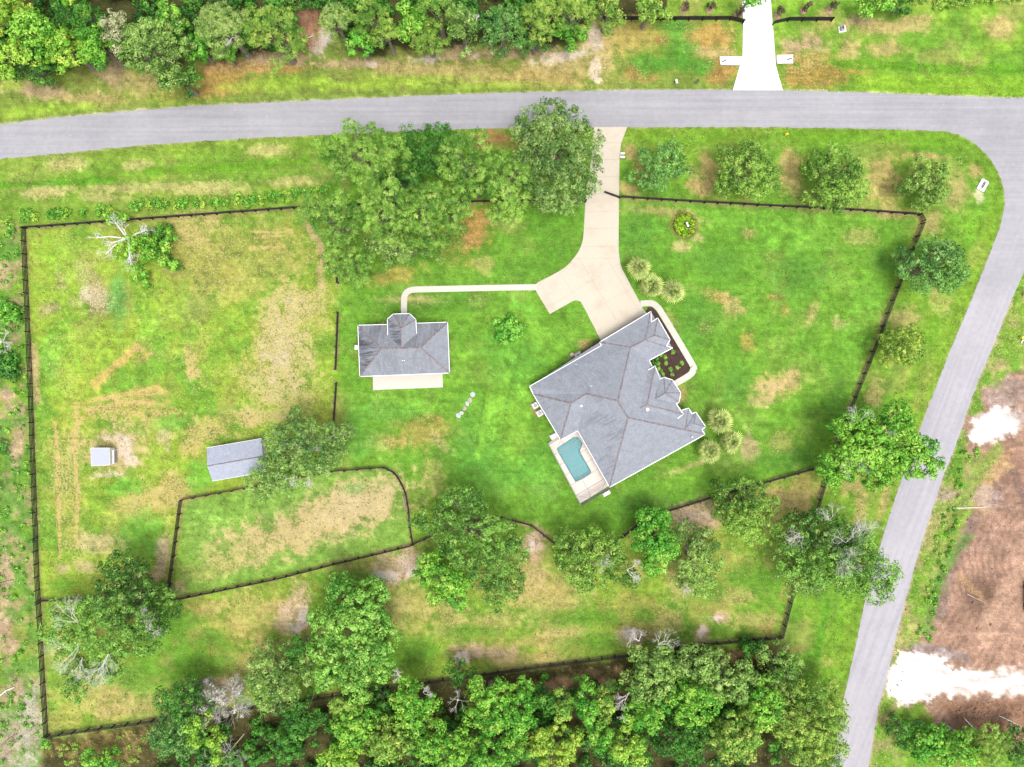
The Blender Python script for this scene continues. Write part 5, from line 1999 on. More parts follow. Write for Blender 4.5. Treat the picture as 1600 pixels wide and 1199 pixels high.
tree('oak_tree', 'wide mixed green tree with bleached bare limbs at the fence by the road', 'tree', 1312, 872, 100, 74, 13.0, 'oak', KCOL['oakdark'], 108,
     lobes=[(1250, 840, 34, .5, .2), (1290, 820, 26, .6, .1), (1320, 850, 36, .8, .1), (1350, 880, 34, .7), (1385, 895, 30, .6), (1375, 925, 26, .5), (1340, 915, 30, .7, .8), (1300, 890, 36, .9, .7), (1240, 880, 30, .5, .8), (1355, 845, 22, .5, 1.1)],
     dead=6, dead_at=[(1325, 850, 40), (1330, 860, 34), (1345, 840, 30), (1300, 815, 26), (1262, 835, 26), (1318, 870, 30)])
tree('oak_tree', 'pale grey-green tree tucked below the bleached-limbed tree by the road', 'tree', 1262, 903, 46, 34, 9.0, 'oak', KCOL['grey'], 109)
tree('oak_tree', 'grey-green oak over the lawn fence, nearest to the lower right palms', 'tree', 1170, 803, 58, 52, 10.0, 'oak', KCOL['oak'], 110,
     lobes=[(1145, 775, 28, .6, .1), (1178, 772, 26, .6, .2), (1200, 795, 24, .7, .6), (1205, 832, 22, .4, 1.2), (1165, 815, 30, .9, .9), (1135, 800, 22, .4, .2), (1180, 840, 18, .3, 1.0)])
tree('broadleaf_tree', 'vivid green clumpy tree directly below the swimming pool corner fence', 'tree', 1028, 847, 42, 50, 10.0, 'broad', KCOL['vivid'], 111,
     lobes=[(1015, 815, 20, .6), (1035, 812, 16, .5), (1020, 845, 26, .9), (1045, 860, 20, .7), (1028, 882, 20, .4), (1005, 850, 16, .4)])
tree('oak_tree', 'dull dark grey-green tree at the right shoulder of the vivid clumpy tree', 'tree', 1090, 880, 44, 62, 9.5, 'oak', KCOL['grey'], 112,
     lobes=[(1075, 838, 24, .8, .0), (1105, 850, 24, .6, .1), (1090, 885, 26, .8, .9), (1100, 918, 22, .4, .9), (1118, 880, 16, .4), (1072, 905, 16, .3)], dead=1, dead_at=[(1072, 915, 14)])
tree('oak_tree', 'dark green tree with pale dead twigs on its right, below the pool', 'tree', 932, 878, 76, 52, 11.0, 'oak', KCOL['oak'], 113,
     lobes=[(895, 855, 28, .7), (925, 850, 26, .7), (950, 865, 26, .8), (900, 890, 28, .8), (930, 900, 28, .7), (968, 890, 24, .5), (985, 905, 16, .3), (885, 875, 20, .4), (915, 920, 14, .3)],
     dead=2, dead_at=[(940, 872, 22), (980, 892, 22), (985, 905, 26), (975, 875, 20)])
tree('oak_tree', 'largest dark oak right of the oval paddock, spreading over the lawn fence', 'tree', 748, 845, 92, 92, 13.0, 'oak', KCOL['oakdark'], 114,
     lobes=[(712, 792, 30, .7), (735, 785, 24, .7), (675, 815, 28, .5), (700, 830, 30, .8), (740, 825, 34, .95), (775, 850, 34, .8), (800, 870, 24, .5), (760, 885, 34, .8), (795, 915, 28, .4), (720, 865, 28, .8), (775, 930, 22, .3), (655, 815, 14, .2)])
tree('broadleaf_tree', 'bright lime tree at the lower left of the largest dark oak', 'tree', 700, 902, 46, 56, 9.0, 'broad', KCOL['bright'], 115,
     lobes=[(672, 880, 22, .6), (695, 905, 24, .9), (712, 930, 22, .5), (660, 905, 14, .3), (722, 905, 18, .6), (680, 935, 14, .3), (718, 950, 10, .2)])
tree('pine_tree', 'mid green tree between the long shed and the oval paddock', 'tree', 470, 708, 86, 74, 14.0, 'oak', F3((84, 132, 60), (156, 194, 96), (182, 206, 120)), 116,
     lobes=[(460, 655, 18, .3), (485, 680, 28, .6), (520, 680, 24, .4), (540, 675, 14, .2), (455, 695, 34, .9), (430, 690, 24, .6), (490, 715, 30, .8), (425, 735, 30, .7), (400, 755, 22, .3), (410, 770, 16, .2), (460, 735, 30, .8), (520, 710, 20, .4), (440, 765, 18, .3)],
     dead=2, dead_at=[(462, 745, 16), (480, 745, 14)], bark='palebark')
tree('pine_tree', 'tall bright pine with piled up clumps at the lower woods fence', 'tree', 545, 1005, 80, 92, 13.5, 'broad', F3((70, 138, 42), (150, 206, 84), (186, 220, 112)), 117,
     lobes=[(535, 935, 30, .6), (575, 930, 26, .5), (560, 955, 30, .8), (510, 975, 26, .6), (545, 985, 30, 1.), (585, 975, 26, .6), (605, 1000, 22, .3), (500, 1015, 24, .6), (535, 1025, 26, .8), (575, 1020, 26, .7), (590, 1050, 20, .4), (515, 1050, 24, .6), (550, 1060, 26, .7), (500, 1065, 20, .4), (555, 1085, 20, .4), (590, 1025, 20, .3)], fill=.3)
tree('oak_tree', 'dark tree with silvery dead branches near the lower left paddock corner', 'tree', 172, 968, 100, 112, 13.5, 'oak', KCOL['oakdark'], 118,
     lobes=[(185, 888, 28, .6, .1), (165, 910, 26, .6, .2), (205, 900, 22, .5, .1), (215, 935, 28, .7, .1), (250, 935, 22, .3, .4), (240, 975, 28, .5, .1), (205, 970, 30, .9), (170, 950, 32, .95), (115, 965, 24, .5, 1.0), (140, 985, 28, .8, .9), (110, 1000, 24, .6, 1.1), (185, 1010, 28, .7), (220, 1005, 22, .5), (155, 1025, 24, .5, .9), (115, 1055, 22, .4, .3), (90, 985, 18, .3, 1.1), (170, 1050, 18, .3, 1.0), (88, 955, 20, .3, 1.1), (92, 1005, 22, .4, 1.2), (98, 1035, 20, .3, 1.), (112, 1082, 20, .2, 1.), (140, 1055, 22, .4, .6), (68, 993, 15, .2, 1.1), (135, 955, 22, .6, 1.), (158, 1060, 16, .3, 1.)],
     dead=7, dead_at=[(118, 975, 36), (120, 1010, 36), (124, 1030, 32), (160, 1035, 34), (165, 1025, 26), (222, 990, 24), (215, 950, 20)])
rb = thing('fallen_tree', 'half dead tree with silver bare limbs lying low in the upper left pasture', 'tree', at(208, 380), 0)
rng = random.Random(7)
lob = [(at(x, y, 1.5) - at(208, 380)) for x, y in [(176, 340), (192, 336), (186, 348), (190, 395), (205, 400), (225, 385), (240, 370), (258, 358), (262, 372), (250, 395), (262, 405), (270, 415), (212, 415), (218, 428), (224, 440), (235, 405), (245, 380), (230, 395), (205, 385), (215, 372), (240, 390), (255, 385)]]
put_foliage(rb, [(p.x, p.y, rng.uniform(1.0, 3.2), rng.uniform(1.1, 2.0)) for p in lob], 'broad', KCOL['bright'], 120, 'crown', 0.8, 0.6)
put_foliage(rb, [(p.x, p.y, rng.uniform(0.6, 1.4), rng.uniform(1.0, 1.6)) for p in lob[5:12]], 'oak', KCOL['deep'], 121, 'lower_foliage', 0.9, 0.8)
bm = bmesh.new()
base = Vector((0.2, 0.3, 0))
add_tube(bm, base + Vector((0, 0, -.1)), base + Vector((-.2, .1, 2.4)), 0.34, 0.24, 8)
for ex, ey, ez in [(150, 372, 3.2), (165, 398, 2.6), (178, 343, 3.0), (190, 355, 3.6), (222, 362, 3.8), (208, 405, 3.0), (228, 360, 2.6), (172, 380, 3.0), (205, 418, 1.8)]:
    e = at(ex, ey, ez) - at(208, 380)
    s = base + Vector((-.2, .1, 2.0 + rng.uniform(-.6, .4)))
    m = s.lerp(e, 0.55) + Vector((rng.uniform(-.3, .3), rng.uniform(-.3, .3), 0.3))
    add_tube(bm, s, m, 0.15, 0.11, 6)
    add_tube(bm, m, e, 0.11, 0.05, 5)
    for _ in range(5):
        d_ = ((e - s).normalized() + Vector((rng.uniform(-.9, .9), rng.uniform(-.9, .9), rng.uniform(-.3, .3)))).normalized()
        twig_burst(bm, rng, m.lerp(e, rng.uniform(0.1, 1.0)), d_, rng.uniform(0.5, 0.9), 0.04, 4)
bm_obj('trunk', bm, MAT['deadwood'], rb)
tree('oak_tree', 'big dark oak overhanging the main road just left of the cream driveway', 'tree', 868, 247, 78, 92, 13.5, 'oak', F3((70, 114, 48), (156, 194, 98), (190, 208, 130)), 122,
     lobes=[(835, 180, 24, .4), (865, 172, 22, .4), (895, 185, 24, .4), (825, 205, 26, .5), (860, 205, 34, .8), (900, 210, 30, .6), (925, 225, 22, .4), (835, 235, 32, .8), (875, 240, 36, 1.), (915, 255, 28, .6), (845, 275, 32, .7), (885, 285, 32, .7), (915, 290, 22, .4), (860, 310, 24, .4), (890, 315, 18, .3), (820, 270, 22, .4)])

# --- the pine grove between the main road and the guest house
GR = 'pines of the grove above the guest house'
for i, (lb, px, py, rx, ry, h, ck, lobes) in enumerate([
    ('pine at the upper left of the grove with its crown over the road edge', 555, 235, 76, 56, 16, 'pine',
     [(520, 230, 26, .6), (545, 205, 24, .5), (575, 205, 22, .5), (560, 235, 30, .9), (590, 235, 24, .7), (610, 230, 22, .5), (530, 255, 26, .7), (565, 262, 26, .8), (600, 258, 20, .5), (500, 225, 16, .4), (625, 240, 16, .3)]),
    ('darkest oak, at the top of the grove between the two roadside pines', 662, 230, 50, 50, 8.5, 'deep', None),
    ('pale pine with a knobbly crown at the top middle of the grove', 722, 245, 48, 52, 16, 'pine',
     [(745, 215, 20, .6), (715, 230, 24, .8), (700, 255, 22, .6), (735, 255, 26, .9), (755, 240, 18, .5), (715, 285, 20, .5), (690, 245, 14, .4), (740, 285, 18, .5)]),
    ('pale pine at the right end of the grove next to the big dark oak', 795, 280, 42, 60, 16, 'pine',
     [(790, 240, 22, .6), (770, 260, 20, .6), (805, 265, 22, .7), (785, 295, 24, .9), (815, 300, 18, .5), (800, 330, 20, .5), (775, 325, 18, .4), (825, 270, 14, .4)]),
    ('pine at the left edge of the grove beside the pasture fence', 512, 335, 52, 44, 15, 'pine',
     [(490, 320, 22, .5), (515, 315, 24, .7), (540, 335, 24, .7), (505, 345, 24, .7), (475, 335, 16, .3), (535, 360, 20, .5), (520, 375, 16, .3)]),
    ('large pine in the centre of the grove', 592, 320, 56, 52, 17, 'pine',
     [(575, 300, 24, .7), (605, 300, 26, .9), (590, 330, 26, .9), (620, 330, 22, .6), (565, 330, 20, .5), (600, 360, 22, .5), (570, 290, 16, .4), (625, 305, 16, .5)]),
    ('pine right of the centre of the grove', 655, 318, 48, 52, 16, 'pine',
     [(645, 295, 22, .7), (670, 305, 24, .9), (650, 330, 26, .9), (680, 335, 20, .6), (635, 345, 18, .5), (665, 360, 22, .5), (690, 300, 18, .5)]),
    ('dark green oak filling the gap in the middle of the grove', 625, 275, 46, 30, 8, 'deep', None),
    ('pine at the lower right of the grove above the bare reddish soil', 705, 325, 36, 48, 15, 'pine',
     [(700, 300, 20, .7), (718, 320, 20, .7), (695, 335, 22, .7), (715, 350, 18, .4), (690, 360, 16, .3)]),
    ('low shaded tree under the right side of the grove', 745, 290, 34, 26, 9, 'deep', None),
    ('low fresh green tree at the bottom left of the grove above the left fence post', 545, 405, 46, 42, 9, 'pine', None),
    ('low grey-green tree below the centre of the grove', 605, 385, 44, 34, 8.5, 'grey', None),
    ('thin low tree at the bottom right of the grove spilling onto the lawn', 655, 385, 50, 28, 8, 'pine', None),
]):
    sty = 'oak' if ck in ('oakdark', 'deep', 'grey') else 'pine'  # deep trees: leaf colour chosen dark to stand for shade between the crowns
    tree('oak_tree' if sty == 'oak' else 'pine_tree', lb, 'tree', px, py, rx, ry, h, sty, KCOL[ck], 200 + i, lobes=lobes, group=GR, keep=0.72 if i == 12 else 1.0)

# --- woods across the road: (label, x, y, rx, ry, height, style, colour)
NW = 'trees of the woods across the road'
north = [
    ('yellow-lime tree cut by the top left corner', 8, 15, 40, 46, 14, 'broad', 'yellow'),
    ('lime tree with loose branches at the left edge above the road', 12, 88, 42, 36, 12, 'broad', 'lime'),
    ('mid green tree second from the left edge of the woods', 50, 45, 40, 40, 14, 'broad', 'bright'),
    ('yellow-green bushy tree at the lower left edge of the woods', 102, 74, 50, 36, 11, 'broad', 'lime'),
    ('dark tree behind the yellow-green bushy tree at the top edge', 128, 28, 38, 34, 13, 'oak', 'deep'),
    ('lime treetop touching the top edge near the left corner', 112, 0, 24, 16, 15, 'broad', 'lime'),
    ('dark low tree at the woods edge under the lime trees on the far left', 50, 108, 50, 20, 8, 'oak', 'deep'),
    ('lively green tree left of the large pale grey-green tree', 150, 68, 26, 40, 11, 'broad', 'bright'),
    ('bleached pale crown at the left side of the large grey-green tree', 184, 48, 26, 38, 14, 'oak', 'bleach'),
    ('large pale grey-green tree standing forward of the woods toward the road', 238, 72, 62, 62, 14, 'oak', 'grey'),
    ('dark green skirt tree at the lower right of the large pale tree', 280, 122, 40, 28, 9, 'oak', 'deep'),
    ('fresh green tree above the large pale tree', 262, 28, 26, 26, 13, 'broad', 'bright'),
    ('glossy dark leaved magnolia at the woods edge', 308, 72, 24, 30, 9, 'broad', 'vivid'),
    ('small glossy bush-like tree right of the magnolia', 352, 84, 20, 12, 6, 'broad', 'vivid'),
    ('olive pine right of the magnolia', 348, 38, 50, 46, 15, 'pine', 'pinepale'),
    ('olive pine at the woods edge left of the sandy opening', 425, 48, 56, 50, 15, 'pine', 'olive'),
    ('pale yellow-green pine just right of the sandy opening', 524, 32, 26, 34, 13, 'pine', 'pinepale'),
    ('vivid green tree at the woods edge right of the sandy opening', 563, 62, 28, 28, 9, 'broad', 'vivid'),
    ('yellow-green tree behind the vivid one at the woods edge', 578, 20, 34, 28, 14, 'pine', 'olive'),
    ('olive green pine right of the vivid tree', 604, 52, 30, 26, 10, 'pine', 'olive'),
    ('slim bright green tree in the middle of the northern woods', 638, 28, 22, 34, 12, 'broad', 'bright'),
    ('low pine at the woods edge above the pale sand streak', 670, 58, 34, 28, 9, 'pine', 'olive'),
    ('yellow-green treetop at the top edge in the middle of the woods', 682, 8, 32, 22, 15, 'pine', 'olive'),
    ('grey-green feathery tree in the middle of the woods', 722, 34, 30, 36, 12, 'oak', 'grey'),
    ('wide bluish green tree right of the feathery grey tree', 785, 44, 42, 40, 12, 'oak', 'blue'),
    ('yellow-green pine in the right part of the northern woods', 842, 28, 38, 40, 14, 'pine', 'olive'),
    ('yellow-green pine at the right end of the dense woods', 895, 18, 38, 32, 14, 'pine', 'olive'),
    ('vivid green shrubby tree at the lower right end of the dense woods', 892, 52, 26, 24, 7, 'broad', 'vivid'),
    ('dark low tree between the bluish tree and the vivid shrubby tree', 835, 62, 30, 18, 7, 'oak', 'deep'),
    ('olive tree near the left end of the black fence across the road', 950, 18, 34, 28, 9, 'oak', 'olive'),
    ('pale green tree overhanging the black fence across the road', 1015, 12, 34, 22, 9, 'broad', 'olive'),
    ('branch tip of a tree over the top of the bright white driveway', 1174, -8, 20, 24, 9, 'broad', 'bright'),
    ('round green shrub tree at the top edge right of the black fence', 1372, 4, 34, 22, 6, 'broad', 'bright'),
    ('darker shrub tree beside the round green one at the top edge', 1412, 2, 24, 18, 5, 'oak', 'deep'),
]
for i, (lb, px, py, rx, ry, h, sty, ck) in enumerate(north):
    tree('pine_tree' if sty == 'pine' else 'oak_tree' if sty == 'oak' else 'broadleaf_tree', lb, 'tree', px, py, rx * 1.0, ry * 1.0, h, sty, KCOL[ck], 300 + i, group=NW, dead=1 if i in (14, 23) else 0, dens=0.9)

# --- woods along the bottom
SW = 'trees of the woods along the bottom'
south = [
    ('dark green tree at the left end of the lower woods by the fence', 288, 1092, 50, 34, 11, 'oak', 'deep'),
    ('light bluish green tree at the bottom left end of the woods', 275, 1145, 56, 44, 12, 'oak', 'blue'),
    ('slim lime tree right of the light bluish tree at bottom left', 304, 1142, 18, 36, 13, 'broad', 'lime'),
    ('low green sapling tree at the bottom edge far left of the woods', 150, 1190, 40, 18, 5, 'broad', 'bright'),
    ('small lime tree leaning beside the bare brush pile', 334, 1168, 18, 34, 9, 'broad', 'lime'),
    ('grey-green oak left of the tall bright pine', 432, 1062, 62, 60, 13, 'oak', 'grey'),
    ('dark oak wedge between the grey-green oak and the tall bright pine', 462, 1022, 26, 32, 11, 'oak', 'deep'),
    ('dark low tree below the grey-green oak', 470, 1118, 40, 34, 9, 'oak', 'deep'),
    ('deep green tree at the bottom edge below the grey-green oak', 448, 1165, 36, 36, 8, 'broad', 'deep'),
    ('olive tree at the foot of the tall bright pine', 545, 1100, 36, 26, 12, 'pine', 'olive'),
    ('bright clumpy tree below the tall pine', 552, 1130, 44, 44, 13, 'broad', 'bright'),
    ('lime tree at the bottom edge below the tall pine', 530, 1182, 40, 30, 12, 'broad', 'lime'),
    ('dark green tree in the shade right of the tall pine', 595, 1095, 24, 34, 8, 'oak', 'deep'),
    ('pale leaved tree with a bare tip at the lower fence', 642, 1108, 38, 52, 14, 'broad', 'bright'),
    ('mixed olive tree at the bottom edge left of centre', 600, 1160, 46, 40, 12, 'broad', 'olive'),
    ('lime tree at the bottom edge in the centre left', 690, 1165, 50, 42, 14, 'broad', 'bright'),
    ('small dark tree at the lower fence with a long pale dead limb', 716, 1052, 30, 22, 7, 'oak', 'deep'),
    ('vivid tree right of the long pale dead limb', 765, 1105, 50, 52, 15, 'broad', 'bright'),
    ('green tree at the bottom edge left of the picture middle', 775, 1172, 52, 36, 13, 'broad', 'bright'),
    ('vivid green tree in front of the dark gap right of the picture middle', 812, 1120, 26, 60, 13, 'broad', 'vivid'),
    ('yellowish olive tree at the bottom edge near the picture middle', 868, 1170, 50, 40, 13, 'broad', 'yellow'),
    ('dark leafy tree below the reddish clearing', 855, 1098, 34, 26, 9, 'broad', 'deep'),
    ('slim olive tree right of the dark leafy one', 880, 1105, 16, 36, 12, 'broad', 'olive'),
    ('columnar green tree below the reddish clearing', 917, 1100, 17, 42, 12, 'broad', 'vivid'),
    ('columnar yellowish tree right of the columnar green one', 945, 1104, 17, 34, 11, 'broad', 'olive'),
    ('green tree at the bottom edge under the columnar pair', 938, 1152, 28, 30, 11, 'broad', 'vivid'),
    ('lime tree at the bottom edge right of the columnar pair', 985, 1172, 38, 34, 12, 'broad', 'lime'),
    ('pale tree with silver twigs at the front of the lower right woods', 1020, 1058, 50, 52, 15, 'broad', 'grey'),
    ('grey twiggy tree below the silver twig tree', 1012, 1108, 44, 40, 14, 'broad', 'bright'),
    ('pale olive tree right of the silver twig tree', 1085, 1042, 48, 38, 14, 'broad', 'grey'),
    ('broad light green tree in the middle of the lower right woods', 1088, 1098, 50, 48, 15, 'broad', 'bright'),
    ('dark tree at the bottom edge in a gap of the lower right woods', 1062, 1160, 44, 34, 10, 'oak', 'deep'),
    ('light tree with pale limbs near the lower right fence', 1142, 1062, 46, 44, 14, 'broad', 'grey'),
    ('yellowish olive tree at the bottom edge of the lower right woods', 1152, 1150, 50, 48, 14, 'broad', 'olive'),
    ('grey-green tree above the large yellow-green roadside tree', 1222, 1050, 40, 48, 10, 'oak', 'grey'),
    ('bright young tree in a dark hollow by the lower road', 1226, 1046, 22, 20, 8, 'broad', 'vivid'),
    ('dark shrubby tree at the fence end near the lower road', 1180, 1014, 26, 16, 5, 'broad', 'deep'),
    ('light green tree left of the large yellow-green roadside tree', 1195, 1105, 38, 46, 13, 'broad', 'bright'),
    ('large yellow-green tree overhanging the lower road', 1272, 1122, 66, 66, 14, 'oak', 'olive'),
    ('olive tree at the bottom edge overhanging the lower road', 1285, 1178, 56, 38, 13, 'oak', 'olive'),
    ('dark tree right of the road below the white sand', 1415, 1142, 34, 30, 4.5, 'oak', 'deep'),
    ('vivid green bush tree right of the road at the bottom edge', 1458, 1165, 44, 36, 5, 'broad', 'vivid'),
    ('green tree at the bottom right left of the yellowish conifer', 1502, 1170, 42, 34, 6, 'broad', 'bright'),
    ('yellowish fine conifer near the bottom right corner', 1545, 1168, 46, 42, 8, 'pine', 'olive'),
    ('dark shrub tree cut by the bottom right corner', 1595, 1165, 24, 44, 7, 'oak', 'deep'),
]
for i, (lb, px, py, rx, ry, h, sty, ck) in enumerate(south):
    dead, da = 0, None
    if 'silver twigs' in lb:
        dead, da = 3, [(1000, 1005, 22), (1030, 1010, 26), (985, 1085, 24)]
    if 'pale limbs' in lb or 'grey twiggy' in lb:
        dead = 1
    if 'bare tip' in lb:
        dead, da = 2, [(625, 1060, 14), (660, 1085, 14)]
    tree('pine_tree' if sty == 'pine' else 'oak_tree' if sty == 'oak' else 'broadleaf_tree', lb, 'tree', px, py, rx * 0.95, ry * 0.95, h, sty, KCOL[ck], 400 + i, group=SW, dead=dead, dead_at=da, dens=0.9)


def bare_tree(label, px, py, reach, h, seed, n=7, mat='deadwood', name='bare_tree', depth=5, lean=(0, 0)):
    rng = random.Random(seed)
    root = thing(name, label, 'dead tree', at(px, py), 0)
    bm = bmesh.new()
    top = Vector((lean[0] * 0.3, lean[1] * 0.3, h * 0.45))
    add_tube(bm, (0, 0, -0.1), top, 0.24, 0.17, 7)
    bm_obj('trunk', bm, MAT[mat], root)
    for i in range(n):
        a = 2 * math.pi * i / n + rng.uniform(-.4, .4)
        d = Vector((math.cos(a), math.sin(a), rng.uniform(0.2, 0.9)))
        d = (d + Vector((lean[0], lean[1], 0)) * 0.15).normalized()
        bm = bmesh.new()
        twig_burst(bm, rng, top * rng.uniform(0.6, 1.0), d, reach * 0.40, 0.055, depth)
        bm_obj('branch', bm, MAT[mat], root)
    return root


bare_tree('tangle of pale bare branches at the bottom edge of the left woods', 362, 1172, 4.6, 4.5, 501, 8)
gt = bare_tree('whitish moss draped tree beside the sandy patch left of the grey-green oak', 372, 1082, 4.8, 6.5, 502, 10, depth=5)
rng = random.Random(31)
put_foliage(gt, [(rng.uniform(-4.6, 1.8), rng.uniform(-2.4, 3.8), rng.uniform(2.5, 6.5), rng.uniform(0.7, 1.3)) for _ in range(22)], 'oak', ((0.20, 0.19, 0.16), (0.36, 0.34, 0.31), (0.3, 0.33, 0.22)), 506, 'hanging_moss', 0.8, 0.7)
bare_tree('white bare tree at the left edge outside the fence', 14, 535, 3.0, 4.5, 503, 6)
bare_tree('long pale dead limb rising above the lower woods', 718, 1078, 2.6, 9.0, 504, 4, depth=3)

# --- round shrubs, weeds, undergrowth
def shrub(label, px, py, r, h, cols, seed, name='shrub', cat='shrub', group=None, style='shrub', n=7):
    rng = random.Random(seed)
    root = thing(name, label, cat, at(px, py), 0, group)
    R = r / S
    L = []
    for i in range(n):
        t = i * 2.4
        q = math.sqrt((i + .3) / n) * R * 0.68
        L.append((math.cos(t) * q, math.sin(t) * q, h * 0.45 + rng.uniform(-.1, .1) * h, min(R * rng.uniform(.38, .52), h * 0.75)))
    put_foliage(root, L, style, cols, seed, 'foliage')
    bm = bmesh.new()
    for i in range(4):
        t = i * 1.57 + rng.uniform(-.3, .3)
        add_tube(bm, (0, 0, -0.05), (math.cos(t) * R * .4, math.sin(t) * R * .4, h * .5), 0.05, 0.02, 5)
    bm_obj('stem', bm, MAT['bark'], root)
    return root


shrub('single round bushy green shrub on the lawn right of the guest house', 795, 517, 26, 2.6, F3((60, 150, 40), (140, 206, 76), (170, 220, 90)), 601, style='broad', n=10)
shrub('round shrub on the woods edge left of the sandy opening', 470, 76, 14, 1.5, KCOL['olive'], 602)
shrub('bright bush outside the left fence beside the white bare tree', 20, 492, 20, 2.2, KCOL['vivid'], 603, style='broad')
shrub('dark bush outside the left fence below the white bare tree', 18, 575, 24, 2.4, KCOL['deep'], 604, style='broad')
shrub('small leafy bush at the bottom left fence corner', 75, 1160, 10, 1.1, KCOL['vivid'], 605)
shrub('dark green bush at the left edge beside the pinkish bare soil', 8, 700, 14, 1.6, KCOL['deep'], 606)
shrub('lone bright weedy bush below the lower fence on the reddish clearing', 850, 1057, 7, .8, KCOL['vivid'], 607)
shrub('second small bright bush right along the reddish clearing', 901, 1060, 6, .7, KCOL['vivid'], 608)
shrub('glossy dark shrub at the right end of the lower fence', 1187, 1016, 14, 1.4, KCOL['vivid'], 609)
WG = 'leafy weeds outside the upper left fence'
for i, (wx, wy, wr) in enumerate([(14, 348, 8), (18, 363, 8), (40, 337, 9), (56, 340, 6), (82, 337, 8), (96, 334, 9), (106, 337, 7), (131, 333, 7), (156, 330, 8), (172, 328, 5), (207, 326, 7), (216, 323, 9), (234, 321, 7), (246, 319, 9), (258, 322, 7), (276, 320, 7), (288, 318, 9), (306, 318, 7), (318, 317, 7), (338, 320, 8), (352, 318, 6), (371, 314, 9), (385, 317, 7), (397, 312, 8), (412, 312, 8), (428, 309, 8), (440, 308, 7), (452, 306, 9), (464, 305, 8), (480, 303, 9), (494, 302, 8), (508, 300, 8)]):
    shrub('low bright leafy weed clump in the strip outside the upper left fence', wx, wy, wr * 1.35, 0.8, KCOL['vivid' if i % 3 else 'lime'], 620 + i, 'weed_clump', 'weeds', WG, n=4)


def ground_cover(name, pts, z, style, cols, seed, R=(0.6, 1.4)):
    rng = random.Random(seed)
    L = []
    for x, y in pts:
        p = at(x, y)
        r = rng.uniform(*R)
        L.append((p.x, p.y, rng.uniform(0.2, z), r))
    co, fa, c, nm = foliage(L, style, cols, seed, 0.55)
    o = mesh_obj(name, np_mesh(name, co, fa, {'col': c}, MAT['leaf'], nm, smooth=True))
    o['kind'] = 'stuff'
    return o


rng = random.Random(77)
pts = []
while len(pts) < 420:
    x, y = rng.uniform(-20, 930), rng.uniform(-15, 110)
    if y < np.interp(x, [0, 60, 130, 310, 450, 478, 505, 545, 680, 900, 930], [122, 112, 100, 92, 84, 20, 20, 66, 74, 66, 20]) - 6:
        pts.append((x, y))
ground_cover('undergrowth', pts, 2.6, 'broad', KCOL['deep'], 701)
pts = []
while len(pts) < 480:
    x, y = rng.uniform(250, 1285), rng.uniform(1035, 1215)
    if y > np.interp(x, [240, 455, 585, 800, 1000, 1160, 1250, 1330], [1138, 1116, 1100, 1100, 1048, 1030, 1090, 1130]):
        pts.append((x, y))
ground_cover('undergrowth', pts, 3.0, 'broad', KCOL['deep'], 702)
pts = [(rng.uniform(700, 980), rng.uniform(1066, 1095)) for _ in range(18)] + [(rng.uniform(90, 250), rng.uniform(1150, 1199)) for _ in range(22)]
ground_cover('brush', pts, 0.3, 'shrub', KCOL['olive'], 703, (0.3, 0.7))
pts = [(rng.uniform(-15, 34 + (y - 340) * 0.035), y) for y in [rng.uniform(340, 1199) for _ in range(150)]]
ground_cover('brush', pts, 0.25, 'shrub', KCOL['bright'], 704, (0.25, 0.7))
pts = [(x, 0 + rng.uniform(-8, 16) * (1600 - x) / 170) for x in [rng.uniform(1425, 1600) for _ in range(70)]]
ground_cover('brush', pts, 0.4, 'shrub', KCOL['olive'], 705, (0.3, 0.8))
pts = [(np.interp(y, [560, 700, 850, 980], [1560, 1520, 1478, 1448]) + rng.uniform(-16, 10), y) for y in [rng.uniform(700, 1000) for _ in range(60)]]
ground_cover('brush', pts, 0.2, 'shrub', KCOL['bright'], 706, (0.2, 0.5))

# short rough tufts standing out of the mown grass
def tufts(name, n, seed):
    rg = np.random.RandomState(seed)
    x, y = rg.uniform(-40, 1640, n * 6), rg.uniform(95, 1200, n * 6)
    ok = ~in_poly(x, y, R_TOP + R_RIGHT + R_BOT[::-1]) & ~in_poly(x, y, DRIVE) & ~in_poly(x, y, [(825, 600), (1020, 478), (1110, 680), (905, 795)]) & ~in_poly(x, y, [(555, 485), (706, 485), (706, 614), (555, 614)])
    ok &= ~in_poly(x, y, LOT) & (fbm(x, y, 36, 3, 95) + 0.25 * rg.rand(len(x)) > np.where(in_poly(x, y, [(540, 330), (1432, 338), (1285, 735), (880, 850), (640, 760)]), 0.74, 0.58))
    x, y = x[ok][:n], y[ok][:n]
    ci = np.repeat(np.arange(len(x)), 3)
    p = np.stack([(x - 800) / S, (599.5 - y) / S, np.full(len(x), 0.05)], 1)[ci] + rg.normal(size=(len(ci), 3)) * np.array([.12, .12, .02])
    nrm = unit(rg.normal(size=(len(ci), 3)) * np.array([.7, .7, .1]) + np.array([0, 0, .8]))
    L = rg.uniform(.14, .36, len(ci))
    co, fa = cards(rg, p, nrm, L, L * rg.uniform(.25, .6, len(ci)))
    c0, c1, c2 = [np.array(C(*q)) for q in ((92, 150, 48), (176, 210, 96), (222, 204, 146))]
    t = rg.rand(len(x))[ci][:, None]
    c = np.where((rg.rand(len(x)) < 0.3)[ci][:, None], c2, c0 * (1 - t) + c1 * t)
    o = mesh_obj(name, np_mesh(name, co, fa, {'col': np.repeat(c, 4, 0)}, MAT['leaf'], None))
    o['kind'] = 'stuff'


tufts('grass_tufts', 18000, 731)

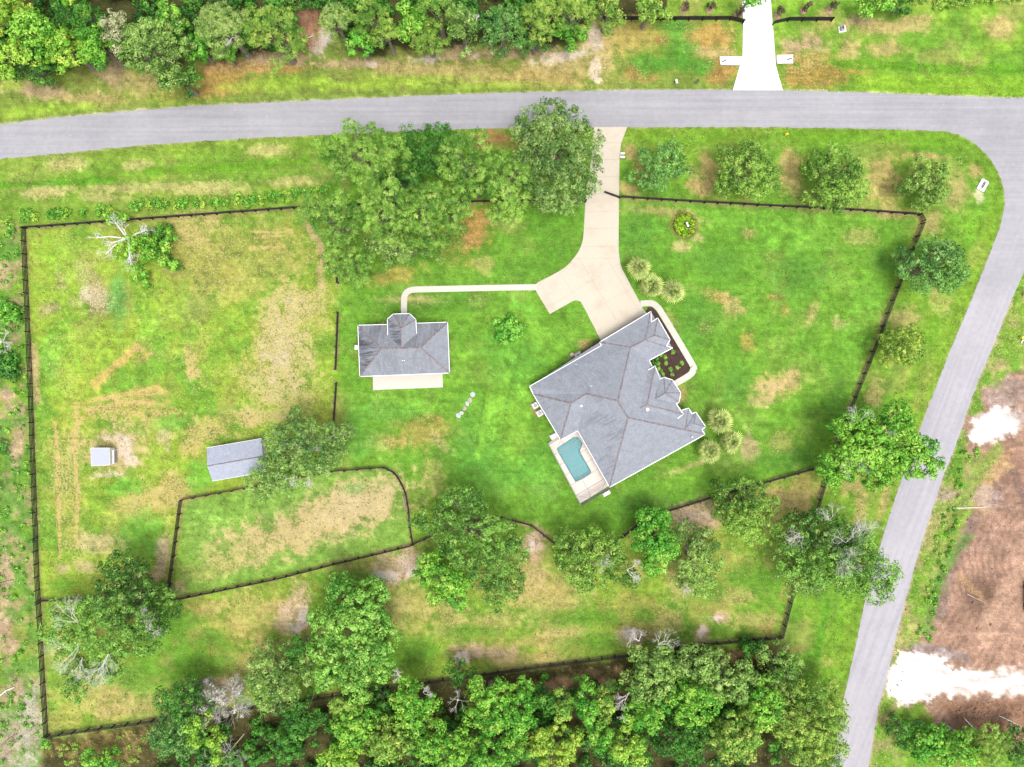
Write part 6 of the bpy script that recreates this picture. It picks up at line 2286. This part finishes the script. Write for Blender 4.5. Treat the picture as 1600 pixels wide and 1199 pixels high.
# --- fan palms: every fan a part
def fan_mesh(seed):
    rng = random.Random(seed)
    bm = bmesh.new()
    lay = bm.verts.layers.float_color.new('col')
    n = 11
    hub = bm.verts.new((0.75, 0, 0.0))
    cb = rng.uniform(.65, 1.2)
    lo, hi = (0.05, 0.10, 0.03), (0.36, 0.40, 0.11)

    tone = 1.0

    def colr(t):
        return tuple((lo[i] * (1 - t) + hi[i] * t) * cb * tone for i in range(3)) + (1,)
    hub[lay] = colr(0.15)
    for i in range(n):
        a = (i - (n - 1) / 2) / (n - 1) * math.radians(150)
        L = 1.15 * (1 - 0.25 * (abs(a) / 1.7) ** 2) * rng.uniform(.9, 1.06)
        w = 0.085
        tone = rng.uniform(0.65, 1.3)
        d = Vector((math.cos(a), math.sin(a), 0))
        s = Vector((-d.y, d.x, 0))
        drop = -0.10 - 0.32 * rng.random()
        m1 = bm.verts.new(Vector((0.75, 0, 0)) + d * L * .55 + s * w + Vector((0, 0, .05)))
        m2 = bm.verts.new(Vector((0.75, 0, 0)) + d * L * .55 - s * w + Vector((0, 0, .0)))
        tip = bm.verts.new(Vector((0.75, 0, 0)) + d * L + Vector((0, 0, drop)))
        m1[lay] = m2[lay] = colr(0.38)
        tip[lay] = colr(1.0)
        bm.faces.new((hub, m2, m1))
        bm.faces.new((m1, m2, tip))
    a = bm.verts.new((0, 0.025, 0)); b = bm.verts.new((0, -0.025, 0))
    a[lay] = b[lay] = colr(.4)
    bm.faces.new((a, b, hub))
    me = bpy.data.meshes.new('fan')
    bm.to_mesh(me)
    bm.free()
    me.materials.append(MAT['leaf'])
    return me


FANS = [fan_mesh(s) for s in range(5)]


def palm(label, px, py, R, h, seed):
    rng = random.Random(seed)
    c = at(px, py, h)
    root = thing('fan_palm', label, 'palm tree', (c.x, c.y, 0), rng.uniform(0, 6), 'fan palms near the house')
    bm = bmesh.new()
    n = 5
    for i in range(n):
        add_tube(bm, (0, 0, -.1 + (h + .1) * i / n), (0, 0, -.1 + (h + .1) * (i + 1) / n), 0.19, 0.17, 8, i == n - 1)
    bm_obj('trunk', bm, MAT['bark'], root)
    k = R / 1.9
    nf = 28
    for i in range(nf):
        f = i / nf
        az = i * 2.39996 + rng.uniform(-.2, .2)
        el = math.radians(78 - 98 * f ** 0.85 + rng.uniform(-16, 16))
        o = mesh_obj('fan', FANS[i % 5], None, root, (0, 0, h + 0.15 - 0.3 * f))
        s = k * rng.uniform(0.8, 1.16) * (0.72 + 0.35 * f)
        o.scale = (s, s, s)
        o.rotation_euler = (rng.uniform(-.25, .25), -el, az)
    return root


palm('fan palm beside the driveway curve, upper of the three near the garage', 1000, 419, 2.35, 3.6, 801)
palm('middle fan palm of the three near the garage', 1018, 446, 2.4, 3.4, 802)
palm('fan palm right of the front walk, lowest of the three near the garage', 1052, 456, 2.5, 3.2, 803)
palm('fan palm at the right end of the house, upper of that trio', 1124, 658, 2.5, 3.6, 804)
palm('fan palm of the trio by the house end standing farthest right', 1143, 690, 2.3, 3.4, 805)
palm('fan palm of the trio by the house end at lower left', 1109, 706, 2.35, 3.4, 806)
# ------------------------------------------------------------------ small things
for i, (x, y, c, lb) in enumerate([(1033, 555, 0, 'yellow'), (1039, 558, 0, 'yellow'), (1028, 568, 1, 'green'), (1040, 568, 2, 'pale'), (1029, 576, 0, 'yellow'), (1032, 580, 1, 'green'), (1035, 585, 0, 'yellow'), (1047, 577, 2, 'pale'), (1051, 550, 1, 'green'), (1050, 585, 1, 'green'), (1022, 568, 3, 'dark'), (1026, 562, 3, 'dark'), (1058, 575, 1, 'green'), (1065, 567, 1, 'green')]):
    cols = [KCOL['olive'], KCOL['oak'], KCOL['grey'], KCOL['deep']][c]
    shrub('small bedding plant in the dark mulch bed beside the front entry', x, y, 1.9 + (c == 3) * 4, 0.3, cols, 900 + i, 'bedding_plant', 'plant', 'bedding plants in the mulch bed', n=3)

# ornamental round bed with a black and white garden figure
t = thing('ground_cover_bed', 'round cushion of yellow-green ground cover on the front lawn', 'flower bed', at(1069, 352))
rng = random.Random(5)
L = []
for i in range(46):
    q = math.sqrt((i + .5) / 46) * 1.9
    L.append((math.cos(i * 2.4) * q, math.sin(i * 2.4) * q, 0.10, 0.34))
put_foliage(t, L, 'shrub', F3((96, 150, 20), (160, 206, 44), (190, 214, 60)), 910, 'foliage', 0.9)
bm = bmesh.new()
add_tube(bm, (0, 0, -0.05), (0, 0, 0.06), 2.15, 2.1, 28)
bm_obj('soil', bm, MAT['mulch'], t)
fig = thing('garden_figure', 'black and white garden ornament standing on the round ground cover bed', 'ornament', at(1073, 355))
bm = bmesh.new()
for dx, dy in ((-.2, -.12), (-.2, .12), (.3, -.12), (.3, .12)):
    add_tube(bm, (dx, dy, 0.1), (dx, dy, 0.62), 0.055, 0.07, 7)
bm_obj('leg', bm, MAT['dark'], fig)
bm = bmesh.new()
bmesh.ops.create_uvsphere(bm, u_segments=14, v_segments=9, radius=1.0, matrix=Matrix.Translation((0.05, 0, 0.82)) @ Matrix.Rotation(-0.5, 4, 'Z') @ Matrix.Diagonal(Vector((0.52, 0.27, 0.27, 1))))
bm_obj('body', bm, MAT['dark'], fig)
bm = bmesh.new()
bmesh.ops.create_uvsphere(bm, u_segments=12, v_segments=8, radius=1.0, matrix=Matrix.Translation((-0.02, 0.02, 1.0)) @ Matrix.Diagonal(Vector((0.26, 0.22, 0.13, 1))))
bm_obj('white_patch', bm, MAT['white'], fig)
bm = bmesh.new()
bmesh.ops.create_uvsphere(bm, u_segments=12, v_segments=8, radius=1.0, matrix=Matrix.Translation((-0.28, 0.42, 1.15)) @ Matrix.Diagonal(Vector((0.22, 0.26, 0.2, 1))))
bm_obj('head', bm, MAT['white'], fig)
bm = bmesh.new()
add_bar(bm, (-0.42, 0.30, 1.22), (-0.50, 0.58, 1.22), 0.12, 0.1)
bm_obj('ear', bm, MAT['dark'], fig)
bm = bmesh.new()
add_tube(bm, (0.45, -0.2, 0.9), (0.95, -0.22, 0.7), 0.09, 0.03, 7)
bm_obj('tail', bm, MAT['dark'], fig)

# diagonal row of pale stones on the lawn
for i, (x, y, sx, sy, lb, mt) in enumerate([(738.5, 616.5, .85, .95, 'bluish white stone at the upper end of the diagonal row on the lawn', 'stone'),
                                            (734.5, 625.5, .75, .95, 'cream stone second from the top in the diagonal row on the lawn', 'tanstone'),
                                            (730.0, 631, .75, .85, 'white stone in the middle of the diagonal row on the lawn', 'stone'),
                                            (726.0, 638.5, .8, .7, 'tan brown stone in the diagonal row on the lawn', 'tanstone'),
                                            (720.8, 645.5, .7, .75, 'bluish pale stone near the lower end of the diagonal row on the lawn', 'stone'),
                                            (716.0, 649.5, .9, .9, 'cream white stone at the lower end of the diagonal row on the lawn', 'stone')]):
    bm = bmesh.new()
    r_ = random.Random(40 + i)
    bmesh.ops.create_icosphere(bm, subdivisions=2, radius=0.5)
    for v in bm.verts:
        k = 1 + r_.uniform(-.13, .13)
        v.co = Vector((v.co.x * sx * 1.1 * k, v.co.y * sy * 1.1 * k, max(v.co.z, -0.25) * 0.3 * k))
    o = bm_obj('stepping_stone', bm, MAT[mt], None, at(x, y, 0.06), r_.uniform(0, 1))
    o.data.materials[0] = MAT[mt]
    tag(o, lb, 'stone', 'stones in a diagonal row on the lawn')

# mailboxes across the road
for lb, x, y, mt, rz in (('white and black mailbox on a post at the road edge, left of the pair', 1054.5, 131, 'white', 0.2), ('black mailbox on a post at the road edge, right of the pair', 1087, 131, 'dark', -0.5)):
    t = thing('mailbox', lb, 'mailbox', at(x, y), rz)
    bm = bmesh.new()
    add_box(bm, (0, 0.25, 0.55), (0.12, 0.12, 1.1))
    bm_obj('post', bm, MAT['dark'], t)
    bm = bmesh.new()
    add_bar(bm, (0, 0.35, 1.05), (0, -0.35, 1.05), 0.09, 0.09)
    bm_obj('arm', bm, MAT['dark'], t)
    bm = bmesh.new()
    add_box(bm, (0, -0.1, 1.2), (0.36, 0.75, 0.26), 0, 0.05)
    bm_obj('box', bm, MAT[mt], t)
    bm = bmesh.new()
    add_box(bm, (0.2, -0.05, 1.28), (0.05, 0.25, 0.2))
    bm_obj('flag', bm, MAT['dark'], t)

# utility boxes
t = thing('utility_box', 'white utility pedestal with a dark lid in the grass right of the black fence', 'utility box', at(1315.5, 46.5), 0.15)
bm = bmesh.new()
add_box(bm, (0, 0, 0.05), (1.35, 1.1, 0.22))
bm_obj('concrete_pad', bm, MAT['newwhite'], t)
bm = bmesh.new()
add_box(bm, (-0.12, 0.0, 0.5), (0.7, 0.75, 0.7), 0, 0.05)
bm_obj('cabinet', bm, MAT['grey'], t)
bm = bmesh.new()
add_box(bm, (-0.22, 0, 0.87), (0.35, 0.6, 0.04))
bm_obj('lid', bm, MAT['dark'], t)
t = thing('utility_box', 'dark grey utility box at the woods edge right of the sandy opening', 'utility box', at(523, 60), 0.2)
bm = bmesh.new()
add_box(bm, (0, 0, 0.45), (0.8, 0.7, 0.9), 0, 0.05)
bm_obj('cabinet', bm, grainy('box_green', (0.05, 0.065, 0.06), 0.1, 2, 0.5), t)
bm = bmesh.new()
add_box(bm, (0, 0, 0.92), (0.86, 0.76, 0.06), 0, 0.02)
bm_obj('lid', bm, MAT['dark'], t)
t = thing('hydrant', 'small yellow hydrant in the grass below the main road', 'hydrant', at(1228, 211))
bm = bmesh.new()
add_tube(bm, (0, 0, 0), (0, 0, 0.6), 0.15, 0.13, 10)
add_tube(bm, (0, 0, 0.6), (0, 0, 0.78), 0.18, 0.06, 10)
bm_obj('barrel', bm, MAT['yellow'], t)
bm = bmesh.new()
add_tube(bm, (-0.3, 0, 0.45), (0.3, 0, 0.45), 0.08, 0.08, 8)
bm_obj('nozzle', bm, MAT['yellow'], t)
t = thing('marker_post', 'yellow marker with a white bar at the right picture edge beside the diagonal road', 'marker', at(1594, 528), 0.3)
bm = bmesh.new()
add_tube(bm, (0, 0, 0), (0, 0, 1.0), 0.05, 0.05, 8)
bm_obj('post', bm, MAT['white'], t)
bm = bmesh.new()
add_bar(bm, (-0.45, 0, 1.0), (0.35, 0.1, 1.0), 0.3, 0.12)
bm_obj('cap', bm, MAT['yellow'], t)
bm = bmesh.new()
add_bar(bm, (-0.3, -0.95, 0.2), (0.3, -0.5, 0.2), 0.16, 0.1)
bm_obj('bar', bm, MAT['white'], t)
t = thing('marker_post', 'white marker stake at the right road edge above the yellow one', 'marker', at(1599, 461), 0.3)
bm = bmesh.new()
add_tube(bm, (0, 0, 0), (0, 0, 0.9), 0.05, 0.05, 8)
bm_obj('post', bm, MAT['white'], t)
bm = bmesh.new()
add_box(bm, (0, 0, 0.95), (0.6, 0.8, 0.12))
bm_obj('plate', bm, MAT['white'], t)

# young ornamental trees with mulch rings along the black fence
YT = 'young dark trees in mulch rings behind the black fence'
pos = ['leftmost along the black fence', 'middle one left of the driveway', 'nearest the left driveway edge', 'nearest the right driveway edge', 'middle one right of the driveway', 'rightmost along the black fence']
for i, (rx_, ry_, tx, ty_) in enumerate([(1067, 18, 1067, 9), (1108, 18, 1110, 9), (1151, 26, 1153, 20), (1214.5, 26.5, 1221, 17), (1254.5, 18.5, 1262, 8), (1295.5, 18.5, 1303, 9)]):
    t = thing('young_tree', 'small dark purple tree in a tan mulch ring, ' + pos[i], 'tree', at(rx_, ry_ - 1), 0, YT)
    bm = bmesh.new()
    add_tube(bm, (0, 0, -0.05), (0, 0, 0.07), 0.68, 0.6, 18)
    bm_obj('mulch_ring', bm, grainy('ring_mulch', C(224, 178, 150), 0.25, 2.0) if i == 0 else bpy.data.materials['ring_mulch'], t)
    bm = bmesh.new()
    add_tube(bm, (0, 0, 0), (0.05, 0.05, 1.3), 0.045, 0.03, 6)
    bm_obj('trunk', bm, MAT['bark'], t)
    r_ = random.Random(i)
    put_foliage(t, [(r_.uniform(-.3, .3), r_.uniform(-.3, .3), 1.2 + 0.28 * k, 0.55 - 0.06 * k) for k in range(5)], 'shrub', F3((70, 50, 52), (120, 96, 84), (130, 120, 90)), 950 + i, 'crown')

# fallen logs, sticks
def log(label, a, b, r, mat, seed, name='fallen_log', z=0.15):
    rg = random.Random(seed)
    A, B = at(*a), at(*b)
    root = thing(name, label, 'log', A)
    bm = bmesh.new()
    d = B - A
    m = d * 0.5 + Vector((rg.uniform(-.2, .2), rg.uniform(-.2, .2), z))
    add_tube(bm, (0, 0, z), m, r, r * 0.85, 7)
    add_tube(bm, m, d + Vector((0, 0, z * 1.3)), r * 0.85, r * 0.5, 7)
    bm_obj('stem', bm, MAT[mat], root)
    bm = bmesh.new()
    for k in (0.4, 0.7):
        p = d * k + Vector((0, 0, z))
        add_tube(bm, p, p + Vector((rg.uniform(-1, 1), rg.uniform(-1, 1), 0.2)) * 0.8, r * 0.4, r * 0.12, 5)
    bm_obj('side_branch', bm, MAT[mat], root)


log('pale straight log in the rough strip at the lower left edge', (0, 1087), (24, 1073), 0.14, 'deadwood', 1)
log('greyish brown log at the left edge beside the dark fence', (-4, 914), (22, 906), 0.13, 'bark', 2)
log('brown half buried log at the lower left edge of the strip', (2, 1166), (27, 1146), 0.15, 'bark', 3)
log('slender fallen trunk across the bare branch tangle at the bottom', (345, 1190), (387, 1140), 0.13, 'tanstone', 4, z=1.2)
log('pale fallen stick by the woods edge near the sandy opening', (482, 60), (491, 57), 0.07, 'deadwood', 5)
log('grey log in the brush below the white sand, left one', (1478, 1132), (1494, 1148), 0.07, 'deadwood', 6)
log('grey log in the brush below the white sand, middle one', (1506, 1122), (1534, 1148), 0.08, 'deadwood', 7)
log('thin grey log in the brush below the white sand, right one', (1560, 1118), (1600, 1138), 0.07, 'deadwood', 8)
log('greyish trunk lying in the rough verge right of the diagonal road', (1488, 794), (1540, 792), 0.12, 'palebark', 9)
log('yellowish split stick on the bare building plot', (1510, 928), (1535, 940), 0.09, 'tanstone', 10)
log('pale stick beside the fence by the vivid leaning tree', (1303, 682), (1318, 684), 0.07, 'deadwood', 11)
log('weathered plank leaning along the curved end of the paddock fence', (629.5, 775), (634, 796), 0.09, 'tanstone', 12, z=0.3)

# pickup parked at the right edge of the building plot
tk = thing('pickup_truck', 'black pickup truck cut by the right picture edge on the bare plot', 'pickup truck', at(1607, 931), 0.0)
bm = bmesh.new()
add_box(bm, (0, 0, 0.72), (1.9, 5.4, 0.55), 0, 0.12)
bm_obj('body', bm, MAT['dark'], tk)
bm = bmesh.new()
add_box(bm, (0, 0.35, 1.28), (1.7, 2.2, 0.66), 0, 0.2)
bm_obj('cab', bm, MAT['dark'], tk)
for s_ in (-1, 1):
    bm = bmesh.new()
    add_box(bm, (s_ * 0.86, 0.35, 1.32), (0.02, 1.5, 0.36))
    bm_obj('side_window', bm, MAT['glass'], tk)
    bm = bmesh.new()
    add_box(bm, (s_ * 0.88, -1.6, 1.03), (0.1, 1.9, 0.12))
    bm_obj('bed_rail', bm, MAT['dark'], tk)
bm = bmesh.new()
add_box(bm, (0, -1.6, 1.0), (1.5, 1.9, 0.02))
bm_obj('bed', bm, MAT['grey'], tk)
bm = bmesh.new()
add_box(bm, (0, -2.78, 0.62), (1.85, 0.25, 0.3), 0, 0.05)
bm_obj('bumper', bm, MAT['white'], tk)
for sx in (-1, 1):
    for sy in (-1, 1):
        bm = bmesh.new()
        add_tube(bm, (sx * 0.78, sy * 1.75, 0.38), (sx * 1.0, sy * 1.75, 0.38), 0.38, 0.38, 16)
        bm_obj('wheel', bm, MAT['dark'], tk)

# loose clods and pale stones on the building plot and bare patches
def scatter_stones(name, areas, mat, seed, size=(0.05, 0.16)):
    rg = np.random.RandomState(seed)
    base = np.array([[1, 0, 0], [-1, 0, 0], [0, 1, 0], [0, -1, 0], [0, 0, 1], [0, 0, -1]], float)
    tri = np.array([[4, 0, 2], [4, 2, 1], [4, 1, 3], [4, 3, 0], [5, 2, 0], [5, 1, 2], [5, 3, 1], [5, 0, 3]])
    V_, F_ = [], []
    n0 = 0
    for (cx_, cy_, rx_, ry_, n) in areas:
        for _ in range(n):
            a, q = rg.uniform(0, 6.28), math.sqrt(rg.rand())
            p = at(cx_ + math.cos(a) * q * rx_, cy_ + math.sin(a) * q * ry_)
            s = rg.uniform(*size) * rg.uniform(.5, 1.5)
            V_.append(base * s * rg.uniform(.6, 1.3, (6, 3)) + np.array([p.x, p.y, s * 0.3]))
            F_.append(tri + n0)
            n0 += 6
    o = mesh_obj(name, np_mesh(name, np.concatenate(V_), np.concatenate(F_), None, mat))
    o['kind'] = 'stuff'


scatter_stones('soil_clods', [(1540, 850, 60, 120, 50), (1560, 990, 60, 36, 24), (1540, 1110, 60, 16, 140), (1540, 1140, 60, 20, 120)], grainy('soil_clod', C(196, 160, 140), 0.4, 2.0), 1, (0.06, 0.2))
scatter_stones('pale_stones', [(1545, 840, 60, 140, 130), (1500, 780, 40, 60, 60), (1470, 880, 16, 100, 60), (455, 520, 50, 60, 160), (505, 812, 110, 34, 200), (178, 705, 40, 34, 60), (620, 895, 40, 20, 50), (465, 960, 18, 40, 60), (985, 994, 26, 14, 40), (15, 760, 20, 400, 90), (930, 75, 20, 30, 60)], grainy('pale_pebble', C(246, 228, 206), 0.2, 2.0), 2, (0.05, 0.12))
